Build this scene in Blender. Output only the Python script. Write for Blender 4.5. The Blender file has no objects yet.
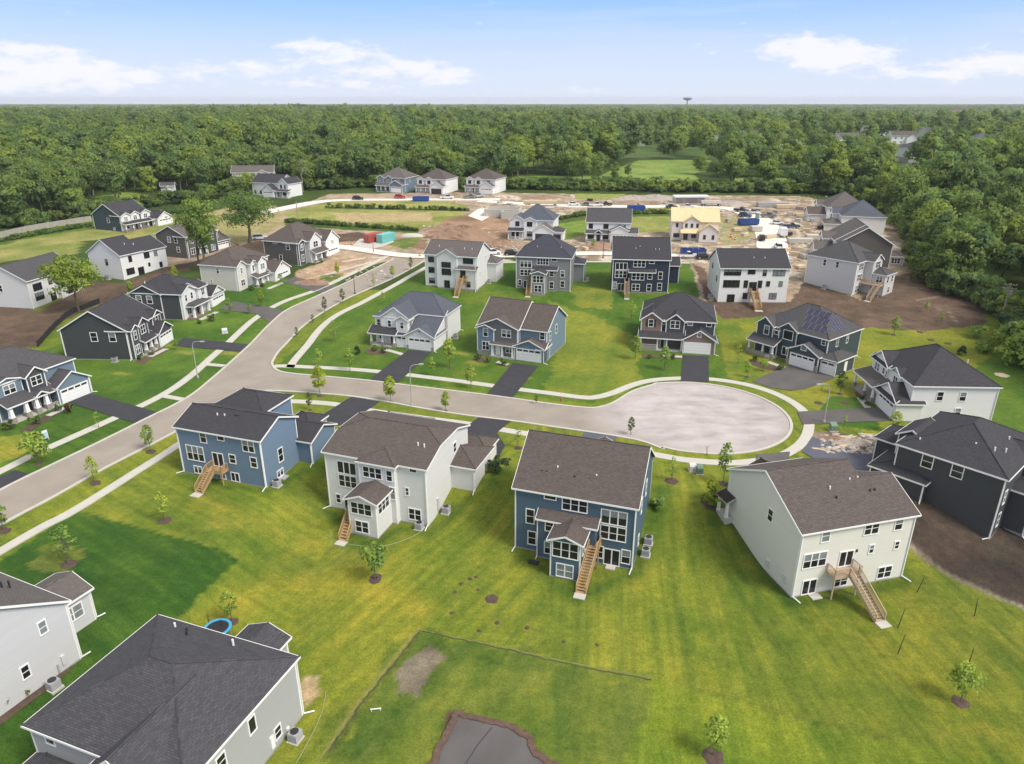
HAZE = True
import bpy, bmesh, math, random
import numpy as np
from mathutils import Vector, Matrix
from mathutils.geometry import tessellate_polygon
rnd = random.Random(7)
SC = bpy.context.scene
COL = SC.collection
R = math.radians

# ------------------------------------------------------------------ camera survey
FPX = 709.0; PITCH = math.atan((382 - 99.0) / FPX); CZ = 47.0
KN = [(-50, 0), (140, 0), (165, 1.2), (185, 3.0), (215, 4.8), (260, 6.5), (330, 8.5), (430, 10), (750, 10), (3000, 4), (9000, -25), (20000, -95)]
YR = [(-60, 92), (-40, 87.5), (-17, 78), (7, 69), (37, 63.5), (50, 66), (60, 71), (75, 82), (110, 95)]

def lerpk(K, x):
    if x <= K[0][0]: return K[0][1]
    for (a, b), (c, d) in zip(K, K[1:]):
        if x <= c: return b + (d - b) * (x - a) / (c - a)
    return K[-1][1]

def ss(a, b, x):
    t = min(1, max(0, (x - a) / (b - a))); return t * t * (3 - 2 * t)

def H(x, y):
    """height of the land"""
    s = ss(0, 12.5, lerpk(YR, x) + 12.5 - y)
    ax, ay, bx, by = -66.0, 80, -54.0, 119.0
    L = math.hypot(bx - ax, by - ay); d = ((x - ax) * (by - ay) - (y - ay) * (bx - ax)) / L
    hill = 11 * math.exp(-((x + 380) / 620) ** 2 - ((y - 1400) / 380) ** 2) if y > 300 else 0
    return lerpk(KN, y) + hill - 2.5 * s * (.28 * ss(6, 14, d) + .72 * ss(31.5, 40.5, d))

def H_np(X, Y):
    r = np.interp(Y, [k[0] for k in KN], [k[1] for k in KN])
    yr = np.interp(X, [k[0] for k in YR], [k[1] for k in YR])
    t = np.clip((yr + 12.5 - Y) / 12.5, 0, 1); s = t * t * (3 - 2 * t)
    ax, ay, bx, by = -66.0, 80, -54.0, 119.0
    L = math.hypot(bx - ax, by - ay); d = ((X - ax) * (by - ay) - (Y - ay) * (bx - ax)) / L
    t = np.clip((d - 6) / 8, 0, 1); k = np.clip((d - 31.5) / 9, 0, 1)
    r = r + np.where(Y > 300, 11 * np.exp(-((X + 380) / 620) ** 2 - ((Y - 1400) / 380) ** 2), 0)
    return r - 2.5 * s * (.28 * t * t * (3 - 2 * t) + .72 * k * k * (3 - 2 * k))

def G(px, py):
    """surveyed photo point -> point on the land (metres)"""
    u = (px - 512) / FPX; v = (382 - py) / FPX
    d = (u, math.cos(PITCH) + v * math.sin(PITCH), -math.sin(PITCH) + v * math.cos(PITCH))
    t = 20.0
    while t < 4000:
        if CZ + d[2] * t <= H(d[0] * t, d[1] * t): break
        t += 0.5
    lo, hi = t - .5, t
    for _ in range(24):
        t = (lo + hi) / 2
        if CZ + d[2] * t <= H(d[0] * t, d[1] * t): hi = t
        else: lo = t
    return Vector((d[0] * t, d[1] * t, H(d[0] * t, d[1] * t)))

def proj(x, y, z):
    z -= CZ
    dep = y * math.cos(PITCH) - z * math.sin(PITCH); up = y * math.sin(PITCH) + z * math.cos(PITCH)
    if dep < 1: return (-9999, 9999)
    return (512 + FPX * x / dep, 382 - FPX * up / dep)

cam = bpy.data.cameras.new('camera'); co = bpy.data.objects.new('camera', cam); COL.objects.link(co)
co.location = (0, 0, CZ); co.rotation_euler = (R(90) - PITCH, 0, 0)
cam.sensor_fit = 'HORIZONTAL'; cam.sensor_width = 36; cam.lens = 36 * FPX / 1024
cam.clip_start = 1; cam.clip_end = 40000
SC.camera = co
SC.view_settings.view_transform = 'Standard'
try: SC.view_settings.look = 'None'
except Exception: pass
SC.view_settings.gamma = 1; SC.view_settings.exposure = EXPOSURE = 0.86
SC.cycles.use_denoising = True
SC.cycles.max_bounces = 5; SC.cycles.diffuse_bounces = 3; SC.cycles.glossy_bounces = 2
SC.cycles.transmission_bounces = 2; SC.cycles.volume_bounces = 0; SC.cycles.caustics_reflective = False
SC.cycles.caustics_refractive = False

# ------------------------------------------------------------------ tags
def tag(o, label=None, cat=None, group=None, kind=None):
    if label: o['label'] = label
    if cat: o['category'] = cat
    if group: o['group'] = group
    if kind: o['kind'] = kind
    return o

def empty(name, loc, rz=0):
    o = bpy.data.objects.new(name, None); COL.objects.link(o)
    o.location = loc; o.rotation_euler = (0, 0, rz); o.empty_display_size = .5
    return o

def copy_tree(o, parent=None):
    c = o.copy(); COL.objects.link(c)
    if parent: c.parent = parent
    for ch in list(o.children): copy_tree(ch, c)
    return c

# ------------------------------------------------------------------ mesh collector
class MB:
    def __init__(s): s.v = []; s.f = []; s.uv = []
    def poly(s, pts, uv=None):
        n = len(s.v); s.v += [tuple(p) for p in pts]; s.f.append(tuple(range(n, n + len(pts)))); s.uv.append(uv); return s
    def box(s, x0, x1, y0, y1, z0, z1):
        n = len(s.v)
        s.v += [(x, y, z) for z in (z0, z1) for x, y in ((x0, y0), (x1, y0), (x1, y1), (x0, y1))]
        for f in ((3, 2, 1, 0), (4, 5, 6, 7), (0, 1, 5, 4), (1, 2, 6, 5), (2, 3, 7, 6), (3, 0, 4, 7)):
            s.f.append(tuple(n + i for i in f)); s.uv.append(None)
        return s
    def slab(s, pts, d, uv=None):
        """polygon pts (top), thickened by vector d"""
        d = Vector(d); n = len(s.v); k = len(pts)
        s.v += [tuple(p) for p in pts] + [tuple(Vector(p) + d) for p in pts]
        s.f.append(tuple(range(n, n + k))); s.uv.append(uv)
        s.f.append(tuple(range(n + 2 * k - 1, n + k - 1, -1))); s.uv.append(uv[::-1] if uv else None)
        for i in range(k):
            j = (i + 1) % k; s.f.append((n + i, n + k + i, n + k + j, n + j)); s.uv.append(None)
        return s
    def tube(s, p, q, r0, r1=None, n=6, cap=True):
        r1 = r0 if r1 is None else r1; p = Vector(p); q = Vector(q); d = (q - p)
        if d.length < 1e-6: return s
        d.normalize(); a = d.orthogonal().normalized(); b = d.cross(a); k = len(s.v)
        for c, r in ((p, r0), (q, r1)):
            for i in range(n):
                t = 2 * math.pi * i / n; s.v.append(tuple(c + a * math.cos(t) * r + b * math.sin(t) * r))
        for i in range(n):
            j = (i + 1) % n; s.f.append((k + i, k + j, k + n + j, k + n + i)); s.uv.append(None)
        if cap:
            s.f.append(tuple(range(k + n - 1, k - 1, -1))); s.uv.append(None)
            s.f.append(tuple(range(k + n, k + 2 * n))); s.uv.append(None)
        return s
    def bar(s, p, q, w, h):
        """rectangular bar from p to q, w wide sideways, h tall"""
        p = Vector(p); q = Vector(q); d = (q - p).normalized()
        a = Vector((-d.y, d.x, 0))
        if a.length < 1e-4: a = Vector((1, 0, 0))
        a.normalize(); b = d.cross(a); a = a * w / 2; b = b * h / 2; n = len(s.v)
        for c in (p, q): s.v += [tuple(c - a - b), tuple(c + a - b), tuple(c + a + b), tuple(c - a + b)]
        for f in ((3, 2, 1, 0), (4, 5, 6, 7), (0, 1, 5, 4), (1, 2, 6, 5), (2, 3, 7, 6), (3, 0, 4, 7)):
            s.f.append(tuple(n + i for i in f)); s.uv.append(None)
        return s
    def lathe(s, prof, cx=0, cy=0, n=12):
        k = len(s.v)
        for r, z in prof:
            for i in range(n):
                t = 2 * math.pi * i / n; s.v.append((cx + r * math.cos(t), cy + r * math.sin(t), z))
        for a in range(len(prof) - 1):
            for i in range(n):
                j = (i + 1) % n; s.f.append((k + a * n + i, k + a * n + j, k + (a + 1) * n + j, k + (a + 1) * n + i)); s.uv.append(None)
        s.f.append(tuple(range(k + n - 1, k - 1, -1))); s.uv.append(None)
        m = k + (len(prof) - 1) * n; s.f.append(tuple(range(m, m + n))); s.uv.append(None)
        return s
    def mesh(s, name, mat, smooth=False, recalc=True):
        m = bpy.data.meshes.new(name); m.from_pydata(s.v, [], s.f)
        if any(u for u in s.uv):
            l = m.uv_layers.new(name='UVMap')
            for p, u in zip(m.polygons, s.uv):
                if u:
                    for li, c in zip(p.loop_indices, u): l.data[li].uv = c
        for mm in (mat if isinstance(mat, (list, tuple)) else [mat]): m.materials.append(mm)
        if recalc:
            b = bmesh.new(); b.from_mesh(m); bmesh.ops.recalc_face_normals(b, faces=b.faces); b.to_mesh(m); b.free()
        if smooth:
            for p in m.polygons: p.use_smooth = True
        return m
    def build(s, name, mat, parent=None, loc=None, rz=0, smooth=False, recalc=True):
        if not s.f: return None
        return link(name, s.mesh(name, mat, smooth, recalc), parent, loc, rz)

def link(name, mesh, parent=None, loc=None, rz=0):
    o = bpy.data.objects.new(name, mesh); COL.objects.link(o)
    if parent: o.parent = parent
    if loc is not None: o.location = loc
    if rz: o.rotation_euler = (0, 0, rz)
    return o

# ------------------------------------------------------------------ materials
class NT:
    def __init__(s, name):
        s.m = bpy.data.materials.new(name); s.m.use_nodes = True; s.t = s.m.node_tree; s.b = s.t.nodes['Principled BSDF']
    def n(s, typ, **kw):
        x = s.t.nodes.new(typ)
        for k, v in kw.items():
            if k.startswith('_'): setattr(x, k[1:], v)
            else:
                i = x.inputs[int(k[1:])] if k[0] == 'i' and k[1:].isdigit() else x.inputs[k.replace('__', ' ')]
                if hasattr(v, 'is_output'): s.t.links.new(v, i)
                else: i.default_value = v
        return x
    def l(s, a, b): s.t.links.new(a, b)
    def mix(s, f, a, b, blend='MIX'):
        x = s.t.nodes.new('ShaderNodeMix'); x.data_type = 'RGBA'; x.blend_type = blend
        for i, v in ((0, f), (6, a), (7, b)):
            if hasattr(v, 'is_output'): s.t.links.new(v, x.inputs[i])
            else: x.inputs[i].default_value = v if i == 0 or len(v) == 4 else (*v, 1)
        return x.outputs[2]
    def ramp(s, f, stops):
        x = s.t.nodes.new('ShaderNodeValToRGB'); s.l(f, x.inputs[0]); e = x.color_ramp.elements
        while len(e) < len(stops): e.new(.5)
        for el, (p, c) in zip(e, stops): el.position = p; el.color = (c, c, c, 1) if isinstance(c, (int, float)) else (*c, 1)
        return x.outputs[0]
    def base(s, c, rough=.6, spec=None):
        if hasattr(c, 'is_output'): s.l(c, s.b.inputs['Base Color'])
        else: s.b.inputs['Base Color'].default_value = (*c, 1)
        s.b.inputs['Roughness'].default_value = rough
        if spec is not None: s.b.inputs['Specular IOR Level'].default_value = spec
        return s.m
    def bump(s, h, st=.3, d=.02):
        x = s.n('ShaderNodeBump', Strength=st, Distance=d); s.l(h, x.inputs['Height']); s.l(x.outputs[0], s.b.inputs['Normal'])
    def obj(s): return s.n('ShaderNodeTexCoord').outputs['Object']
    def gen(s): return s.n('ShaderNodeNewGeometry').outputs['Position']

def c3(c, k): return tuple(min(1, x * k) for x in c)

def m_plain(name, c, rough=.6, spec=None, var=.12, sc=3.0):
    t = NT(name); nz = t.n('ShaderNodeTexNoise', Vector=t.gen(), Scale=sc, Detail=4)
    return t.base(t.mix(nz.outputs['Fac'], c3(c, 1 - var), c3(c, 1 + var)), rough, spec)

def m_siding(name, c, vert=False, step=.18):
    """lap siding / board and batten: grooves cut by bump, faint board to board tone, weathering"""
    t = NT(name); o = t.obj(); sp = t.n('ShaderNodeSeparateXYZ', Vector=o)
    if vert:
        z = t.n('ShaderNodeMath', _operation='ADD', i0=sp.outputs[0], i1=sp.outputs[1]).outputs[0]
    else: z = sp.outputs[2]
    m = t.n('ShaderNodeMath', _operation='DIVIDE', i0=z, i1=step); fl = t.n('ShaderNodeMath', _operation='FLOOR', i0=m.outputs[0])
    fr = t.n('ShaderNodeMath', _operation='FRACT', i0=m.outputs[0])
    wn = t.n('ShaderNodeTexWhiteNoise', _noise_dimensions='1D', W=fl.outputs[0])
    nz = t.n('ShaderNodeTexNoise', Vector=o, Scale=.5, Detail=5, Roughness=.6)
    col = t.mix(wn.outputs[0], c3(c, .965), c3(c, 1.02))
    col = t.mix(nz.outputs['Fac'], col, t.mix(.5, c3(c, .9), col)) 
    gr = t.ramp(fr.outputs[0], [(0, .0), (.10, 1.0), (1, 1)])
    col = t.mix(gr, c3(c, .80), col)
    t.bump(fr.outputs[0] if not vert else gr, .35, .02)
    return t.base(col, .62, .3)

def m_shingle(name, c, var=.3):
    t = NT(name); uv = t.n('ShaderNodeUVMap').outputs[0]
    br = t.n('ShaderNodeTexBrick', Vector=uv, Scale=1.0, **{'Mortar Size': .03, 'Brick Width': .42, 'Row Height': .17, 'Mortar Smooth': .2, 'Bias': 0.0})
    br.inputs['Color1'].default_value = (*c3(c, 1 - var), 1); br.inputs['Color2'].default_value = (*c3(c, 1 + var), 1)
    br.inputs['Mortar'].default_value = (*c3(c, .5), 1)
    nz = t.n('ShaderNodeTexNoise', Vector=uv, Scale=5.0, Detail=5, Roughness=.8)
    n2 = t.n('ShaderNodeTexNoise', Vector=uv, Scale=.35, Detail=3)
    col = t.mix(t.ramp(nz.outputs['Fac'], [(.34, 0), (.66, 1)]), t.mix(.3, br.outputs[0], c3(c, .5)), t.mix(.3, br.outputs[0], c3(c, 1.7)))
    col = t.mix(t.ramp(n2.outputs['Fac'], [(.3, 0), (.7, .35)]), col, c3(c, .8))
    t.bump(br.outputs['Fac'], .4, .02)
    return t.base(col, .85, .25)

M = {}
M['white'] = m_plain('white_trim_paint', (.84, .83, .81), .5, .3, .04)
M['white_wall'] = m_siding('white_siding', (.80, .79, .775))
M['ivory_wall'] = m_siding('ivory_siding', (.755, .725, .655))
M['beige_wall'] = m_siding('beige_siding', (.68, .64, .58))
M['pearl_wall'] = m_siding('light_grey_siding', (.72, .71, .695))
M['silver_wall'] = m_siding('pale_grey_siding', (.60, .60, .605))
M['grey_wall'] = m_siding('grey_siding', (.23, .235, .245))
M['batten_grey'] = m_siding('grey_batten_siding', (.15, .155, .17), True, .4)
M['batten_white'] = m_siding('white_batten_siding', (.74, .73, .715), True, .4)
M['stone_grey_wall'] = m_siding('warm_grey_siding', (.43, .43, .42))
M['sky_wall'] = m_siding('light_blue_siding', (.165, .235, .33))
M['blue_wall'] = m_siding('slate_blue_siding', (.085, .135, .19))
M['steel_wall'] = m_siding('steel_blue_siding', (.17, .23, .29))
M['navy_wall'] = m_siding('navy_siding', (.032, .042, .072))
M['char_wall'] = m_siding('charcoal_siding', (.066, .070, .076))
M['teal_wall'] = m_siding('dark_teal_siding', (.055, .078, .092))
M['iron_wall'] = m_siding('iron_grey_siding', (.075, .08, .088))
M['taupe_wall'] = m_siding('taupe_siding', (.125, .115, .105))
M['sheath_wall'] = m_plain('house_wrap', (.66, .62, .58), .7, None, .08, .8)
M['roof_brown'] = m_shingle('brown_shingles', (.115, .094, .084), .32)
M['roof_black'] = m_shingle('charcoal_shingles', (.056, .054, .061), .28)
M['roof_grey'] = m_shingle('grey_shingles', (.085, .082, .086), .25)
M['roof_blue'] = m_shingle('blue_grey_shingles', (.10, .11, .135), .22)
M['roof_slate'] = m_shingle('slate_grey_shingles', (.074, .072, .079), .36)
M['roof_navy'] = m_shingle('blue_black_shingles', (.060, .061, .078), .22)
M['roof_taupe'] = m_shingle('taupe_shingles', (.135, .118, .11), .25)
M['roof_deck'] = m_plain('bare_roof_boards', (.68, .52, .30), .8, None, .12, .7)
M['found'] = m_plain('foundation_concrete', (.30, .29, .28), .85, None, .2, 1.2)
M['timber'] = m_plain('treated_timber', (.44, .29, .145), .75, None, .22, 2.0)
M['timber_pale'] = m_plain('weathered_timber', (.45, .34, .23), .75, None, .2, 2.0)
M['concrete'] = m_plain('pale_concrete', (.50, .475, .42), .85, None, .12, .9)
M['asphalt'] = m_plain('new_asphalt', (.045, .045, .052), .85, .3, .25, .6)
M['asphalt_old'] = m_plain('greyed_asphalt', (.118, .110, .106), .95, .1, .32, .35)
M['asphalt_blue'] = m_plain('blue_grey_asphalt', (.10, .107, .135), .8, .3, .12, .3)
M['mulch'] = m_plain('bark_mulch', (.085, .055, .042), .95, None, .6, 2.2)
M['mulch_red'] = m_plain('red_bark_mulch', (.115, .07, .052), .95, None, .6, 2.2)
M['stone'] = m_plain('cut_stone', (.30, .275, .245), .85, None, .35, 4)
M['brick'] = m_plain('brown_brick', (.235, .165, .135), .85, None, .25, 6)
M['metal'] = m_plain('grey_metal', (.38, .38, .39), .45, .5, .1)
M['dark_metal'] = m_plain('dark_metal', (.03, .03, .032), .5, .5, .1)
M['door_dark'] = m_plain('dark_door_paint', (.03, .03, .035), .4, .5, .1)
M['wood_pole'] = m_plain('pole_timber', (.33, .28, .23), .85, None, .25, 3)
M['bark'] = m_plain('tree_bark', (.13, .105, .085), .9, None, .35, 3)
M['bark_pale'] = m_plain('pale_bark', (.24, .21, .18), .9, None, .35, 3)
M['rubber'] = m_plain('tyre_rubber', (.02, .02, .02), .8)
M['blue_paint'] = m_plain('blue_skip_paint', (.02, .08, .36), .5, .5, .2, 1.0)
M['navy_paint'] = m_plain('navy_skip_paint', (.02, .055, .22), .5, .5, .2, 1.0)
M['red_paint'] = m_plain('red_container_paint', (.40, .075, .055), .55, .4, .15, .8)
M['teal_paint'] = m_plain('teal_container_paint', (.17, .50, .47), .55, .4, .12, .8)
M['fabric_blue'] = m_plain('blue_pad_vinyl', (.06, .35, .60), .5)
M['black_net'] = m_plain('black_mat', (.02, .02, .025), .8)
M['fence_wood'] = m_plain('weathered_fence_boards', (.36, .33, .28), .85, None, .25, 1.0)
M['fence_black'] = m_plain('black_silt_fabric', (.022, .022, .024), .8)
M['solar'] = m_plain('solar_cells', (.020, .02, .055), .12, .8, .25, 1.5)
M['orange'] = m_plain('orange_plastic', (.60, .12, .03), .6)
M['lumber'] = m_plain('stacked_lumber', (.58, .46, .31), .8, None, .3, 1.5)
M['rock'] = m_plain('broken_rock', (.36, .31, .27), .9, None, .35, 1.5)
M['soil'] = m_plain('heaped_soil', (.27, .175, .115), .95, None, .4, .35)
def m_glass(name, c, rough=.08):
    t = NT(name); nz = t.n('ShaderNodeTexNoise', Vector=t.gen(), Scale=1.3, Detail=3)
    return t.base(t.mix(nz.outputs['Fac'], c3(c, .5), c3(c, 1.6)), rough, .5)
M['glass'] = m_glass('window_glass', (.016, .017, .02))
M['glass_blind'] = m_glass('glass_over_blinds', (.20, .22, .23), .2)
M['glass_car'] = m_glass('car_glass', (.02, .022, .025))

def m_paint(name, c): return m_plain(name, c, .25, .6, .03)
CARP = {'white': m_paint('white_car_paint', (.75, .75, .75)), 'black': m_paint('black_car_paint', (.02, .02, .023)),
        'grey': m_paint('grey_car_paint', (.16, .165, .175)), 'red': m_paint('red_car_paint', (.40, .02, .025)),
        'blue': m_paint('dark_blue_car_paint', (.03, .06, .12)), 'silver': m_paint('silver_car_paint', (.42, .43, .45))}

def m_leaf(name, c, hv=.5):
    """foliage: tone differs leaf clump by leaf clump and tree by tree"""
    t = NT(name); oi = t.n('ShaderNodeObjectInfo'); a = t.n('ShaderNodeAttribute', _attribute_name='tone')
    warm = (c[0] * 1.55, c[1] * 1.30, c[2] * .95); cool = (c[0] * .48, c[1] * .66, c[2] * 1.05)
    k_ = lambda r, g, b: (min(1, c[0] * r), min(1, c[1] * g), min(1, c[2] * b))
    col = t.ramp(oi.outputs['Random'], [(0, k_(.40, .58, 1.05)), (.28, k_(.66, .80, 1.1)), (.6, k_(1, 1, 1)), (.86, k_(1.35, 1.22, .95)), (.96, k_(1.9, 1.55, .8))])
    col = t.mix(a.outputs['Fac'], t.mix(.5, col, c3(cool, .6)), t.mix(.45, col, c3(warm, 1.4)))
    t.base(col, .6, .2)
    tr = t.n('ShaderNodeBsdfTranslucent'); t.l(t.mix(.5, t.mix(1, col, (1.5, 1.5, 1.3), 'MULTIPLY'), (.20, .30, .05)), tr.inputs[0])
    mx = t.n('ShaderNodeMixShader', i0=.46); t.l(t.b.outputs[0], mx.inputs[1]); t.l(tr.outputs[0], mx.inputs[2])
    t.l(mx.outputs[0], t.t.nodes['Material Output'].inputs[0])
    return t.m
M['leaf'] = m_leaf('woodland_leaves', (.18, .265, .078))
M['leaf_far'] = m_leaf('distant_woodland_leaves', (.195, .275, .105))
M['leaf_young'] = m_leaf('young_tree_leaves', (.33, .45, .09))
M['leaf_oak'] = m_leaf('oak_leaves', (.205, .30, .07))
M['leaf_lime'] = m_leaf('lime_green_leaves', (.33, .42, .05))
M['leaf_dark'] = m_leaf('dark_shrub_leaves', (.10, .15, .05))
M['needle'] = m_leaf('spruce_needles', (.03, .07, .03))
M['leaf_red'] = m_leaf('purple_shrub_leaves', (.07, .03, .03))
M['bloom'] = m_leaf('cream_blossom', (.55, .55, .40))
# ------------------------------------------------------------------ daylight
SUN_EL, SUN_AZ = R(50), R(124)          # azimuth clockwise from +Y (the view direction)
w = bpy.data.worlds.new('World'); SC.world = w; w.use_nodes = True
nt = w.node_tree; nt.nodes.clear()
def wn(typ, **kw):
    x = nt.nodes.new(typ)
    for k, v in kw.items():
        if k.startswith('_'): setattr(x, k[1:], v)
        else:
            i = x.inputs[int(k[1:])]
            if hasattr(v, 'is_output'): nt.links.new(v, i)
            else: i.default_value = v
    return x
def wm(op, a, b=0.0, c=0.0): 
    x = wn('ShaderNodeMath', _operation=op, i0=a, i1=b)
    if op in ('MULTIPLY_ADD', 'SMOOTH_MIN'): x.inputs[2].default_value = c
    return x.outputs[0]
sky = wn('ShaderNodeTexSky'); sky.sky_type = 'NISHITA'; sky.sun_disc = False
sky.sun_elevation = SUN_EL; sky.sun_rotation = SUN_AZ; sky.air_density = 1.0; sky.dust_density = .6; sky.ozone_density = 2.0
tc = wn('ShaderNodeTexCoord'); sp = wn('ShaderNodeSeparateXYZ', i0=tc.outputs['Generated'])
az = wm('ARCTAN2', sp.outputs[0], sp.outputs[1]); el = wm('ARCSINE', sp.outputs[2])
def noise(kx, ky, off, detail=6, rough=.55):
    v = wn('ShaderNodeCombineXYZ', i0=wm('MULTIPLY', az, kx), i1=wm('MULTIPLY', el, ky), i2=off)
    x = wn('ShaderNodeTexNoise'); nt.links.new(v.outputs[0], x.inputs['Vector']); x.inputs['Scale'].default_value = 1
    x.inputs['Detail'].default_value = detail; x.inputs['Roughness'].default_value = rough
    return x.outputs['Fac']
cum = noise(30, 85, 3.1, 8, .6); wisp = noise(3.0, 34, 9.4, 6, .6); veil = noise(4, 22, 5.0, 4)
def bank(a0, e0, wa, we, k):
    """a bank of cumulus standing round azimuth a0, elevation e0 (degrees)"""
    da = wm('DIVIDE', wm('SUBTRACT', az, R(a0)), R(wa)); de = wm('DIVIDE', wm('SUBTRACT', el, R(e0)), R(we))
    r2 = wm('ADD', wm('MULTIPLY', da, da), wm('MULTIPLY', de, de))
    return wm('MULTIPLY', wm('EXPONENT', wm('MULTIPLY', r2, -1.0)), k)
banks = [(-25, 1.7, 5, .6, .22), (-14, 1.0, 4, .5, .22), (-9, .8, 4, .4, .2), (-35, .8, 6, .5, .2), (-31, 3.0, 2.4, .4, .22), (-15, 3.4, 1.6, .4, .24), (28, 1.4, 5, .5, .26), (21.5, 2.4, 1.4, .7, .3), (-33, 2.2, 5.5, .9, .42), (-29, 1.0, 6, .7, .3), (-39, 1.2, 4, .8, .36), (-18, 2.0, 4.0, .7, .26), (-12.5, 3.1, 4, 0.9, .34), (-7.5, 2.0, 4.5, .7, .38), (-4, 1.5, 2.5, .5, .28),
         (20, 3.4, 2.6, .9, .46), (23.5, 2.7, 3, .8, .42), (14, 3.1, 1.1, .5, .30), (33, 2.1, 5, .7, .44), (40, 2.0, 4, .7, .4), (5, .7, 3, .3, .22), (-48, 3, 8, 1.5, .4), (52, 3, 9, 1.5, .4)]
s = None
for b in banks:
    x = bank(*b); s = x if s is None else wm('ADD', s, x)
dens = wm('SUBTRACT', wm('ADD', cum, s), .635)
mr = wn('ShaderNodeMapRange', i0=dens, i1=0.0, i2=.30, i3=0.0, i4=.85)
mr.interpolation_type = 'SMOOTHSTEP'
wr = wn('ShaderNodeMapRange', i0=wisp, i1=.48, i2=.78, i3=0.0, i4=.5)
vr = wn('ShaderNodeMapRange', i0=el, i1=R(0), i2=R(5.5), i3=.62, i4=0.0)
vv = wm('MULTIPLY', vr.outputs[0], wm('ADD', veil, .45))
def wmix(f, a, b):
    x = nt.nodes.new('ShaderNodeMix'); x.data_type = 'RGBA'
    for i, v in ((0, f), (6, a), (7, b)):
        if hasattr(v, 'is_output'): nt.links.new(v, x.inputs[i])
        else: x.inputs[i].default_value = v
    return x.outputs[2]
SKYK = 0.115
hue = wmix(1.0, sky.outputs[0], (.92, 1.0, 1.10, 1)); nt.nodes[-1].blend_type = 'MULTIPLY'
lo = wn('ShaderNodeMapRange', i0=el, i1=R(.2), i2=R(7.0), i3=0.0, i4=1.0)
lowsky = wmix(lo.outputs[0], (3.55, 3.95, 4.75, 1), (1.55, 2.75, 4.9, 1))           # haze paling the blue towards the horizon
lf = wn('ShaderNodeMapRange', i0=el, i1=R(7), i2=R(16), i3=.92, i4=0.0)
c1 = wmix(lf.outputs[0], hue, lowsky)
deck = wn('ShaderNodeMapRange', i0=wm('ADD', el, wm('MULTIPLY', veil, .12)), i1=R(13), i2=R(24), i3=0.0, i4=.80)
c1 = wmix(deck.outputs[0], c1, (4.45, 4.28, 4.08, 1))                                # thin bright cloud overhead
c1 = wmix(wr.outputs[0], c1, (3.5, 3.9, 4.75, 1))
c1 = wmix(vv, c1, (3.75, 4.0, 4.75, 1))
c1 = wmix(mr.outputs[0], c1, (4.75, 4.72, 4.85, 1))
bg = wn('ShaderNodeBackground', i0=c1, i1=SKYK); ow = wn('ShaderNodeOutputWorld'); nt.links.new(bg.outputs[0], ow.inputs[0])

sl = bpy.data.lights.new('sun', 'SUN'); sl.energy = 2.1; sl.angle = R(22); sl.color = (1, .94, .85)
so = bpy.data.objects.new('sun', sl); COL.objects.link(so); so.location = (60, -30, 120)
sd = Vector((math.sin(SUN_AZ) * math.cos(SUN_EL), math.cos(SUN_AZ) * math.cos(SUN_EL), math.sin(SUN_EL)))
so.rotation_euler = (-sd).to_track_quat('-Z', 'Y').to_euler()
# ------------------------------------------------------------------ land
def vnoise(X, Y, s, seed):
    X = np.asarray(X) / s + seed * 17.3; Y = np.asarray(Y) / s - seed * 9.7
    xi = np.floor(X).astype(np.int64); yi = np.floor(Y).astype(np.int64); fx = X - xi; fy = Y - yi
    def h(a, b):
        n = (a * 374761393 + b * 668265263 + seed * 982451653) & 0xffffffff
        n = ((n ^ (n >> 13)) * 1274126177) & 0xffffffff
        return ((n ^ (n >> 16)) & 0xffff) / 65535.0
    fx = fx * fx * (3 - 2 * fx); fy = fy * fy * (3 - 2 * fy)
    return (h(xi, yi) * (1 - fx) + h(xi + 1, yi) * fx) * (1 - fy) + (h(xi, yi + 1) * (1 - fx) + h(xi + 1, yi + 1) * fx) * fy
def fnoise(X, Y, s, seed, o=4):
    r = 0; a = .5; t = 0
    for k in range(o): r = r + a * vnoise(X, Y, s / 2 ** k, seed + k); t += a; a *= .55
    return r / t
def inpoly(X, Y, P):
    r = np.zeros(X.shape, bool); n = len(P); j = n - 1
    for i in range(n):
        xi, yi = P[i][0], P[i][1]; xj, yj = P[j][0], P[j][1]
        if yi != yj: r ^= ((yi > Y) != (yj > Y)) & (X < (xj - xi) * (Y - yi) / (yj - yi) + xi)
        j = i
    return r
def dline(X, Y, P):
    d = np.full(X.shape, 1e9)
    for (a, b) in zip(P, P[1:]):
        vx, vy = b[0] - a[0], b[1] - a[1]; L = vx * vx + vy * vy + 1e-9
        t = np.clip(((X - a[0]) * vx + (Y - a[1]) * vy) / L, 0, 1)
        d = np.minimum(d, np.hypot(X - a[0] - t * vx, Y - a[1] - t * vy))
    return d
def GP(L): return [tuple(G(*q)) for q in L]

def axis(segs):
    a = [segs[0][0]]
    for s, e, d0, d1 in segs:
        while a[-1] < e - 1e-6:
            t = (a[-1] - s) / (e - s); a.append(min(e, a[-1] + d0 + (d1 - d0) * t))
    return np.array(a)
xs = axis([(0, 85, .5, .5), (85, 140, .5, 2), (140, 400, 2, 12), (400, 2000, 12, 120), (2000, 8900, 120, 1200)])
xs = np.concatenate([-xs[:0:-1], xs])
ys = axis([(-150, 30, 30, 1), (30, 190, .5, .5), (190, 340, .6, 1.2), (340, 600, 1.2, 10), (600, 3000, 10, 150), (3000, 9400, 150, 1200)])
TRK = []
GX, GY = np.meshgrid(xs, ys); GZ = H_np(GX, GY)
X = GX.ravel(); Y = GY.ravel()
n1 = fnoise(X, Y, 9, 3); n2 = fnoise(X, Y, 2.2, 11); n3 = fnoise(X, Y, 28, 21); n4 = vnoise(X, Y, .9, 5)
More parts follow.
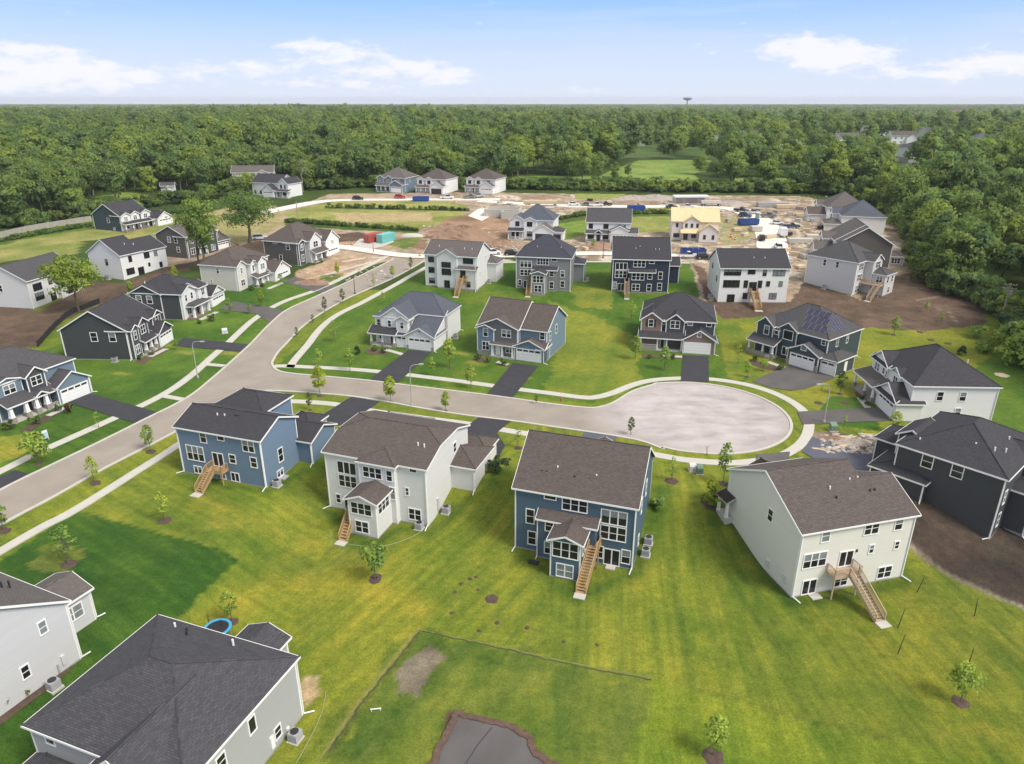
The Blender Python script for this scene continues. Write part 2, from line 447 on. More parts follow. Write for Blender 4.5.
wx = X + (fnoise(X, Y, 2.5, 31) - .5) * 2.2; wy = Y + (fnoise(X, Y, 2.5, 41) - .5) * 2.2
C = np.zeros((X.size, 4), np.float32)
def mixc(a, b, t): return np.array(a)[None, :] * (1 - t[:, None]) + np.array(b)[None, :] * t[:, None]
def sharpen(n, lo=.3, hi=.7): return np.clip((n - lo) / (hi - lo), 0, 1)
ROT = lambda a: (X * math.cos(a) + Y * math.sin(a), -X * math.sin(a) + Y * math.cos(a))
# drier and greener swathes follow the mowing direction down the long yards
u, v = ROT(R(72)); stre = .6 * fnoise(u / 7, v, 2.6, 61) + .4 * fnoise(u / 9, v, .9, 65)
u2, v2 = ROT(R(-20)); stre2 = .6 * fnoise(u2 / 7, v2, 3.0, 71) + .4 * fnoise(u2 / 9, v2, 1.0, 75)
south = sharpen(.5 * stre + .35 * n1 + .25 * stre2 + .12 * n4, .42, .80)
C[:, :3] = mixc((.090, .148, .020), (.185, .212, .031), south)
def paint(P, a, b, mix=None, warp=1.0, dirt=0.0, cover=1.0, px=True):
    P = GP(P) if px else P
    x0, x1 = min(p[0] for p in P) - 4, max(p[0] for p in P) + 4; y0, y1 = min(p[1] for p in P) - 4, max(p[1] for p in P) + 4
    I = np.nonzero((X > x0) & (X < x1) & (Y > y0) & (Y < y1))[0]
    ax = X[I] + (wx[I] - X[I]) * warp; ay = Y[I] + (wy[I] - Y[I]) * warp
    I = I[inpoly(ax, ay, P)]
    t = n1[I] if mix is None else mix[I]
    c = mixc(a, b, sharpen(t))
    C[I, :3] = C[I, :3] * (1 - cover) + c * cover; C[I, 3] = dirt
def spot(P, wid, a, b, cover=1.0, dirt=0.0, warp=.3):
    P = GP(P); d = dline(X + (wx - X) * warp, Y + (wy - Y) * warp, P)
    t = np.clip(1.2 - d / wid, 0, 1) * cover; t = t * t * (3 - 2 * t)
    C[:, :3] = C[:, :3] * (1 - t[:, None]) + mixc(a, b, sharpen(n2)) * t[:, None]
    C[:, 3] = np.where(t > .5, dirt, C[:, 3])
# everything north of the streets is woodland floor until painted otherwise
I = Y > 175
C[I, :3] = mixc((.030, .055, .014), (.06, .10, .02), n1)[I]
paint([(700, 215), (735, 262)], (0, 0, 0), (0, 0, 0)) if 0 else None
for L_, wd_, k_ in (([(520, 201), (640, 203), (740, 205)], 1.2, 1), ([(690, 248), (760, 244), (780, 230)], 1.0, 0), ([(430, 246), (480, 249), (560, 247), (640, 249), (700, 247)], 1.1, 1), ([(800, 205), (780, 222), (790, 245), (800, 262)], 1.0, 1), ([(810, 207), (795, 224), (803, 245), (806, 262)], .9, 0), ([(480, 205), (520, 210), (560, 206)], 1.0, 0), ([(600, 199), (700, 201), (800, 204)], 1.5, 1), ([(840, 295), (900, 285), (940, 300)], 1.0, 1), ([(835, 301), (900, 293), (935, 308)], .8, 1)): TRK.append((L_, wd_, k_))
farm = Y > 500
C[farm, :3] = mixc((.045, .085, .02), (.09, .14, .04), n3)[farm]
mm = .5 * n1 + .5 * n2
# building site
paint([(150, 268), (300, 262), (395, 258), (420, 262), (500, 256), (690, 264), (700, 300), (800, 310), (985, 325), (985, 303), (925, 262), (905, 240), (890, 215), (800, 196), (640, 195), (520, 193), (480, 192), (330, 194), (300, 205), (230, 212), (190, 222)], (.25, .185, .135), (.43, .34, .25), .6 * n2 + .4 * n1, 1, 1)
SITE = GP([(500, 193), (800, 197), (890, 215), (905, 250), (800, 310), (690, 262), (420, 262), (470, 215)])
sI = np.nonzero(inpoly(X, Y, SITE))[0]; k = sharpen(fnoise(X, Y, 5, 91)[sI], .45, .62)[:, None]
C[sI, :3] = C[sI, :3] * (1 - .55 * k) + np.array((.20, .145, .10)) * .55 * k
k = sharpen(fnoise(X, Y, 3.5, 95)[sI], .55, .66)[:, None]; C[sI, :3] = C[sI, :3] * (1 - .8 * k) + np.array((.58, .52, .44)) * .8 * k
paint([(282, 213), (330, 201.5), (450, 201), (468, 206), (462, 221), (420, 229), (405, 233), (300, 226)], (.17, .20, .05), (.30, .30, .10), n1, 1, .3)
paint([(330, 213), (430, 212), (432, 221), (345, 223)], (.34, .28, .14), (.42, .33, .19), n2, 1, .6)
paint([(325, 206.5), (470, 209.5), (470, 211.5), (325, 208.5)], (.045, .075, .02), (.09, .10, .035), n2, .7, .3)
paint([(285, 220), (330, 223), (418, 229), (418, 233), (350, 230), (285, 226)], (.04, .085, .02), (.08, .13, .03), n2, .8, .3)
paint([(318, 236), (360, 232), (372, 236), (372, 239), (330, 243)], (.09, .06, .045), (.15, .10, .07), n2, .7, 1)
paint([(380, 243), (418, 236), (424, 243), (405, 249)], (.10, .15, .03), (.18, .2, .06), n2, .8, .3)
paint([(412, 248), (440, 222), (470, 213), (520, 219), (512, 240), (500, 252), (440, 252)], (.19, .12, .075), (.34, .225, .15), n1, 1, 1)
paint([(553, 224), (592, 211), (592, 234), (556, 242)], (.11, .20, .03), (.20, .25, .05), n2, .7, .2)
paint([(560, 216), (592, 211), (592, 219), (556, 224)], (.05, .10, .02), (.09, .12, .03), n2, .7, .2)
paint([(628, 209), (670, 208), (670, 231), (632, 233)], (.17, .22, .05), (.26, .26, .08), n2, .7, .2)
paint([(628, 212), (670, 211), (670, 216), (630, 217)], (.06, .11, .025), (.09, .13, .03), n2, .7, .2)
paint([(720, 216), (742, 216), (760, 235), (732, 246), (718, 242)], (.22, .22, .10), (.34, .30, .17), n2, .8, .5)
paint([(575, 193.5), (625, 194), (618, 199), (575, 199)], (.2, .25, .06), (.25, .28, .08), n2, .6, .2)
for L_, wd_, k_ in TRK: spot(L_, wd_, *(((.17, .12, .085), (.24, .17, .12)) if k_ else ((.52, .44, .35), (.6, .53, .44))), .7, 1, .6)
# west meadow, brown plots
paint([(-160, 232), (-60, 246), (0, 236), (92, 222), (155, 213), (205, 222), (178, 240), (160, 252), (120, 238), (85, 241), (75, 254), (0, 262), (-160, 300)], (.15, .19, .045), (.31, .29, .11), n1, 1, .2)
paint([(-160, 226), (0, 232), (92, 217), (150, 210), (150, 222), (92, 229), (40, 236), (0, 245), (-160, 262)], (.05, .11, .02), (.11, .17, .03), n2, 1, .1)
paint([(200, 215), (236, 205), (275, 206), (285, 222), (262, 236), (232, 245), (215, 232)], (.24, .23, .09), (.34, .29, .15), n2, 1, .3)
brn = ((.075, .052, .038), (.135, .095, .068))
paint([(-160, 318), (0, 300), (35, 312), (60, 300), (85, 280), (120, 284), (165, 268), (190, 262), (225, 250), (262, 240), (270, 250), (240, 268), (205, 262), (150, 287), (100, 304), (62, 322), (36, 347), (0, 352), (-160, 400)], *brn, mm, 1, 1)
# street lawns west of the road
G1, G2 = (.045, .105, .016), (.10, .175, .024)
paint([(-160, 620), (0, 505), (211, 385), (256, 343), (340, 296), (335, 281), (262, 277), (240, 285), (200, 300), (165, 285), (100, 318), (60, 345), (40, 352), (-60, 380), (-160, 420)], G1, G2, n1, .6)
paint([(-40, 470), (0, 436), (28, 436), (34, 448), (0, 464)], (.17, .21, .03), (.22, .23, .04), n1, 1)
for e in ((225, 353, 6), (180, 352, 5), (170, 345, 4), (118, 373, 4)): spot([e[:2], (e[0] + 10, e[1] + 1)], e[2] * .3, (.2, .22, .04), (.28, .26, .08), .7)
paint([(294, 272), (340, 256), (392, 253), (397, 258), (350, 273), (320, 286), (300, 283)], (.34, .23, .15), (.48, .36, .25), n2, .8, 1)
paint([(320, 276), (345, 272), (340, 282), (318, 288)], (.08, .14, .03), (.22, .2, .08), n2, .5, .2)
# lawns round the close
paint([(268, 371), (340, 313), (430, 266), (500, 261), (690, 263), (700, 302), (712, 320), (745, 322), (752, 352), (745, 383), (700, 381), (640, 388), (592, 404), (512, 396), (406, 383), (300, 376)], (.038, .105, .014), (.105, .165, .022), .6 * n1 + .4 * stre, 1)
paint([(548, 300), (600, 318), (640, 338), (640, 384), (600, 402), (545, 392), (560, 340)], (.10, .165, .022), (.225, .235, .035), .5 * n1 + .5 * stre, 1.6, 0, .9)
paint([(440, 276), (500, 292), (545, 292), (545, 300), (470, 305)], (.09, .15, .022), (.19, .21, .032), n1, 2, 0, .7)
paint([(570, 285), (610, 290), (612, 310), (575, 306)], (.12, .17, .025), (.22, .22, .04), n1, 1.6, 0, .8)
for e in ((455, 352), (470, 362), (515, 375), (735, 372)): spot([e, (e[0] + 12, e[1] + 3)], 1.2, (.17, .2, .03), (.24, .23, .05), .7)
paint([(733, 320), (850, 324), (895, 331), (985, 326), (1180, 335), (1180, 470), (880, 440), (800, 402), (770, 384), (738, 352)], (.13, .175, .022), (.235, .235, .032), .6 * n1 + .4 * stre2, .6)
paint([(925, 395), (1000, 352), (1100, 360), (1180, 520), (1010, 440), (960, 405)], (.055, .125, .018), (.10, .16, .023), n1, .8)
paint([(812, 420), (830, 396), (870, 398), (876, 406), (880, 432), (845, 426)], (.035, .10, .015), (.07, .135, .02), n1, .5)
paint([(712, 318), (740, 323), (748, 350), (742, 380), (728, 380), (720, 340)], (.10, .16, .022), (.19, .21, .03), n1, .7)
brn2 = ((.085, .058, .043), (.155, .11, .082))
paint([(693, 264), (706, 303), (724, 320), (790, 313), (858, 327), (930, 331), (985, 324), (990, 303), (940, 292), (915, 272), (892, 276), (860, 300), (806, 278), (790, 302), (720, 302), (704, 268)], *brn2, mm, .8, 1)
spot([(910, 287), (935, 290), (940, 296), (918, 300)], .5, (.26, .2, .16), (.34, .28, .22), .6, 1)
spot([(918, 300), (950, 313), (958, 324)], .4, (.26, .2, .16), (.34, .28, .22), .6, 1)
paint([(808, 430), (885, 437), (876, 458), (846, 448), (815, 441)], (.11, .085, .065), (.27, .22, .17), n2, .6, 1)
paint([(870, 505), (905, 470), (960, 440), (1100, 440), (1100, 540), (1100, 640), (1024, 606), (950, 577), (908, 545)], (.045, .034, .03), (.10, .075, .058), mm, .5, 1)
spot([(905, 541), (950, 575), (1000, 598), (1060, 622)], .6, (.25, .2, .16), (.4, .34, .27), .7, 1)
# south yards
paint([(-120, 640), (78, 509.5), (150, 531), (241, 561), (218, 577), (181, 618), (163, 645), (100, 720), (-200, 900)], (.024, .075, .013), (.055, .115, .018), .6 * stre2 + .4 * n1, .25)
paint([(30, 548), (60, 540), (85, 552), (70, 570), (35, 566)], (.12, .16, .03), (.2, .21, .05), n2, 1.6, 0, .6)
paint([(419, 630), (512, 650), (552, 660), (612, 672), (655, 679), (640, 720), (620, 800), (290, 800), (321, 758), (361, 700), (397, 657)], (.072, .125, .020), (.150, .182, .034), .55 * n2 + .45 * n1, 2.6, .1)
paint([(655, 679), (698, 689), (768, 709), (900, 740), (1100, 790), (1100, 820), (600, 820), (640, 720)], (.085, .155, .018), (.17, .22, .026), n1, .8)
paint([(390, 640), (430, 632), (560, 664), (552, 672), (460, 660), (400, 700), (360, 760), (335, 764), (350, 730), (385, 680)], (.04, .09, .015), (.09, .14, .025), n2, 1, .1, .7)
spot([(419, 630), (397, 657), (361, 700), (325, 752)], .3, (.22, .2, .06), (.28, .24, .09), .6)
spot([(418, 634), (399, 660), (364, 703), (328, 758)], .35, (.03, .05, .015), (.06, .08, .02), .6)
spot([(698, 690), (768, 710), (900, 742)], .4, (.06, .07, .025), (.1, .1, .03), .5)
spot([(684, 470), (683, 560), (675, 640)], .25, (.26, .25, .05), (.32, .28, .08), .35)
paint([(404, 662), (424, 650), (446, 655), (432, 668), (418, 692), (400, 695), (396, 681)], (.15, .12, .095), (.24, .20, .16), n2, .7, 1, .9)
paint([(301, 678), (316, 675), (322, 688), (311, 702), (303, 702)], (.36, .27, .15), (.50, .40, .25), n2, .7, 1)
paint([(452, 712), (457, 713), (512, 726), (532, 736), (534, 752), (556, 766), (570, 800), (412, 800), (430, 764)], (.075, .048, .036), (.15, .10, .075), n2, .45, 1)
spot([(180, 640), (260, 590), (330, 575), (420, 610)], 3.0, (.20, .215, .028), (.26, .25, .04), .55)
spot([(200, 500), (290, 540), (380, 560)], 1.6, (.19, .21, .03), (.25, .24, .045), .5)
for e in ((470, 505), (530, 640), (640, 560), (870, 640), (930, 600), (980, 740), (1015, 640), (730, 560), (350, 560), (225, 520)): spot([e, (e[0] + 14, e[1] + 4)], 1.6, (.2, .21, .03), (.27, .25, .05), .5, 0, 3)
for e in ((455, 645), (540, 640), (650, 512), (490, 480), (800, 612), (560, 580), (715, 520)): spot([e, (e[0] + 10, e[1] + 6)], 1.3, (.04, .10, .014), (.07, .13, .02), .55, 0, 3)
# lusher grass along the house walls, contact shade painted into its colour
pass
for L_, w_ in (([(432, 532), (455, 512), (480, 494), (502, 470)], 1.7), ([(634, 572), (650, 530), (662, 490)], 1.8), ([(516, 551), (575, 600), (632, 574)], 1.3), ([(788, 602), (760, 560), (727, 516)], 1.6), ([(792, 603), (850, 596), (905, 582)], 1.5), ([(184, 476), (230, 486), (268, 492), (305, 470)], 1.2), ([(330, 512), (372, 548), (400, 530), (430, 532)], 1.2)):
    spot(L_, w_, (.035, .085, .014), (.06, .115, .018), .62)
# mowing runs: each yard is cut along its own line
yard = (Y < 100) & (C[:, 3] < .3)
za = np.where(X < -22, R(-33), np.where(X < 4, R(58), np.where(X < 24, R(84), R(97))))
uu, vv_ = X * np.cos(za) + Y * np.sin(za), -X * np.sin(za) + Y * np.cos(za)
zi = np.where(X < -22, 0, np.where(X < 4, 1, np.where(X < 24, 2, 3))) * 37.0
run = fnoise(uu / 11 + zi, vv_, 1.5, 141, 3); run2 = fnoise(uu / 20 + zi, vv_, 4.0, 151, 2)
g_ = sharpen(.6 * run + .4 * run2, .33, .67)
f_ = np.where(yard, .88 + .24 * g_, 1.0); C[:, 0] *= f_ * np.where(yard, .94 + .16 * g_, 1); C[:, 1] *= f_; C[:, 2] *= np.where(yard, .9 + .1 * g_, 1)
rt = np.clip((X - 18) / 14, 0, 1) * (Y < 75); C[:, :3] *= (1 - .16 * rt)[:, None]
mid = np.exp(-((X + 12) / 12) ** 2 - ((Y - 66) / 9) ** 2) * sharpen(n3); C[:, 0] *= 1 + .28 * mid; C[:, 1] *= 1 + .10 * mid
rough = inpoly(X, Y, GP([(419, 630), (512, 650), (552, 660), (612, 672), (655, 679), (640, 720), (620, 800), (290, 800), (321, 758), (361, 700), (397, 657)]))
# far clearings
for P in ([(598, 176), (640, 160), (712, 160), (705, 172), (650, 178)], [(488, 164), (535, 157), (560, 160), (536, 166), (498, 168)], [(640, 172), (690, 171), (700, 180), (640, 182)], [(925, 175), (985, 170), (1000, 178), (940, 184)], [(540, 134), (580, 133), (580, 136), (540, 137)], [(730, 178), (800, 178), (830, 186), (760, 190)], [(85, 214), (100, 196), (135, 191), (152, 204)], [(498, 189), (508, 176), (600, 176), (612, 189)], [(735, 188), (745, 179), (805, 179), (815, 189)], [(850, 178), (858, 170), (895, 170), (900, 178)], [(890, 156), (900, 151), (965, 151), (970, 156)], [(560, 141), (575, 137), (640, 137), (640, 141)], [(780, 158), (790, 153), (850, 153), (850, 158)]):
    paint(P, (.12, .20, .045), (.21, .28, .07), n1, 1)

V = np.stack([X, Y, GZ.ravel()], 1).astype(np.float32)
ny, nx = GX.shape; idx = np.arange(ny * nx).reshape(ny, nx)
Q = np.stack([idx[:-1, :-1], idx[:-1, 1:], idx[1:, 1:], idx[1:, :-1]], -1).reshape(-1, 4)
me = bpy.data.meshes.new('ground'); me.vertices.add(len(V)); me.vertices.foreach_set('co', V.ravel())
me.loops.add(Q.size); me.polygons.add(len(Q)); me.loops.foreach_set('vertex_index', Q.ravel().astype(np.int32))
me.polygons.foreach_set('loop_start', np.arange(0, Q.size, 4, dtype=np.int32)); me.polygons.foreach_set('use_smooth', np.ones(len(Q), bool))
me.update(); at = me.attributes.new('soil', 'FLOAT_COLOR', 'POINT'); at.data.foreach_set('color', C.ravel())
mo = me.attributes.new('mow', 'FLOAT_VECTOR', 'POINT'); mo.data.foreach_set('vector', np.stack([uu * .05 + zi, vv_ * 1.05, np.where(yard, np.where(rough, .2, .62), 0.0)], 1).astype(np.float32).ravel())
t = NT('land'); a = t.n('ShaderNodeAttribute', _attribute_name='soil'); pos = t.gen()
f1 = t.n('ShaderNodeTexNoise', Vector=pos, Scale=1.1, Detail=6, Roughness=.7); f2 = t.n('ShaderNodeTexNoise', Vector=pos, Scale=7.0, Detail=5, Roughness=.75)
f3 = t.n('ShaderNodeTexNoise', Vector=pos, Scale=.28, Detail=4, Roughness=.6)
col = t.mix(t.ramp(f1.outputs['Fac'], [(.3, 0), (.7, 1)]), t.mix(1, a.outputs['Color'], (.74, .80, .74), 'MULTIPLY'), t.mix(1, a.outputs['Color'], (1.25, 1.18, 1.2), 'MULTIPLY'))
col = t.mix(t.ramp(f2.outputs['Fac'], [(.34, 0), (.66, 1)]), t.mix(1, col, (.62, .67, .6), 'MULTIPLY'), t.mix(1, col, (1.38, 1.32, 1.35), 'MULTIPLY'))
for an_, st_ in ((R(72), .35), (R(-20), .25)):
    ms = t.n('ShaderNodeTexNoise', Vector=t.n('ShaderNodeMapping', Vector=pos, Rotation=(0, 0, -an_), Scale=(.10, 1.7, 1)).outputs[0], Scale=1.0, Detail=3, Roughness=.55)
    am = t.n('ShaderNodeMath', _operation='MULTIPLY', i0=t.ramp(ms.outputs['Fac'], [(.35, 0), (.65, 1)]), i1=t.n('ShaderNodeMath', _operation='MULTIPLY_ADD', i0=a.outputs['Alpha'], i1=-st_, i2=st_).outputs[0])
    col = t.mix(am.outputs[0], col, t.mix(1, col, (1.20, 1.14, 1.0), 'MULTIPLY'))
col = t.mix(t.ramp(f3.outputs['Fac'], [(.35, 0), (.65, 1)]), t.mix(1, col, (.86, .92, .9), 'MULTIPLY'), t.mix(1, col, (1.12, 1.06, 1.05), 'MULTIPLY'))
mw = t.n('ShaderNodeAttribute', _attribute_name='mow'); ms = t.n('ShaderNodeTexNoise', Vector=t.n('ShaderNodeVectorMath', _operation='MULTIPLY', i0=mw.outputs['Vector'], i1=(1, 1, 0)).outputs[0], Scale=1.0, Detail=2.5, Roughness=.6)
mz = t.n('ShaderNodeSeparateXYZ', Vector=mw.outputs['Vector'])
ms = t.mix(t.ramp(ms.outputs['Fac'], [(.36, 0), (.64, 1)]), (.76, .80, .80), (1.26, 1.2, 1.1))
col = t.mix(mz.outputs[2], col, t.mix(1, col, ms, 'MULTIPLY'))
hh = t.n('ShaderNodeMath', _operation='ADD', i0=f1.outputs['Fac'], i1=f2.outputs['Fac'])
t.bump(hh.outputs[0], .55, .12)
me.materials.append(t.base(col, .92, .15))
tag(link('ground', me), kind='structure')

# ------------------------------------------------------------------ draped sheets: roads, walks, drives
def smooth_line(P, n=6, closed=False):
    P = [Vector((p[0], p[1])) for p in P]; o = []
    k = len(P)
    for i in range(k if closed else k - 1):
        p0 = P[(i - 1) % k] if closed or i > 0 else P[0]; p1 = P[i]; p2 = P[(i + 1) % k]; p3 = P[(i + 2) % k] if closed or i + 2 < k else P[-1]
        for j in range(n):
            t = j / n
            o.append(.5 * ((2 * p1) + (p2 - p0) * t + (2 * p0 - 5 * p1 + 4 * p2 - p3) * t * t + (3 * p1 - p0 - 3 * p2 + p3) * t ** 3))
    if not closed: o.append(P[-1])
    return o
def sheet(name, P, off, mat, step=2.0, kind='structure', parent=None):
    """flat sheet laid on the land, P = outline in metres"""
    P = [Vector((p[0], p[1], 0)) for p in P]
    b = bmesh.new(); vs = [b.verts.new(p) for p in P]
    for tr in tessellate_polygon([P]):
        try: b.faces.new([vs[i] for i in tr])
        except ValueError: pass
    for ax in (0, 1):
        lo = min(p[ax] for p in P); hi = max(p[ax] for p in P); q = math.ceil(lo / step) * step
        while q < hi:
            c = [0, 0, 0]; c[ax] = q; no = [0, 0, 0]; no[ax] = 1
            bmesh.ops.bisect_plane(b, geom=b.verts[:] + b.edges[:] + b.faces[:], plane_co=c, plane_no=no, dist=1e-4); q += step
    for x in b.verts: x.co.z = H(x.co.x, x.co.y) + off
    bmesh.ops.recalc_face_normals(b, faces=b.faces)
    if b.faces and sum(f.normal.z for f in b.faces) < 0: bmesh.ops.reverse_faces(b, faces=b.faces)
    m = bpy.data.meshes.new(name); b.to_mesh(m); b.free(); m.materials.append(mat)
    o = link(name, m, parent)
    if kind: o['kind'] = kind
    return o
def offs(L, d):
    o = []
    for i, p in enumerate(L):
        a = L[max(0, i - 1)]; b = L[min(len(L) - 1, i + 1)]; t = Vector((b[0] - a[0], b[1] - a[1]))
        if t.length < 1e-6: t = Vector((1, 0))
        t.normalize(); o.append(Vector((p[0] - t.y * d, p[1] + t.x * d)))
    return o
def resample(L, st):
    o = [Vector(L[0])]; acc = 0
    for a, b in zip(L, L[1:]):
        a = Vector(a); b = Vector(b); d = (b - a).length; k = max(1, int(d / st))
        for j in range(1, k + 1): o.append(a.lerp(b, j / k))
    return o
def ribbon(name, L, wid, z0, z1, mat, kind='structure', jit=0):
    """strip along L with a thickness (kerb, walk)"""
    L = resample(L, 1.2 if not jit else .35)
    if jit: L = [p + Vector((rnd.uniform(-jit, jit), rnd.uniform(-jit, jit))) for p in L]
    A = offs(L, wid / 2); B = offs(L, -wid / 2); m = MB()
    hz = [H(p[0], p[1]) for p in L]
    for i in range(len(L) - 1):
        a, b, c, d = A[i], A[i + 1], B[i + 1], B[i]; h0, h1 = hz[i], hz[i + 1]
        m.poly([(a.x, a.y, h0 + z1), (d.x, d.y, h0 + z1), (c.x, c.y, h1 + z1), (b.x, b.y, h1 + z1)])
        m.poly([(a.x, a.y, h0 + z0), (a.x, a.y, h0 + z1), (b.x, b.y, h1 + z1), (b.x, b.y, h1 + z0)])
        m.poly([(d.x, d.y, h0 + z1), (d.x, d.y, h0 + z0), (c.x, c.y, h1 + z0), (c.x, c.y, h1 + z1)])
    for i in (0, -1):
        a, d, h = A[i], B[i], hz[i]
        m.poly([(a.x, a.y, h + z0), (d.x, d.y, h + z0), (d.x, d.y, h + z1), (a.x, a.y, h + z1)])
    o = m.build(name, mat, recalc=False)
    if kind: o['kind'] = kind
    return o
def W2(L): return [Vector(G(*q)[:2]) for q in L]

BCx, BCy = G(700, 418).x, (G(700, 382.5).y + G(700, 454.3).y) / 2
t = NT('street_paving'); pos = t.gen()
a1 = t.n('ShaderNodeTexNoise', Vector=pos, Scale=.16, Detail=5, Roughness=.6); a2 = t.n('ShaderNodeTexNoise', Vector=pos, Scale=14.0, Detail=3)
a3 = t.n('ShaderNodeTexNoise', Vector=t.n('ShaderNodeMapping', Vector=pos, Scale=(.16, .45, 1), Rotation=(0, 0, R(6))).outputs[0], Scale=1.0, Detail=6, Roughness=.65)
c_a = t.mix(t.ramp(a1.outputs['Fac'], [(.35, 0), (.65, 1)]), (.262, .226, .190), (.315, .275, .233))
c_b = t.mix(t.ramp(a1.outputs['Fac'], [(.38, 0), (.62, 1)]), (.32, .283, .268), (.42, .38, .365))      # the close: older, paler, scuffed in sweeps
c_b = t.mix(t.ramp(a3.outputs['Fac'], [(.40, 0), (.66, .65)]), c_b, (.53, .485, .475))
dd = t.n('ShaderNodeVectorMath', _operation='DISTANCE', i0=t.n('ShaderNodeVectorMath', _operation='MULTIPLY', i0=pos, i1=(1, 1, 0)).outputs[0], i1=(BCx, BCy, 0))
dd = t.n('ShaderNodeMath', _operation='ADD', i0=dd.outputs['Value'], i1=t.n('ShaderNodeMath', _operation='MULTIPLY', i0=a3.outputs['Fac'], i1=9.0).outputs[0])
mr_ = t.n('ShaderNodeMapRange', i0=dd.outputs[0], i1=16.0, i2=24.0, i3=1.0, i4=0.0)
cc = t.mix(mr_.outputs[0], c_a, c_b)
cc = t.mix(t.ramp(a2.outputs['Fac'], [(.3, 0), (.7, .4)]), cc, t.mix(1, cc, (1.2, 1.2, 1.2), 'MULTIPLY'))
M['street'] = t.base(cc, .85, .3)
M['site_road'] = m_plain('dusty_concrete_road', (.70, .65, .58), .9, None, .15, .25)

LC = W2([(0, 490.5), (50, 466), (100, 442), (143, 420.5), (186, 398.6), (211, 379.5), (241, 353), (256, 338.5), (271, 323), (288.7, 309), (318.8, 295.3), (354, 279), (381.6, 265.2), (394, 258.5)])
RCu = W2([(424, 261.4), (396.7, 276.5), (369, 289), (339, 303), (306, 324), (283, 347), (274, 359), (273, 366)])
NC = W2([(283.6, 372.5), (329, 377), (369, 380.8), (419, 387), (482, 394.6), (512, 398.6), (549.7, 404.0), (587.4, 408.0), (603, 406.5), (615, 402), (632.6, 391.5), (652.7, 385)])
SCb = W2([(662.8, 449), (642.7, 441.6), (617.5, 436.5), (584.9, 431.5), (549.7, 426.5), (512, 421.0), (464.5, 415.2), (416.8, 407.6), (389, 402.3), (351.5, 396.6), (318, 393.5), (283.6, 391.3)])
CORN = W2([(268, 391), (252, 393.5), (232, 400.5), (205, 415)])
RCd = W2([(176, 431.5), (108, 466.7), (50, 499), (0, 525.7)])
dS = Vector((-12.7, -41.0)).normalized()
LC = [LC[0] + dS * 60, LC[0] + dS * 25] + LC
RCd = RCd + [RCd[-1] + dS * 20, RCd[-1] + dS * 55]
# bulb: arc through the kerb points
BC = Vector((33.0, 103.0)); BR = 13.6
pN, pS = NC[-1], SCb[0]
BC = Vector((G(700, 382.5)[0] * .5 + G(693, 454)[0] * .5, (G(700, 382.5)[1] + G(700, 454.3)[1]) / 2)); BR = (G(700, 382.5)[1] - G(700, 454.3)[1]) / 2
a0 = math.atan2(pN.y - BC.y, pN.x - BC.x); a1_ = math.atan2(pS.y - BC.y, pS.x - BC.x)
if a0 < 0: a0 += 2 * math.pi
if a1_ > 0: a1_ -= 2 * math.pi
bulb = [Vector((BC.x + BR * 1.04 * math.cos(t_), BC.y + BR * math.sin(t_))) for t_ in np.linspace(min(a0, R(135)), max(a1_, R(-130)), 40)]
sLC, sRCu, sNC, sSC, sCo, sRd = smooth_line(LC), smooth_line(RCu), smooth_line(NC), smooth_line(SCb), smooth_line([SCb[-1]] + CORN + [RCd[0]]), smooth_line(RCd)
sheet('road', sLC + sRCu + sNC + bulb + sSC + sCo[1:-1] + sRd, .03, M['street'])
for L in (sLC, smooth_line(RCu + NC + bulb[1::4] + [bulb[-1]] + SCb + CORN + RCd, 5)):
    ribbon('kerb', L, .42, -.1, .13, M['concrete'])
# streets of the building site
NS = W2([(300, 244), (345, 246), (405, 254), (455, 254.5), (520, 254), (600, 252), (690, 255), (752, 257), (775, 252)])
ribbon('site_road', smooth_line(NS), 8.4, -.1, .045, M['site_road'])
ribbon('site_road', smooth_line(W2([(771, 264), (772.5, 249), (769, 232), (760, 221), (749, 213.5), (733, 208.5), (700, 206), (640, 206), (560, 205), (480, 200.5)])), 9.2, -.1, .053, M['site_road'])
ribbon('site_road', smooth_line(W2([(262, 213), (285, 208), (329, 200.6), (400, 199.3), (467, 199.2), (500, 199)])), 7.0, -.1, .061, M['site_road'])
# walks
WK = 1.55
ribbon('sidewalk', smooth_line([W2([(0, 471.7)])[0] + dS * 45] + W2([(0, 471.7), (37.7, 452.9), (100.5, 424.6), (160.8, 396), (191, 375.7), (213.6, 355.6), (238.7, 333), (256, 318), (281, 302.9), (318.8, 289), (356.5, 271.5), (386.7, 256.4)])), WK, -.1, .07, M['concrete'])
ribbon('sidewalk', smooth_line(W2([(290, 368), (294, 361), (306, 347), (321, 328), (339, 314), (369, 299), (396.7, 284), (424.3, 268.5), (430, 265.5)])), WK, -.1, .07, M['concrete'])
ribbon('sidewalk', smooth_line(W2([(430, 264.3), (500, 262.5), (560, 261.8), (612, 261.8), (690, 263)])), WK, -.1, .074, M['concrete'])
ribbon('sidewalk', smooth_line(W2([(274, 366.4), (292, 366.4), (356.5, 369.8), (406.8, 374.9), (457, 381), (512, 388.6), (549.7, 393.3), (580, 397.3), (595, 397.4), (612.5, 393), (637.6, 383.5), (662.8, 379.3), (700.4, 378.6), (738, 383), (768, 391), (790, 401), (803, 411), (809, 423), (806, 437), (796, 448), (778, 457), (752, 461.7), (725.6, 463), (688, 460.4), (659, 455.6), (600, 445), (527, 434), (467, 424), (429, 419), (374, 411.4), (331, 404), (287, 401.4), (268, 403), (240, 415), (178.4, 445), (78, 508), (0, 550.9)]) + [W2([(0, 550.9)])[0] + dS * 45]), WK, -.1, .07, M['concrete'])
ribbon('sidewalk', smooth_line(W2([(206, 364.4), (224, 366)])), 1.2, -.1, .078, M['concrete'])
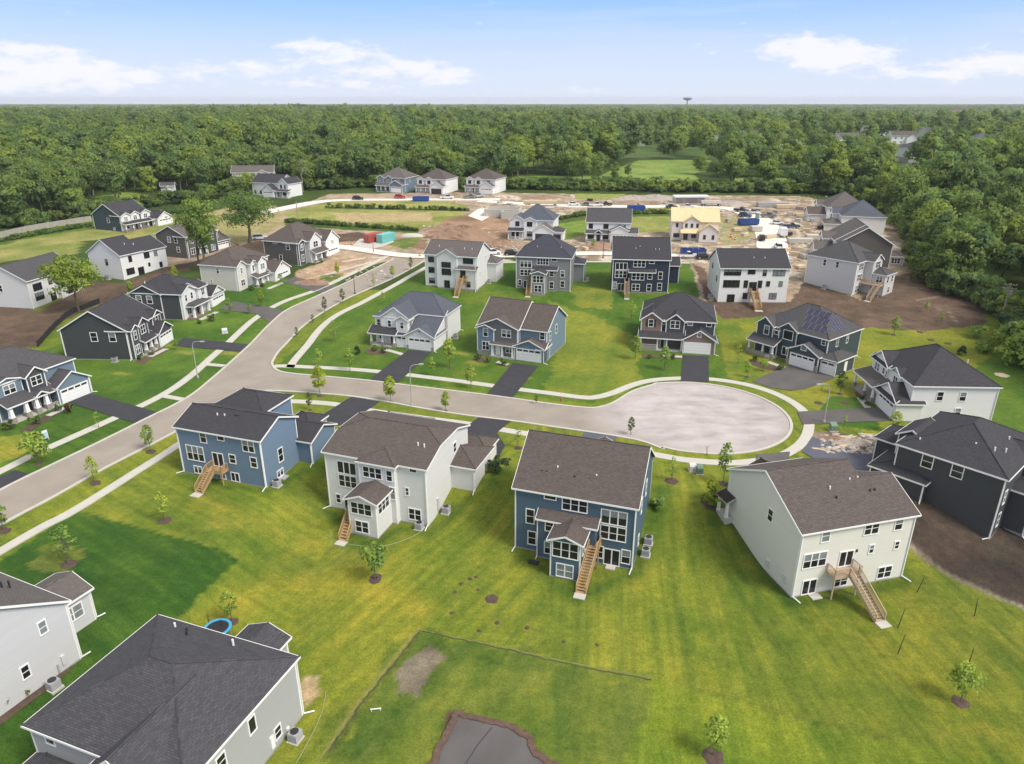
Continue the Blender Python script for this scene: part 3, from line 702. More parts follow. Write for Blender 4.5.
ribbon('sidewalk', smooth_line(W2([(161.8, 395.8), (182, 399.5)])), 1.2, -.1, .078, M['concrete'])
# drives
def drive(L, mat, off=.085): sheet('driveway', W2(L), off, M[mat])
drive([(408.5, 350), (431.5, 353), (398, 382.8), (369.5, 379.8)], 'asphalt')
drive([(513, 363), (538.5, 366.5), (513, 397.5), (487, 394)], 'asphalt')
drive([(683, 355.5), (708.5, 356.4), (709, 382.2), (680.5, 382.4)], 'asphalt')
drive([(791, 365.5), (835, 378), (806, 389), (790, 391), (772, 388), (752, 382), (766, 375)], 'asphalt_old')
drive([(797, 412), (860, 408.5), (886, 407), (898, 420), (886, 421), (803, 425)], 'asphalt_old')
drive([(802, 452), (812, 437), (873, 456), (885, 470), (850, 480)], 'asphalt_blue')
drive([(67.8, 402.6), (90.5, 393.8), (160, 413), (136.5, 424)], 'asphalt')
drive([(172, 346), (184, 338), (249, 344.5), (241, 353), (240, 352)], 'asphalt')
drive([(219, 309.5), (231, 301.5), (262, 306), (286, 311), (270, 323), (256, 314)], 'asphalt_old')
drive([(282, 282), (294, 277), (337, 286.5), (322, 294)], 'asphalt_old')
drive([(351.5, 397), (379.5, 402), (346, 426), (308, 424)], 'asphalt')
drive([(479, 417.5), (511, 421.3), (497, 433), (505, 446), (498.5, 458), (478, 450), (462, 430)], 'asphalt')
drive([(585, 432), (617, 436.8), (610, 448), (575, 444)], 'asphalt_blue')
drive([(757, 454.5), (790, 452), (786, 474), (752, 474)], 'asphalt_old')
drive([(-60, 505), (15, 470.5), (31, 474.5), (2, 489.5), (-60, 524)], 'asphalt')
sheet('court', W2([(457, 715), (512, 729.5), (530, 739), (532, 753), (550, 764), (566, 790), (414, 800), (432, 764)]), .07, M['asphalt_old'])
ribbon('court_edging', W2([(414, 800), (432, 764), (457, 714), (512, 728), (531, 738.5), (533, 753), (552, 765), (570, 792)]), .55, -.1, .16, M['mulch_red'], jit=.12)
ribbon('ditch_edge', W2([(419, 629.5), (512, 649), (552, 659), (612, 671), (655, 678.5)]), .16, -.2, .012, m_plain('straw', (.18, .18, .045), .95, None, .5, 1.2), jit=.07)
ribbon('ditch', W2([(398, 659), (420, 630.8), (512, 650.6), (552, 660.6), (612, 672.6), (652, 680)]), .16, -.2, .02, m_plain('ditch_earth', (.06, .075, .022), .95, None, .7, 1.0), jit=.08)
ribbon('ditch_edge', W2([(419, 629.5), (397, 656), (361, 699.5), (325, 751), (300, 790)]), .16, -.2, .012, bpy.data.materials['straw'], jit=.08)
ribbon('ditch', W2([(398, 659), (363, 701.5), (329, 752)]), .22, -.2, .01, bpy.data.materials['ditch_earth'], jit=.1)
ribbon('court_joint', W2([(492, 728), (478, 745), (466, 764), (455, 785)]), .09, .06, .078, M['asphalt'])
# entrance paths and site drives
for L in ([(384, 349.5), (392, 351.5), (404, 355)], [(497, 362), (508, 365)], [(662, 356), (682, 357)], [(768, 362), (785, 368)], [(860, 398), (868, 408)], [(48, 416), (70, 406)], [(150, 357), (166, 349)], [(200, 320), (217, 312)], [(268, 289), (282, 283)], [(342, 262), (365, 258), (388, 257)], [(325, 275), (372, 262)]):
    ribbon('front_path', W2(L), 1.1, -.1, .075, M['concrete'])
# ------------------------------------------------------------------ house kit
PI = math.pi
FACE = {'F': 0, 'S': PI / 2, 'B': PI, 'L': -PI / 2}
_wc = {}
def win_mesh(w, h, n, r, style):
    k = ('w', round(w, 1), round(h, 1), n, r, style)
    if k in _wc: return _wc[k]
    w, h = k[1], k[2]; m = MB(); c = .11 if style != 'k' else .05; d = .07
    m.box(-w / 2, w / 2, -d, .01, h / 2 - c, h / 2); m.box(-w / 2, w / 2, -d - .02, .01, -h / 2, -h / 2 + c)
    for s in (-1, 1): m.box(min(s * w / 2, s * (w / 2 - c)), max(s * w / 2, s * (w / 2 - c)), -d, .01, -h / 2 + c, h / 2 - c)
    iw = w - 2 * c
    for i in range(1, n):
        x = -iw / 2 + iw * i / n; b = .065 if style != 'k' else .05
        m.box(x - b, x + b, -d + .01, .01, -h / 2 + c, h / 2 - c)
    for j in range(1, r):
        z = -h / 2 + c + (h - 2 * c) * j / r
        m.box(-w / 2 + c, w / 2 - c, -d + .02, .008, z - .03, z + .03)
    p = MB().box(-w / 2 + c, w / 2 - c, -.025, .005, -h / 2 + c, h / 2 - c)
    mat = M['dark_metal'] if style == 'k' else M['white']
    hb = p.mesh('pane_half', [M['glass'], M['glass_blind']], recalc=False)
    p2 = MB().box(-w / 2 + c, w / 2 - c, -.025, .005, -h / 2 + c, h * .02).box(-w / 2 + c, w / 2 - c, -.025, .005, h * .02 + .001, h / 2 - c); hb = p2.mesh('pane_half', [M['glass'], M['glass_blind']])
    for i_, f_ in enumerate(hb.polygons): f_.material_index = i_ // 6
    _wc[k] = (m.mesh('window', mat), p.mesh('pane', M['glass']), p.mesh('pane_blind', M['glass_blind']), hb)
    return _wc[k]
def garage_mesh(w, h, glass):
    k = ('g', round(w, 1), round(h, 1), glass)
    if k in _wc: return _wc[k]
    m = MB(); rows = 4; rh = h / rows
    for i in range(rows):
        m.box(-w / 2, w / 2, -.03, .01, i * rh + .012, (i + 1) * rh - .012)
        nc = max(2, round(w / 1.2))
        for j in range(nc):
            if glass and i == rows - 1: continue
            x0 = -w / 2 + w * j / nc + .1; m.box(x0, x0 + w / nc - .2, -.045, -.02, i * rh + .1, (i + 1) * rh - .1)
    f = MB(); f.box(-w / 2 - .14, -w / 2, -.06, .01, 0, h + .14); f.box(w / 2, w / 2 + .14, -.06, .01, 0, h + .14); f.box(-w / 2, w / 2, -.06, .01, h, h + .14)
    p = None
    if glass:
        p = MB(); nc = max(2, round(w / 1.2))
        for j in range(nc):
            x0 = -w / 2 + w * j / nc + .12; p.box(x0, x0 + w / nc - .24, -.045, -.02, 3 * rh + .14, h - .12)
        p = p.mesh('pane', M['glass'])
    _wc[k] = (m.mesh('garage_door', M['white']), f.mesh('door_frame', M['white']), p)
    return _wc[k]

HOUSES = {}
class House:
    def __init__(s, key, label, px, ang, wall, roof, name='house', group=None, trim='white', xy=None, dz=0, cat='house'):
        p = Vector((xy[0], xy[1], H(*xy))) if xy else G(*px)
        p.z += dz
        s.root = empty(name, p, R(ang)); tag(s.root, label, cat, group); s.p = p; s.a = R(ang)
        s.W = {}; s.RF = {}; s.Tr = MB(); s.Fd = MB(); s.wall = wall; s.roof = roof; s.trim = trim; HOUSES[key] = s; s.rs = random.Random(key)
        s.vents = []
    def wxy(s, x, y): c, q = math.cos(s.a), math.sin(s.a); return (s.p.x + x * c - y * q, s.p.y + x * q + y * c)
    def gz(s, x, y): return H(*s.wxy(x, y)) - s.p.z
    def wm(s, mat): return s.W.setdefault(mat or s.wall, MB())
    def roofpoly(s, pts, fas, mat=None):
        """one slope; fas = flags of edges that carry a white board"""
        m = s.RF.setdefault(mat or s.roof, MB()); P = [Vector(p) for p in pts]
        u = (P[1] - P[0]).normalized(); n = (P[1] - P[0]).cross(P[-1] - P[0]).normalized()
        if n.z < 0: n = -n
        v = n.cross(u); o = s.rs.random() * 20
        m.slab(P, (0, 0, -.13), [((p - P[0]).dot(u) + o, (p - P[0]).dot(v) + o) for p in P])
        cen = sum(P, Vector()) / len(P)
        for i, f in enumerate(fas):
            a, b = P[i], P[(i + 1) % len(P)]
            if (b - a).length < .2: continue
            if f == 1:
                d = b - a; out = Vector((d.y, -d.x, 0)).normalized()
                if out.dot(a - cen) < 0: out = -out
                q0, q1 = a + out * .028, b + out * .028; e = (b - a).normalized() * .028
                s.Tr.bar(q0 - e - Vector((0, 0, .095)), q1 + e - Vector((0, 0, .095)), .05, .20)
            elif f == 2: m.tube(a, b, .085, n=5)
    def walls(s, mp, x0, x1, y0, y1, z0, e, eb, side, mat, cb):
        m = s.wm(mat); t = -.03
        f = lambda x, y, z: mp(x, y, z)
        m.poly([f(x0, y0, z0), f(x1, y0, z0), f(x1, y0, e + t), f(x0, y0, e + t)])
        m.poly([f(x0, y1, z0), f(x1, y1, z0), f(x1, y1, eb + t), f(x0, y1, eb + t)])
        for x in (x0, x1): m.poly([f(x, y0, z0), f(x, y0, e + t)] + [f(x, y, z + t) for y, z in side] + [f(x, y1, eb + t), f(x, y1, z0)])
        if z0 > -2: m.poly([f(x0, y0, z0), f(x1, y0, z0), f(x1, y1, z0), f(x0, y1, z0)])
        else:
            A, B = f(x0, y0, 0), f(x1, y1, 0); a, b, c, d = min(A[0], B[0]), max(A[0], B[0]), min(A[1], B[1]), max(A[1], B[1])
            s.Fd.box(a - .015, b + .015, c - .015, d + .015, -3.2, .16)
        if cb:
            for x, sx in ((x0, -1), (x1, 1)):
                for y, sy, ee in ((y0, -1, e), (y1, 1, eb)):
                    p = f(x + sx * .02, y + sy * .02, 0); q = f(x - sx * .13, y - sy * .13, 0)
                    s.Tr.box(min(p[0], q[0]), max(p[0], q[0]), min(p[1], q[1]), max(p[1], q[1]), max(z0, .1) if z0 > -2 else .1, ee - .12)
    def block(s, t, x0, x1, y0, y1, e, p=.5, z0=-3, wall=None, ov=.35, cb=True, ym=None, eb=None, c=None, run=3, ends=(1, 1), roof=None, nowall=False, fas=True):
        F = 1 if fas else 0; ov *= .86
        if t in ('gx', 'gy', 'jx', 'hip'): e += .65 * p * ov + .05
        if eb is not None and t in ('gx', 'gy', 'jx'): eb += .65 * p * ov + .05
        if c: c += .1
        if t in ('gy',): mp = lambda u, v, z: (v, u, z); x0, x1, y0, y1 = y0, y1, x0, x1
        else: mp = lambda u, v, z: (u, v, z)
        oa, ob = ov * ends[0], ov * ends[1]; eb = e if eb is None else eb
        if t in ('gx', 'gy', 'jx'):
            ym = (y0 + y1) / 2 if ym is None else ym; r = e + p * (ym - y0); pb = (r - eb) / (y1 - ym)
            A0, A1 = y0 - ov, y1 + ov; zA, zB = e - p * ov, eb - pb * ov; xa, xb = x0 - oa, x1 + ob
            if t == 'jx':
                yc0 = y0 + (c - e) / p; yc1 = y1 - (c - eb) / pb
                s.roofpoly([mp(xa, A0, zA), mp(xb, A0, zA), mp(xb, yc0, c), mp(xb - run, ym, r), mp(xa + run, ym, r), mp(xa, yc0, c)], [F, F, 2, 2, 2, F])
                s.roofpoly([mp(xb, A1, zB), mp(xa, A1, zB), mp(xa, yc1, c), mp(xa + run, ym, r), mp(xb - run, ym, r), mp(xb, yc1, c)], [F, F, 2, 0, 2, F])
                for xx, q in ((xb, -run), (xa, run)): s.roofpoly([mp(xx, yc0, c), mp(xx, yc1, c), mp(xx + q, ym, r)], [F, 0, 0])
                side = [(yc0, c), (yc1, c)]
            else:
                s.roofpoly([mp(xa, A0, zA), mp(xb, A0, zA), mp(xb, ym, r), mp(xa, ym, r)], [F, F * ends[1], 2, F * ends[0]], roof)
                s.roofpoly([mp(xb, A1, zB), mp(xa, A1, zB), mp(xa, ym, r), mp(xb, ym, r)], [F, F * ends[0], 0, F * ends[1]], roof)
                side = [(ym, r)]
            if not nowall: s.walls(mp, x0, x1, y0, y1, z0, e, eb, side, wall, cb)
        elif t == 'hip':
            w, d = x1 - x0 + 2 * ov, y1 - y0 + 2 * ov; zA = e - p * ov; h = min(w, d) / 2
            a, b, c_, d_ = (x0 - ov, y0 - ov), (x1 + ov, y0 - ov), (x1 + ov, y1 + ov), (x0 - ov, y1 + ov); r = zA + p * h
            if w >= d: r0, r1 = (a[0] + h, a[1] + h), (b[0] - h, b[1] + h)
            else: r0, r1 = (a[0] + h, a[1] + h), (a[0] + h, d_[1] - h)
            P = lambda q, z: mp(q[0], q[1], z)
            if w >= d:
                s.roofpoly([P(a, zA), P(b, zA), P(r1, r), P(r0, r)], [F, 2, 2, 2], roof); s.roofpoly([P(c_, zA), P(d_, zA), P(r0, r), P(r1, r)], [F, 2, 0, 2], roof)
                s.roofpoly([P(b, zA), P(c_, zA), P(r1, r)], [F, 0, 0], roof); s.roofpoly([P(d_, zA), P(a, zA), P(r0, r)], [F, 0, 0], roof)
            else:
                s.roofpoly([P(b, zA), P(c_, zA), P(r1, r), P(r0, r)], [F, 2, 2, 2], roof); s.roofpoly([P(d_, zA), P(a, zA), P(r0, r), P(r1, r)], [F, 2, 0, 2], roof)
                s.roofpoly([P(a, zA), P(b, zA), P(r0, r)], [F, 0, 0], roof); s.roofpoly([P(c_, zA), P(d_, zA), P(r1, r)], [F, 0, 0], roof)
            if not nowall: s.walls(mp, x0, x1, y0, y1, z0, e, e, [], wall, cb)
        elif t == 'shed':                        # low edge y0 at e, high edge y1 at eb
            pp = (eb - e) / (y1 - y0)
            s.roofpoly([mp(x0 - oa, y0 - ov, e - pp * ov), mp(x1 + ob, y0 - ov, e - pp * ov), mp(x1 + ob, y1, eb), mp(x0 - oa, y1, eb)], [F, F, 0, F], roof)
            if not nowall:
                m = s.wm(wall); t_ = -.05
                m.poly([(x0, y0, z0), (x1, y0, z0), (x1, y0, e + t_), (x0, y0, e + t_)])
                for x in (x0, x1): m.poly([(x, y0, z0), (x, y0, e + t_), (x, y1, eb + t_), (x, y1, z0)])
                if z0 < -2: s.Fd.box(x0 - .015, x1 + .015, y0 - .015, y1, -3.2, .16)
        return s
    def _at(s, o, f, u, z, at):
        o.parent = s.root; o.rotation_euler = (0, 0, FACE[f]); o.location = (u, at, z) if f in 'FB' else (at, u, z)
    def win(s, f, u, z, w, h, n=1, r=2, at=0, style='w', blind=None, shut=None):
        fm, pm, pb, hb = win_mesh(w, h, n, r, style)
        o = link('window', fm); s._at(o, f, u, z + h / 2, at)
        q_ = s.rs.random() if blind is None else (0 if blind else 1)
        link('pane', pb if q_ < .10 else hb if q_ < .32 and h > 1 else pm, o)
        if shut:
            for q in (-1, 1):
                so_ = link('shutter', MB().box(-.2, .2, -.05, .01, -h / 2, h / 2).mesh('shutter', M['dark_metal'])); so_.parent = o; so_.location = (q * (w / 2 + .22), 0, 0)
        return s
    def wins(s, f, at, L, style='w'):
        for q in L: s.win(f, *q[:4], *(q[4:6] if len(q) > 4 else ()), at=at, style=style)
        return s
    def garage(s, f, u, w, h=2.35, at=0, z=.12, glass=True):
        d, fr, p = garage_mesh(w, h, glass)
        o = link('garage_door', d); s._at(o, f, u, z, at); link('door_frame', fr, o)
        if p: link('pane', p, o)
        return s
    def door(s, f, u, z, w=1.0, h=2.15, at=0, mat='door_dark'):
        m = MB(); m.box(-w / 2, -w / 2 + .1, -.07, .01, 0, h); m.box(w / 2 - .1, w / 2, -.07, .01, 0, h); m.box(-w / 2 + .1, w / 2 - .1, -.07, .01, h - .1, h)
        o = m.build('door', M['white']); s._at(o, f, u, z, at)
        MB().box(-w / 2 + .1, w / 2 - .1, -.035, .005, .02, h - .1).build('door_leaf', M[mat], o)
        return s
    def slider(s, f, u, z, w=1.85, h=2.1, at=0, style='w'):
        fm, pm, pb, hb = win_mesh(w, h, 2, 1, style)
        o = link('patio_door', fm); s._at(o, f, u, z + h / 2, at); link('pane', pm, o); return s
    def column(s, x, y, z1, z0=.15, w=.24, stone=True, taper=1.0):
        m = MB(); zb = z0
        o = None
        if stone:
            zb = z0 + .75
        b, t = w * (1 + .35 * taper) / 2, w / 2; n = 4
        q0 = [(x - b, y - b, zb), (x + b, y - b, zb), (x + b, y + b, zb), (x - b, y + b, zb)]; q1 = [(x - t, y - t, z1), (x + t, y - t, z1), (x + t, y + t, z1), (x - t, y + t, z1)]
        for i in range(4): j = (i + 1) % 4; m.poly([q0[i], q0[j], q1[j], q1[i]])
        m.poly(q1); m.poly(q0[::-1]); m.box(x - b - .04, x + b + .04, y - b - .04, y + b + .04, zb, zb + .1)
        o = m.build('column', M['white'], s.root)
        if stone: MB().box(x - b - .1, x + b + .1, y - b - .1, y + b + .1, -.5, zb).build('column_base', M['stone'], o)
        return s
    def porch(s, x0, x1, y0, y1, h=.3, mat='concrete'):
        MB().box(x0, x1, y0, y1, -1.5, h).build('porch', M[mat], s.root); return s
    def railing(s, P, parent=None, h=.9, mat='white', base=0):
        m = MB()
        for a, b in zip(P, P[1:]):
            a = Vector(a); b = Vector(b); L = (b - a).length
            m.bar(a + Vector((0, 0, h)), b + Vector((0, 0, h)), .09, .07); m.bar(a + Vector((0, 0, .12)), b + Vector((0, 0, .12)), .05, .06)
            k = max(1, int(L / .16))
            for i in range(k + 1):
                c = a.lerp(b, i / k); w_ = .045 if i in (0, k) else .018
                m.box(c.x - w_, c.x + w_, c.y - w_, c.y + w_, c.z + (base if i in (0, k) else .12), c.z + h)
        return m.build('railing', M[mat], parent or s.root)
    def stair(s, x, w, y0, z, run, deck=None, skew=0, mat='timber'):
        """timber steps falling towards -y from (x, y0, z); deck = (x0, x1, depth) landing"""
        zb = s.gz(x + skew, y0 - run); st = MB(); n = max(6, round((z - zb) / .19))
        for q in (-1, 1): st.bar((x + q * w / 2, y0, z - .14), (x + q * w / 2 + skew, y0 - run, zb + .05), .06, .28)
        for i in range(n):
            t_ = (i + .5) / n; yy = y0 - run * t_; zz = z + (zb - z) * t_; xx = x + skew * t_
            st.box(xx - w / 2, xx + w / 2, yy - run / n * .55, yy + run / n * .55, zz - .02, zz + .03)
        o = st.build('stair', M[mat], s.root)
        for q in (-1, 1): s.railing([(x + q * (w / 2), y0, z), (x + q * (w / 2) + skew, y0 - run, zb + .1)], o, mat=mat)
        MB().box(x + skew - w * .6, x + skew + w * .6, y0 - run - .95, y0 - run - .02, zb - .3, zb + .09).build('landing_slab', M['concrete'], o)
        if deck:
            a, b, d = deck; m = MB(); m.box(a, b, y0, y0 + d - .02, z - .06, z); m.box(a, b, y0, y0 + .07, z - .3, z - .065); m.box(a, a + .07, y0 + .075, y0 + d - .02, z - .3, z - .065); m.box(b - .07, b, y0 + .075, y0 + d - .02, z - .3, z - .065)
            for xx in (a + .12, b - .12):
                zz = s.gz(xx, y0); m.box(xx - .07, xx + .07, y0 + .08, y0 + .22, zz - .3, z - .3)
            k = m.build('deck', M[mat], s.root)
            for e0, e1 in ((a, x - w / 2), (x + w / 2, b)):
                if e1 - e0 > .25: s.railing([(e0, y0 + .05, z), (e1, y0 + .05, z)], k, mat=mat)
            for xx in (a + .05, b - .05): s.railing([(xx, y0 + .05, z), (xx, y0 + d - .1, z)], k, mat=mat)
        return s
    def vent(s, x, y, z, dark=False):
        MB().tube((x, y, z - .3), (x, y, z + .42), .09, n=8).build('vent_pipe', M['dark_metal' if dark else 'white'], s.root); return s
    def spout(s, x, y, e, dx=0, dy=-1, lx=0, ly=0):
        """downspout with its kick-out foot; stands just off the corner"""
        z = s.gz(x, y); px, py = x + lx, y + ly; m = MB()
        m.box(px - .05, px + .05, py - .05, py + .05, z + .2, e - .25); m.bar((px, py, z + .25), (px + dx * 1.0, py + dy * 1.0, z + .08), .1, .09)
        m.build('downspout', M['white'], s.root); return s
    def box(s, name, mat, *b): MB().box(*b).build(name, M[mat], s.root); return s
    def done(s):
        for k, m in s.W.items(): m.build('wall', M[k], s.root)
        s.Fd.build('foundation', M['found'], s.root)
        for k, m in s.RF.items(): m.build('roof', M[k], s.root)
        s.Tr.build('trim', M[s.trim], s.root)
        return s

def ac_unit(h, x, y, label, name='air_conditioner'):
    wx_, wy_ = h.wxy(x, y); r = empty(name, (wx_, wy_, H(wx_, wy_)), h.a); tag(r, label, 'air conditioner', 'air conditioners beside the houses')
    m = MB().box(-.42, .42, -.42, .42, .08, .92)
    for i in range(9): m.box(-.45, .45, -.45, .45, .14 + i * .085, .17 + i * .085)
    m.build('casing', M['metal'], r); MB().box(-.55, .55, -.55, .55, -.2, .08).build('pad', M['concrete'], r)
    MB().lathe([(.36, .92), (.36, .97), (.30, .97)], n=14).build('fan_guard', M['dark_metal'], r)
    return r
# ------------------------------------------------------------------ houses backing onto the south yards
BACK = 'houses backing onto the south yards'
h = House('N1', 'light blue two storey house with charcoal roof and short timber back stair', (184.4, 472.2), -18.7, 'sky_wall', 'roof_black', group=BACK)
h.block('gx', 0, 13.4, 0, 7.75, 7.0, .42); h.block('hip', 0, 8.3, 7.4, 14, 7.0, .42); h.block('gx', 8, 15.6, 7.5, 13.6, 3.6, .42, z0=-3); h.block('hip', 8.6, 12.9, 11.5, 15.6, 3.7, .5)
h.wins('F', 0, [(4.36, 5.2, 1.05, 1.75), (7.26, 6.0, 1.25, .75, 1, 1), (11.47, 4.95, 1.95, 1.95, 2, 2), (2.55, 2.2, 2.9, 2.3, 3, 2), (8.61, 2.8, 1.15, 1.45), (11.97, 2.8, 1.15, 1.55), (2.52, .2, 1.35, 1.25, 2, 1), (8.59, .1, 1.45, 1.4, 2, 1)])
h.slider('F', 6.24, 1.95, 1.8, 2.1); h.wins('S', 13.4, [(3.62, 2.1, 1.1, 2.1), (3.07, .1, 1.4, 1.15, 2, 1)]); h.win('F', 6.6, .1, .9, 1.3)
h.stair(5.9, 1.15, -1.4, 1.95, 2.6, deck=(5.3, 7.7, 1.4), skew=.05)
h.vent(4.9, 2.6, 8.1).vent(6.0, 2.7, 8.1).vent(7.6, 2.9, 8.2, True).vent(8.0, 2.95, 8.2, True)
h.spout(0, 0, 7, -.8, -.6, .05, -.08).spout(13.4, 0, 7, .2, -1, -.05, -.08).spout(15.6, 7.5, 3.7, .3, -1, -.06, -.08)
h.box('basement_well', 'metal', 13.42, 14.3, 2.5, 3.7, -.6, .12).done()
ac_unit(h, 14.3, 1.0, 'small grey air conditioner at the right wall of the light blue house')

h = House('N2', 'white three storey house with brown roof and sunroom bump-out above the lawn', (330.5, 507), -19.3, 'pearl_wall', 'roof_brown', group=BACK)
h.block('jx', 0, 14.1, 0, 13.0, 8.2, .335, c=9.5, run=3.1); h.block('hip', 5.3, 10.25, -.8, 6, 8.2, .33, fas=True)
h.block('gy', 5.7, 9.5, -4.4, -.7, 5.0, .38, ov=.45); h.block('hip', 9, 17.4, 7.3, 13.6, 5.1, .38); h.block('hip', -.3, 6.8, 12.5, 17.2, 6.2, .42); h.block('hip', 11.8, 17.0, 12.6, 16.4, 5.0, .5)
h.wins('F', 0, [(3.06, 5.45, 2.75, 1.75, 3, 1), (3.04, 3.5, 2.7, 1.8, 3, 2), (1.38, .85, .85, 1.45), (12.42, 7.4, 1.05, .65, 1, 1), (11.43, 3.95, .6, 1.2), (12.32, .6, 1.75, 1.7, 2, 2)])
h.slider('F', 2.85, .05, 1.3, 2.1); h.wins('F', -.8, [(7.2, 6.0, 2.7, 1.65, 3, 2), (9.55, 6.0, .95, 1.6), (9.85, 3.55, .75, 1.75)])
h.wins('F', -4.4, [(7.5, 3.0, 2.9, 1.7, 3, 2), (7.4, .45, 1.9, 1.7, 2, 2)]); h.wins('S', 9.5, [(-2.6, 3.0, 2.7, 1.7, 3, 2)]); h.win('S', 8.6, 6.2, 1.0, 1.5, at=14.1)
h.door('S', 11.2, 1.4, 1.0, 2.1, at=17.4, mat='white'); h.stair(4.85, 1.1, -1.3, 2.75, 4.9, deck=(4.2, 5.6, 1.3), skew=.9)
h.vent(11.6, 3.2, 9.4).vent(12.5, 3.1, 9.4).spout(0, 0, 8.2, -.7, -.7, .05, -.08).spout(14.1, 0, 8.2, .1, -1, -.06, -.08).spout(17.4, 7.3, 5.1, .2, -1, -.06, -.08)
h.box('meter_box', 'silver_wall', 14.1, 14.3, 2.6, 3.0, 1.0, 2.6).box('patio_step', 'concrete', 17.4, 18.6, 10.6, 11.8, 1.0, 1.3).done()
ac_unit(h, 15.1, 3.2, 'grey air conditioner at the right wall of the white three storey house'); ac_unit(h, 13.2, -.7, 'grey air conditioner at the rear corner of the white three storey house')

h = House('N3', 'slate blue three storey house with large brown roof and gabled sunroom', (515, 547), -18.5, 'blue_wall', 'roof_brown', group=BACK)
h.block('gx', 0, 13.95, 0, 12.4, 8.2, .68); h.block('shed', 3.1, 9.75, -1.0, 0, 5.45, eb=6.05, ov=.3); h.block('gy', 5.4, 8.8, -4.0, -.9, 4.95, .4, ov=.42)
h.block('gy', 3.0, 11, 10, 17, 5.5, .5); h.porch(0, 3, 12.4, 14.5, 2.4)
h.wins('F', 0, [(4.2, 7.3, 1.5, .8, 1, 1), (7.06, 6.3, 3.0, 1.8, 3, 2), (1.85, 3.65, 1.15, 2.0), (2.1, .8, 1.1, 1.9), (11.55, 5.45, 3.0, 1.9, 3, 1), (11.55, 3.4, 3.0, 1.95, 3, 2), (13.15, .65, 1.1, 1.9), (10.15, .75, .95, 1.7)])
h.slider('F', 11.55, .06, 1.9, 2.25); h.wins('F', -4.0, [(7.1, 2.75, 2.95, 2.1, 3, 2), (7.1, .2, 2.0, 1.8, 2, 2)]); h.wins('F', -1.0, [(4.45, 3.75, 1.15, 1.5), (4.3, .7, .95, 1.7)]); h.wins('S', 8.8, [(-2.4, 2.75, 1.6, 2.1, 2, 2)])
h.wins('S', 13.95, [(4.2, 5.0, .9, 2.0), (7.4, 5.6, 1.0, 2.0), (3.6, 1.0, .8, 1.4)])
h.stair(9.65, 1.05, -1.2, 2.95, 4.7, deck=(8.85, 10.3, 1.2), skew=-.25)
h.vent(4.3, 2.6, 9.9).vent(8.9, 2.4, 9.7).vent(2.6, 2.0, 9.4, True).vent(3.2, 2.0, 9.4, True).vent(6.5, 1.9, 9.4, True)
h.spout(0, 0, 8.2, -.1, -1, .06, -.08).spout(13.95, 0, 8.2, -.1, -1, -.06, -.08).spout(3.1, -1, 5.4, 0, -.5, -.06, -.08)
h.box('window_well', 'dark_metal', 2.4, 3.6, -2.6, -1.9, -.3, .12).box('patio_step', 'concrete', 11.0, 12.1, -.8, -.03, -.3, .12).done()
ac_unit(h, 15.0, 5.0, 'grey air conditioner at the right wall of the slate blue house'); ac_unit(h, 15.0, 3.1, 'grey air conditioner nearest the rear corner of the slate blue house')

h = House('N4', 'ivory three storey house with brown roof and long timber deck stair', (791, 598), 14.8, 'ivory_wall', 'roof_brown', group=BACK)
h.block('gx', 0, 10.2, 0, 13.9, 8.2, .5, ends=(1, 0), cb=False); h.block('gx', 10.2, 14.04, 0, 9.4, 8.2, .5, ends=(0, 1), cb=False)
for b_ in ((-.02, .13, -.02, .13), (13.91, 14.06, -.02, .13), (-.02, .13, 13.77, 13.92)): h.Tr.box(*b_, .1, 8.2); h.block('gy', 4.4, 9.4, 13.5, 17.6, 5.4, .5); h.roofpoly([(-1.15, 12.0, 4.75), (-1.15, 14.5, 4.75), (.05, 14.5, 5.3), (.05, 12.0, 5.3)], [1, 1, 0, 1])
h.porch(-1.0, 0, 12.1, 14.3, 2.6); h.column(-.85, 12.3, 4.7, 2.6, stone=False).column(-.85, 14.1, 4.7, 2.6, stone=False)
h.wins('F', 0, [(2.92, 6.55, 1.05, 1.55), (8.56, 6.5, 1.9, 1.6, 2, 2), (11.99, 6.5, 1.05, 1.55), (2.11, 3.5, 2.85, 1.95, 3, 2), (9.11, 4.0, .7, 1.2), (12.37, 3.95, .65, 1.15), (11.55, .35, 1.95, 1.6, 2, 2), (5.95, .35, 1.8, 1.4, 2, 2)])
h.slider('F', 6.02, 2.95, 1.75, 2.0); h.slider('F', 2.01, .1, 1.75, 1.95); h.win('L', 5.35, 6.2, 1.0, 1.6)
h.stair(6.15, 1.1, -1.45, 2.9, 4.1, deck=(3.8, 7.0, 1.45), skew=.35, mat='timber_pale'); h.box('patio_step', 'concrete', 2.0, 3.2, -.95, -.03, -.3, .12)
h.vent(5.8, 3.9, 10.2).vent(8.8, 4.6, 10.4).vent(9.9, 4.7, 10.4).vent(5.9, 2.8, 9.6, True).vent(10.3, 3.0, 9.7, True).vent(10.9, 3.0, 9.7, True)
h.spout(0, 0, 8.2, .3, -1, .07, -.08).spout(14.04, 0, 8.2, .4, -1, -.07, -.08)
h.box('wall_light', 'dark_metal', 7.15, 7.3, -.12, 0, 4.6, 4.9).box('meter_box', 'silver_wall', -.16, 0, 1.2, 1.7, 1.0, 1.9).box('hose_reel', 'silver_wall', -.2, 0, 4.3, 4.8, .9, 1.7).done()

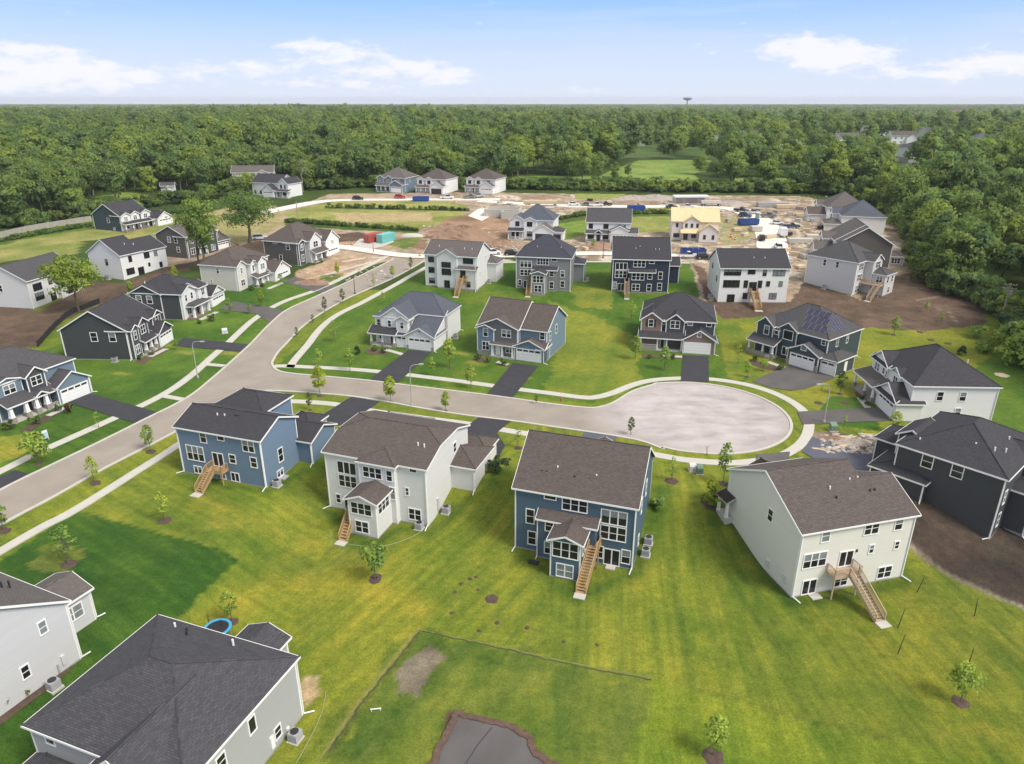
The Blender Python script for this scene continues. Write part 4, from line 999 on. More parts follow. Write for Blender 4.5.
h = House('N5', 'charcoal black hip roofed house with white trim on bare soil at the right', (989, 539.7), -48.7, 'char_wall', 'roof_black', group=BACK)
h.block('hip', -12.1, 0, 0, 14.5, 8.35, .5); h.block('hip', -14.4, -7.8, -1.2, 5.5, 4.75, .36); h.block('gy', -13.4, -10.2, 3.5, 9, 8.2, .6); h.block('hip', -16.5, -12, 5, 10.5, 6.0, .5)
h.block('shed', 0, 2.2, 4.0, 9.5, 5.4, eb=5.41, nowall=True, fas=False, ov=0); h.block('hip', -1, 2.4, 4.0, 9.5, 5.5, .4); h.block('gx', -6, .6, 7.5, 11.5, 8.3, .6)
h.wins('F', 0, [(-8.4, 6.35, 1.35, 1.75, 1, 2), (-5.0, 6.35, 1.35, 1.75, 1, 2)]); h.wins('S', 0, [(1.6, 4.3, 1.0, 1.9), (1.6, 1.2, 1.0, 1.9)]); h.wins('S', 2.4, [(5.4, 3.0, 1.0, 1.7), (5.4, .6, 1.0, 1.6), (7.9, 3.0, 1.8, 1.7, 2, 2)])
h.vent(-1.8, 5.0, 9.5).vent(-2.6, 3.4, 9.9).vent(-4.6, 3.2, 9.8).vent(-10.2, 1.4, 9.0).vent(-2.5, 8.5, 9.7)
h.spout(0, 0, 8.3, -.5, -.6, -.06, -.08).spout(2.4, 4, 5.5, .6, -.6, .0, -.08).spout(-7.8, -1.2, 4.7, .2, -.6, -.06, -.08).done()

h = House('B1', 'pale grey house with brown roof at the lower left frame edge', (81.7, 658.8), 66, 'silver_wall', 'roof_taupe', group=BACK)
h.block('gy', -10.3, 0, 0, 14, 6.5, .62); h.block('gx', -.5, 4.1, 3.3, 8.2, 3.9, .4)
h.wins('F', 0, [(-2.35, 4.75, .8, 1.45), (-4.6, 1.8, .8, 1.45)]); h.win('F', 2.15, 1.6, 2.0, 1.6, 2, 2, at=3.3, blind=True)
h.vent(-3.4, 5.2, 9.0).vent(-3.0, 5.0, 8.7).vent(-1.6, 4.6, 8.0, True).vent(-2.1, 4.8, 8.2, True)
h.spout(0, 0, 6.5, .9, .1, .02, -.08).spout(4.1, 3.3, 3.9, .9, 0, .02, -.08); h.box('meter_box', 'silver_wall', -1.7, -1.35, -.16, 0, .7, 1.7).box('meter_pipe', 'metal', -2.2, -2.05, -.14, 0, .3, 1.2).done()
ac_unit(h, -3.3, -.9, 'grey air conditioner by the foundation of the pale grey brown roofed house')

h = House('B2', 'grey house with big charcoal shingle hip roof, cropped by the bottom edge', (303, 715.6), 70, 'stone_grey_wall', 'roof_slate', group=BACK)
h.block('hip', -12.4, 0, 0, 14.6, 6.35, .45); h.block('gx', -13.8, -6, 1.3, 7.5, 5.8, .84, ends=(1, 0)); h.block('hip', -20, -11.5, 3.8, 14.4, 3.4, .36); h.block('gx', -1, 4.1, 4.2, 8.4, 3.7, .4)
h.wins('F', 0, [(-5.7, 4.0, .95, 1.6, 1, 1), (-9.1, 4.0, 1.0, 1.4), (-3.2, .8, .9, 1.3)]); h.win('L', 4.6, 4.4, 1.5, 1.5, 2, 2, at=-13.8); h.win('L', 12.6, 5.0, 1.0, .7, 1, 1, at=-12.4)
h.vent(-.9, 11.6, 6.9).vent(-1.1, 5.2, 7.2).vent(-1.0, 10.2, 6.9, True).vent(-1.6, 9.6, 7.2, True)
h.spout(0, 0, 6.3, .7, -.6, .03, -.08); h.box('meter_box', 'white', -4.2, -3.8, -.16, 0, .6, 1.8).box('vent_cover', 'white', -2.2, -1.9, -.12, 0, .5, .8).done()
ac_unit(h, -2.3, -.9, 'grey air conditioner beside the grey house with charcoal hip roof')
# ------------------------------------------------------------------ houses fronting the close
CLOSE = 'houses fronting the close'
h = House('M1', 'white house with blue grey hip roof on the corner lot, white double garage door', (370, 345), -18.1, 'pearl_wall', 'roof_blue', group=CLOSE)
h.block('hip', .7, 14.3, 5.6, 14, 6.0, .76); h.block('hip', .7, 8.4, 1.6, 12, 6.0, .5); h.block('gy', 2.3, 8.4, 1.3, 8, 6.0, .68, wall='batten_white'); h.block('gy', 5.9, 8.4, .8, 3, 5.8, .6, z0=2.6, wall='batten_white')
h.block('shed', 8.4, 14.3, .4, 7.3, 3.2, eb=6.7, ov=.2); h.block('gy', 8.2, 14.35, 0, 6, 3.0, .56, wall='batten_white'); h.block('shed', .2, 5.9, -.2, 1.5, 3.0, eb=4.0, nowall=True, roof='roof_black')
h.block('shed', 5.9, 8.4, .3, 1.4, 2.95, eb=3.3, roof='roof_black'); h.porch(.2, 5.8, -.2, 1.6, .3)
for x in (.45, 3.0, 5.6): h.column(x, 0, 2.95, .3)
h.garage('F', 11.3, 4.7, 2.35).garage('F', 7.2, 2.1, 2.3, at=.3); h.wins('F', 1.6, [(1.5, 3.9, .9, 1.4), (1.9, 1.0, 1.1, 1.5)]); h.wins('F', 1.3, [(4.1, 3.85, .9, 1.5)]); h.win('F', 7.15, 3.9, .9, 1.5, at=.8); h.win('F', 11.3, 3.7, .8, .6, 1, 1, blind=True)
h.door('F', 4.6, .3, 1.0, 2.1, at=1.3); h.box('stone_pier', 'stone', 8.35, 8.75, -.1, 0, 0, 1.0).box('stone_pier', 'stone', 13.85, 14.35, -.1, 0, 0, 1.0)
h.spout(14.3, 14, 6, .8, 0, .07, -.05).spout(14.35, 0, 3, .6, -.2, .05, -.08).done(); ac_unit(h, 15.2, 9.2, 'dark air conditioner at the right wall of the blue grey roofed white house')

h = House('M2', 'steel blue house with brown gable roof, grey centre gable and white garage door', (477.5, 354.5), -22.5, 'steel_wall', 'roof_brown', group=CLOSE)
h.block('gx', 0, 8.4, .9, 13.4, 6.1, .6, ends=(1, 1)); h.block('gx', 8.4, 13.9, 1.6, 13.0, 6.0, .6, ends=(0, 1)); h.block('gy', -.05, 8.35, .5, 6, 6.0, .42, wall='batten_grey'); h.block('gy', -.1, 3.5, .2, 2, 5.6, .4, wall='sky_wall')
h.block('gy', 7.9, 13.95, -.1, 3.4, 2.95, .46, wall='steel_wall'); h.block('shed', 2.9, 8.0, -.1, 1.2, 2.95, eb=3.7, nowall=True); h.block('shed', 12.6, 13.95, 0, 1.7, 3.0, eb=3.8)
h.porch(2.7, 7.8, -.2, .7, .3)
for x in (3.2, 5.3, 7.5): h.column(x, .0, 2.9, .3, stone=False, w=.3)
h.box('stone_plinth', 'stone', -.12, 2.7, .08, .2, -.5, .95); h.garage('F', 10.9, 4.9, 2.35, at=-.1)
h.wins('F', .2, [(1.75, 3.9, 1.15, 1.75), (1.75, 1.15, 1.6, 1.75, 2, 2)]); h.wins('F', .5, [(6.0, 4.1, 2.0, 1.65, 2, 2), (6.6, 1.0, 1.5, 1.5, 2, 2)]); h.wins('F', 1.6, [(13.0, 4.2, 1.15, 1.6)]); h.wins('S', 13.9, [(3.4, 3.6, 1.0, 1.9), (7.0, 4.0, 1.0, 1.9)])
h.door('F', 4.2, .3, 1.0, 2.1, at=.5, mat='white').spout(13.95, -.1, 3, .9, -.2, .03, -.08).done()

h = House('M3', 'iron grey hip roofed house with two brown brick gables and blank white garage door', (640, 350.5), -12.1, 'iron_wall', 'roof_black', group=CLOSE)
h.block('hip', 0, 14.2, 2.4, 15, 6.1, .62); h.block('gy', -.2, 3.9, 1.8, 8, 6.0, .72, wall='brick'); h.block('gy', 4.7, 8.3, 1.7, 9, 6.0, .78); h.block('shed', -.3, 8.3, .5, 2.4, 2.95, eb=4.1, nowall=True)
h.block('gy', 8.25, 14.4, 0, 3.6, 2.95, .62, wall='brick'); h.porch(-.2, 8.2, .5, 2.4, .3); h.box('stone_plinth', 'stone', -.2, 3.2, .45, .6, 0, .9); h.railing([(.3, .7, .3), (3.1, .7, .3)])
for x in (.05, 3.3, 5.1, 8.0): h.column(x, .75, 2.9, .3, stone=False)
h.garage('F', 11.05, 4.9, 2.2, glass=False); h.win('F', 1.75, 4.55, 1.1, 1.55, at=1.8, shut=True); h.win('F', 4.3, 5.0, .7, .9, at=2.4, r=1); h.wins('F', 1.7, [(6.45, 4.5, 1.95, 1.7, 2, 2)]); h.wins('F', 2.4, [(9.4, 5.1, 1.1, .75, 1, 1), (13.0, 5.1, 1.1, .75, 1, 1), (1.7, 1.2, 1.7, 1.35, 2, 2), (6.5, 1.2, 1.7, 1.35, 2, 2)])
h.win('F', 11.2, 3.55, .95, .8, 1, 1, blind=True); h.door('F', 4.1, .3, 1.05, 2.15, at=2.4); h.spout(14.4, 0, 2.9, .8, -.3, .03, -.08).spout(0, 2.4, 6, -.4, -.2, -.07, .3).done()
ac_unit(h, 15.2, 8.0, 'grey air conditioner beside the brick gabled house')

h = House('M4', 'dark teal house with solar panels on its grey hip roof and three garage bays', (752, 352), -52.3, 'teal_wall', 'roof_grey', group=CLOSE)
h.block('hip', 0, 14.4, 1.6, 13.4, 6.05, .66); h.block('gy', -.2, 3.4, .9, 6, 6.0, .8); h.block('gy', 4.5, 8.3, 1.2, 8, 6.0, .7); h.block('shed', 3.4, 4.5, 1.3, 3, 5.6, eb=6.4)
h.block('shed', -.6, 5.0, -.9, 1.2, 2.95, eb=3.9, nowall=True); h.block('gy', 8.0, 14.3, -.7, 5, 3.1, .52); h.block('hip', 13.8, 17.4, 0, 6.3, 3.0, .42)
h.porch(-.6, 5, -.9, 1.2, .35); h.box('stone_plinth', 'stone', -.65, 3.4, -1.0, -.9, -.5, .95)
for x in (-.4, 2.7, 4.8): h.column(x, -.7, 2.9, .35)
h.garage('F', 11.1, 4.8, 2.35, at=-.7).garage('F', 15.8, 2.6, 2.3); h.wins('F', .9, [(2.0, 4.0, 1.25, 1.9, 1, 1)]); h.wins('F', 1.3, [(3.95, 4.4, .9, 1.1, 1, 1)]); h.wins('F', 1.2, [(6.5, 4.0, 2.1, 1.95, 1, 1), (6.6, .9, 1.9, 1.7, 2, 1)]); h.wins('F', 1.6, [(1.5, .9, 2.2, 1.6, 3, 1), (13.5, 4.7, .9, 1.1)])
h.win('F', 11.1, 3.5, 1.2, 1.1, 1, 1, at=-.7, blind=True); h.wins('S', 14.4, [(4.8, 4.0, .8, 1.8), (8.4, 4.0, .8, 1.8)]); h.door('S', 3.4, .15, 1.0, 2.1, at=17.4, mat='white'); h.door('F', 4.0, .35, 1.0, 2.1, at=1.2)
h.box('stone_pier', 'stone', 7.95, 8.5, -.82, -.7, 0, 1.2).box('stone_pier', 'stone', 13.75, 14.3, -.82, -.7, 0, 1.2)
def solar_rows(rows, fn):
    for r_ in rows:
        P = [Vector(fn(*q)) for q in r_]; n_ = (P[1] - P[0]).cross(P[3] - P[0]).normalized(); n_ = n_ if n_.z > 0 else -n_
        o_ = MB().slab([p + n_ * .16 for p in P], -n_ * .06).build('solar_panel', M['solar'], h.root)
        fm = MB()
        for k_ in range(5):
            a_ = P[0].lerp(P[1], k_ / 4) + n_ * .165; b_ = P[3].lerp(P[2], k_ / 4) + n_ * .165; fm.bar(a_, b_, .03, .012)
        fm.build('panel_frame', M['metal'], o_)
solar_rows([[(x0, y, 0), (x0 + 4.6, y, 0), (x0 + 4.6, y + 1.25, 0), (x0, y + 1.25, 0)] for x0, y in ((8.3, 2.5), (7.7, 4.0), (7.1, 5.4))], lambda x, y, z: (x, y, 6.05 + .66 * (y - 1.6)))
solar_rows([[(x, y0, 0), (x, y0 + 3.6, 0), (x - 1.25, y0 + 3.6, 0), (x - 1.25, y0, 0)] for x, y0 in ((13.6, 4.9), (12.1, 5.4))], lambda x, y, z: (x, y, 6.05 + .66 * (14.4 - x)))
h.spout(17.4, 6.3, 3, .6, .3, .05, -.1).spout(14.4, 13.4, 6, .8, .2, .05, -.1).done()

h = House('M5', 'bright white house with charcoal hip roof and tan porch roof right of the close', (897.6, 421.9), -2.5, 'white_wall', 'roof_black', group=CLOSE)
h.block('hip', 1.5, 14.3, .4, 14.6, 6.05, .63); h.block('gx', 1.3, 7, 8.6, 14.2, 6.0, .62); h.block('gx', 1.3, 6, 4.2, 7.2, 6.0, .6); h.block('gx', -.6, 3.4, .1, 6.9, 3.1, .6)
h.block('shed', -1.35, 1.5, 6.9, 14.6, 3.0, eb=3.01, nowall=True, fas=False, ov=0, roof='white'); 
h.roofpoly([(-1.6, 6.9, 3.1), (-1.6, 14.8, 3.1), (1.5, 14.8, 4.0), (1.5, 6.9, 4.0)], [1, 1, 0, 1], 'roof_taupe')
h.roofpoly([(.85, 8.2, 5.8), (.85, 14.7, 5.8), (1.6, 14.7, 6.5), (1.6, 8.2, 6.5)], [1, 1, 0, 1]); h.roofpoly([(-1.1, 0, 2.95), (-1.1, 7.1, 2.95), (-.4, 7.1, 3.7), (-.4, 0, 3.7)], [1, 1, 0, 1])
h.porch(-1.3, 1.4, 7, 14.5, .35, 'stone')
for y in (7.3, 10.2, 14.2): h.column(-1.1, y, 3.05, .35)
h.wins('F', .4, [(5.75, 3.5, 1.15, 1.6), (9.2, 3.5, 1.15, 1.6)]); h.win('F', 9.0, 1.0, 1.0, 1.4, at=.4)
h.wins('L', 1.3, [(12.4, 3.9, 1.9, 1.6, 2, 2), (10.0, 4.2, .8, 1.2), (8.9, 4.0, .6, 1.2)]); h.wins('L', 1.3, [(5.7, 4.0, 1.5, 1.5, 2, 2)]); h.wins('L', 1.5, [(12.0, 1.0, 2.2, 1.6, 3, 2), (8.2, 1.0, 1.0, 1.6)]); h.door('L', 9.8, .35, 1.0, 2.1, at=1.5)
h.garage('L', 3.5, 5.0, 2.35, at=-.6).spout(14.3, .4, 6, .8, -.2, 0, -.08).vent(12.2, 6.2, 7.9).done()

# ------------------------------------------------------------------ houses on the rise behind, backs to the camera
RISE = 'houses on the rise behind the close'
h = House('U1', 'white three storey house with brown grey roof and stepped rear gable', (426, 285.5), -17.2, 'pearl_wall', 'roof_taupe', group=RISE)
h.block('gx', 0, 14.0, 0, 10, 8.2, .54); h.block('gy', 3.6, 9.0, -.75, 5, 8.2, .6); h.block('shed', 8.6, 14.2, -.9, 0, 5.35, eb=5.85); h.block('hip', 11, 16.5, 8, 13.5, 5.2, .5)
h.wins('F', 0, [(1.74, 6.15, 1.6, 1.45, 2, 2), (1.75, 3.45, 1.6, 1.5, 2, 2), (1.76, .75, 1.6, 1.4, 2, 2), (11.7, 6.35, 2.7, 1.45, 3, 2)], 'k'); h.wins('F', -.75, [(6.1, 5.25, 2.5, 1.4, 3, 1), (6.1, 3.35, 2.5, 1.6, 3, 2)], 'k'); h.slider('F', 6.2, .06, 1.5, 1.95, -.75, 'k'); h.slider('F', 10.6, 2.9, 1.45, 2.0, -.9, 'k'); h.win('F', 11.9, .7, 1.3, 1.35, 2, 2, at=-.9, style='k')
h.stair(10.5, 1.1, -1.9, 2.8, 3.6, deck=(9.8, 11.8, 1.0)); h.wins('S', 14, [(2.2, 3.2, .6, .9), (6.5, 6.6, .6, .8)]); h.vent(10, 2.2, 9.5).vent(12, 2.2, 9.5).vent(3, 2.6, 9.7).spout(14, 0, 8.2, .2, -.8, -.06, -.95).done()
ac_unit(h, 14.9, 6.4, 'grey air conditioner beside the stepped gable white house')

h = House('U2', 'mid grey three storey hip roofed house with gabled sunroom', (516, 288), -10.6, 'grey_wall', 'roof_navy', group=RISE)
h.block('hip', 0, 13.8, 0, 12, 8.2, .72); h.block('shed', 4.4, 10.4, -.9, 0, 5.4, eb=5.95, roof='roof_black'); h.block('gy', 4.6, 8.0, -4.4, -.8, 4.95, .36, ov=.4, roof='roof_black'); h.block('hip', 11, 16.45, 8, 13, 5.2, .45)
h.wins('F', 0, [(2.5, 5.4, 2.95, 1.7, 3, 1), (2.5, 3.3, 2.95, 1.6, 3, 2), (6.8, 6.2, 3.0, 1.7, 4, 2), (9.66, 7.2, 1.5, .8, 1, 1), (11.8, 3.3, 1.15, 1.75), (11.85, .7, 1.2, 1.7), (1.0, .8, 1.0, 1.5)]); h.wins('F', -.9, [(9.2, 3.5, 1.2, 1.5), (9.2, .5, 1.2, 1.8)]); h.wins('F', -4.4, [(6.3, 2.7, 2.7, 1.8, 3, 2), (6.3, .35, 1.9, 1.75, 2, 2)])
h.slider('F', 2.7, .06, 1.6, 2.1); h.stair(4.0, 1.05, -1.3, 2.7, 4.3, deck=(3.4, 4.6, 1.3)); h.vent(5.0, 2.6, 10.0).vent(11, 2.6, 10.0).spout(13.8, 0, 8.2, .3, -.6, -.06, -.08).spout(16.45, 8, 5.2, .8, -.2, 0, -.08).done()
ac_unit(h, 17.3, 9.3, 'grey air conditioner beside the mid grey house'); 

h = House('U3', 'navy blue three storey house with plain charcoal gable roof', (611.5, 291), -6.2, 'navy_wall', 'roof_black', group=RISE)
h.block('gx', 0, 13.9, 0, 12, 8.2, .70); h.block('shed', 4.2, 10.3, -.8, 0, 5.35, eb=5.85); h.block('gx', 10, 17.3, 8, 14, 5.1, .5)
h.wins('F', 0, [(2.1, 5.5, 3.0, 1.75, 3, 1), (2.1, 3.4, 2.95, 1.9, 3, 2), (6.5, 6.2, 3.05, 1.8, 3, 2), (9.5, 7.15, 1.45, .8, 1, 1), (11.8, 3.2, 1.15, 2.05), (11.8, .5, 1.2, 1.9), (.7, .5, 1.0, 1.9)]); h.wins('F', -.8, [(6.3, 3.1, 3.1, 1.95, 3, 2), (9.2, 3.4, 1.2, 1.6), (9.15, .35, 1.2, 1.95), (5.9, .4, 2.0, 1.8, 2, 2)])
h.slider('F', 2.3, .06, 1.7, 2.0); h.stair(3.6, 1.0, -1.2, 2.7, 3.9, deck=(3.0, 4.1, 1.2), mat='timber_pale'); h.vent(5.6, 2.8, 10.1).vent(6.6, 3.4, 10.5).vent(10.4, 2.6, 10.0).vent(11.3, 2.6, 10.0).spout(13.9, 0, 8.2, .2, -.6, -.06, -.08).done()

h = House('U4', 'wide white three storey house with black windows on brown soil', (717.5, 302.3), -1.6, 'white_wall', 'roof_black', group=RISE)
h.block('gx', 0, 16.2, 0, 11.6, 8.4, .58); h.block('hip', 12, 18.0, 5.5, 11.2, 5.4, .4)
h.wins('F', 0, [(2.8, 6.6, 3.95, 1.65, 4, 1), (7.27, 6.95, 1.8, 1.1, 2, 2), (10.4, 6.55, .95, 1.5), (13.76, 6.55, 2.9, 1.65, 3, 1), (2.83, 3.7, 3.9, 1.8, 4, 2), (6.24, 3.65, 1.0, 1.8), (9.6, 3.65, 1.0, 1.75), (11.5, 4.0, .9, 1.3), (14.5, 4.0, .9, 1.3), (6.4, .9, 1.1, 1.5), (9.3, .9, 1.0, 1.5), (13.0, .9, 1.8, 1.5, 2, 2)], 'k')
h.slider('F', 7.95, 2.95, 1.8, 2.1, 0, 'k'); h.slider('F', 3.05, .1, 1.75, 1.9, 0, 'k'); h.wins('L', 0, [(3.0, 4.4, .8, 1.5), (8, 6.6, .8, 1.4)], 'k'); h.stair(8.1, 1.5, -1.2, 2.85, 4.6, deck=(7.1, 9.1, 1.2), mat='timber'); h.vent(8.3, 2.9, 10.1).vent(10.9, 2.9, 10.1).done()
ac_unit(h, -1.1, 1.6, 'grey air conditioner at the left wall of the wide white house'); ac_unit(h, -1.1, 3.4, 'grey air conditioner further back along the wide white house')

h = House('U5', 'light grey three storey house with grey roof, rear sunroom and raw timber deck', (852.3, 295.4), -50, 'silver_wall', 'roof_grey', group=RISE)
h.block('hip', -13.0, 0, 0, 12, 8.2, .60); h.block('gx', -7, 2.0, 4.2, 8.8, 8.2, .62); h.block('hip', -1, 5.2, 4.6, 9.8, 5.3, .4)
h.wins('F', 0, [(-8.3, 6.0, .95, 1.7), (-5.0, 6.0, .95, 1.7)]); h.wins('S', 0, [(2.0, 6.0, 2.3, 1.7, 3, 2), (2.0, 3.3, 2.3, 1.8, 3, 2), (2.0, .4, 2.3, 1.9, 3, 2)]); h.wins('S', 2.0, [(6.5, 6.3, 2.5, 1.7, 3, 2)]); h.wins('S', 5.2, [(6.0, 3.1, 1.0, 1.7), (8.4, 3.1, 1.0, 1.7), (7.4, .5, 1.2, 1.6)]); h.wins('F', 4.6, [(3.8, 3.1, 1.6, 1.7, 2, 2)])
h.slider('F', 1.4, 3.0, 1.6, 2.0, 4.6); h.stair(4.4, 1.1, 2.6, 2.9, 3.6, deck=(.3, 5.0, 1.95), mat='timber_pale'); h.spout(0, 0, 8.2, .2, -.8, -.06, -.08).done()
ac_unit(h, -7.0, -1.0, 'grey air conditioner by the light grey house beside the soil')
# ------------------------------------------------------------------ houses along the west side of the street
WEST = 'houses along the west side of the street'
Z5 = lambda x, y: (50 + x / 5.389, 260 + y / 5.389)
h = House('L1', 'slate blue house with grey roof and craftsman porch at the left edge', (62.4, 402.7), 69, 'steel_wall', 'roof_grey', group=WEST)
h.block('hip', -11.5, 4.9, 1.8, 13.5, 6.0, .55); h.block('gy', -1.0, 4.95, -.9, 6, 3.15, .62); h.block('gx', -1, 4.9, 3, 13, 3.2, .55); h.block('gy', -4.4, -1.3, .6, 6, 6.1, .72, wall='iron_wall', ov=.4); h.block('gy', -9.2, -4.6, 1.5, 6, 6.0, .3, wall='steel_wall')
h.block('shed', -9.0, -1.0, -.6, 1.8, 3.0, eb=4.0, nowall=True); h.block('gy', -4.6, -2.6, -.9, 2, 3.0, .6, nowall=True, ov=.15); h.porch(-9.0, -1.1, -.7, 1.8, .3)
for x in (-8.7, -6.2, -4.5, -2.8): h.column(x, -.5, 2.95, .3, w=.42, taper=1.5)
h.garage('F', 2.0, 4.9, 2.3, at=-.9); h.wins('F', .6, [(-2.85, 4.2, 1.9, 1.6, 2, 2)]); h.wins('F', 1.5, [(-6.7, 4.0, 2.0, 1.6, 2, 2)]); h.wins('F', 1.8, [(-7.6, 1.0, 1.9, 1.5, 2, 2), (-1.6, 1.0, 1.3, 1.6, 2, 2)]); h.door('F', -3.7, .3, 1.1, 2.15, at=.6); h.box('stone_plinth', 'stone', -2.3, -1.0, -.62, -.5, 0, .9); h.spout(4.95, -.9, 3.1, .6, -.4, .03, -.08).done()

h = House('L2', 'charcoal gable house with white trim beside black silt fence', (132.6, 360.2), 88, 'char_wall', 'roof_black', group=WEST)
h.block('gx', 0, 12.2, 0, 13, 5.95, .58); h.block('gy', .03, 2.6, -.8, 4, 5.9, .6, wall='iron_wall', ov=.25); h.block('gy', 2.6, 6.4, -.6, 5, 6.0, .62, wall='iron_wall'); h.block('gy', 9.0, 12.3, -.3, 4, 6.0, .6, wall='iron_wall')
h.block('gy', 7.4, 12.7, -1.9, 2, 3.1, .62, wall='iron_wall'); h.block('shed', 2.6, 7.4, -1.6, .2, 3.0, eb=3.8, nowall=True); h.porch(2.6, 7.4, -1.6, 0, .3)
for x in (3.2, 5.2, 7.0): h.column(x, -1.3, 2.95, .3, w=.36)
h.garage('F', 10.1, 4.7, 2.3, at=-1.9); h.wins('L', 0, [(3.0, 3.7, 1.35, 1.9), (6.6, 3.7, 1.35, 1.9)]); h.wins('F', -.8, [(1.2, 3.8, 1.1, 1.8), (1.2, .9, 1.5, 1.9, 2, 2)]); h.wins('F', -.6, [(4.5, 4.0, 1.8, 1.8, 2, 2), (4.0, 1.0, 1.4, 1.6, 2, 2)]); h.wins('F', -.3, [(10.6, 4.4, 1.2, 1.5)]); h.door('F', 6.0, .3, 1.0, 2.1, at=0)
h.spout(0, 13, 5.9, -.6, -.2, -.08, -.04).spout(0, 0, 5.9, -.6, -.2, -.08, .2).done()
ac_unit(h, -1.0, 2.9, 'white air conditioner by the charcoal gable house wall')

h = House('L3', 'grey two storey house with white front gables and detached looking garage wing', (183.6, 320.3), 82, 'iron_wall', 'roof_black', group=WEST)
h.block('hip', 0, 10.6, 0, 12, 6.05, .55); h.block('gx', -.25, 4, 4.4, 11.9, 5.9, .5); h.block('gy', .03, 5.4, -.5, 6, 6.0, .5, wall='batten_white'); h.block('gx', 5.6, 9.0, -1.2, 3, 6.1, .5, wall='batten_white', z0=-3); h.block('hip', 9.5, 15.4, -1.7, 6, 3.2, .62, wall='white_wall')
h.block('gy', 9.6, 15.35, -1.75, 3, 3.2, .6, wall='white_wall'); h.block('hip', 1.0, 7.6, -2.4, .3, 3.0, .35, nowall=True, roof='roof_grey'); h.porch(.8, 8, -2.4, 0, .35, 'brick')
for x in (1.3, 4.4, 7.3): h.column(x, -2.1, 2.95, .35, w=.34, stone=False)
h.garage('F', 12.5, 4.7, 2.3, at=-1.75); h.wins('L', -.25, [(9.8, 3.6, 1.4, 1.9), (7.2, 3.6, 1.4, 1.9)]); h.wins('F', -.5, [(1.5, 4.0, 1.0, 1.6), (3.8, 4.0, 1.0, 1.6), (2.0, .9, 1.7, 1.5, 2, 2)]); h.wins('F', -1.2, [(7.3, 4.0, 1.4, 1.8, 2, 2), (8.3, .9, 1.0, 1.7)]); h.door('F', 5.2, .35, 1.0, 2.1, at=-.5); h.vent(1.2, 8.6, 8.0).done()

h = House('L4', 'beige two storey house with brown hip roof and paired front gables', (238.1, 291.7), 75, 'beige_wall', 'roof_brown', group=WEST)
h.block('hip', 0, 14.4, 0, 10.2, 6.4, .62); h.block('gy', .03, 3.6, -.5, 5, 6.3, .62); h.block('gy', 4.2, 6.4, -1.6, 4, 6.3, .6, wall='white_wall'); h.block('gy', 6.0, 9.6, -2.6, 5, 6.3, .62, wall='white_wall'); h.block('gy', 9.2, 16.4, -5, 3, 3.2, .62, wall='white_wall')
h.block('gx', 9.4, 16.3, -4, 3, 3.2, .5); h.block('shed', 3.8, 9.3, -3.4, -1.6, 3.0, eb=3.7, nowall=True); h.porch(3.6, 9.2, -3.4, -1.4, .3)
for x in (4.0, 6.2, 8.6): h.column(x, -3.1, 2.95, .3, w=.34)
h.garage('F', 12.8, 4.9, 2.35, at=-5); h.wins('L', 0, [(5.0, 4.3, .9, 1.5), (7.3, 1.8, .7, 1.0), (8.0, 5.4, .6, .5, 1, 1)]); h.wins('F', -.5, [(1.8, 4.2, 1.0, 1.6), (1.8, 1.1, 1.6, 1.7, 2, 2)]); h.wins('F', -2.6, [(7.8, 4.2, 1.9, 1.6, 2, 2)]); h.win('F', 5.2, 4.2, .9, 1.6, at=-1.6); h.door('F', 6.4, .3, 1.0, 2.1, at=-2.6); h.win('F', 12.8, 4.3, .8, .8, 1, 1, at=-5); h.done()

h = House('L5', 'taupe house with brown hip roof and arched front gables by bare dirt yard', (298.7, 266), 70, 'taupe_wall', 'roof_brown', group=WEST)
h.block('hip', 0, 15, 0, 11, 6.5, .70); h.block('gy', .03, 3.0, -.6, 4, 6.3, .5, wall='iron_wall'); h.block('gy', 4.0, 9.2, -1.6, 5, 6.4, .72, wall='pearl_wall'); h.block('gy', 10.6, 17.3, -2.2, 5, 5.2, .75, wall='white_wall'); h.block('shed', 4.2, 10.4, -3.0, -1.2, 3.1, eb=4.2, nowall=True); h.porch(4, 10.4, -3, -1.4, .3)
for x in (4.5, 7.3, 10): h.column(x, -2.7, 3.0, .3, w=.36)
h.garage('F', 14, 4.9, 2.35, at=-2.2); h.wins('L', 0, [(2.9, 4.3, 1.3, 1.7), (5.6, 1.2, 1.1, 1.6), (7.0, 5.7, 1.5, .6, 2, 1)]); h.wins('F', -.6, [(1.5, 4.1, 1.3, 1.8, 2, 2), (1.5, 1.0, 1.3, 2.0, 2, 2)]); h.wins('F', -1.6, [(6.6, 4.2, 2.2, 1.8, 2, 2), (5.6, 1, 1.4, 1.8)]); h.win('F', 14, 3.9, 1.2, 1.2, 2, 2, at=-2.2); h.win('F', 14, 3.9, 1, 1, at=-2.2) if 0 else None; h.door('F', 8.4, .3, 1.0, 2.2, at=-1.6).done()

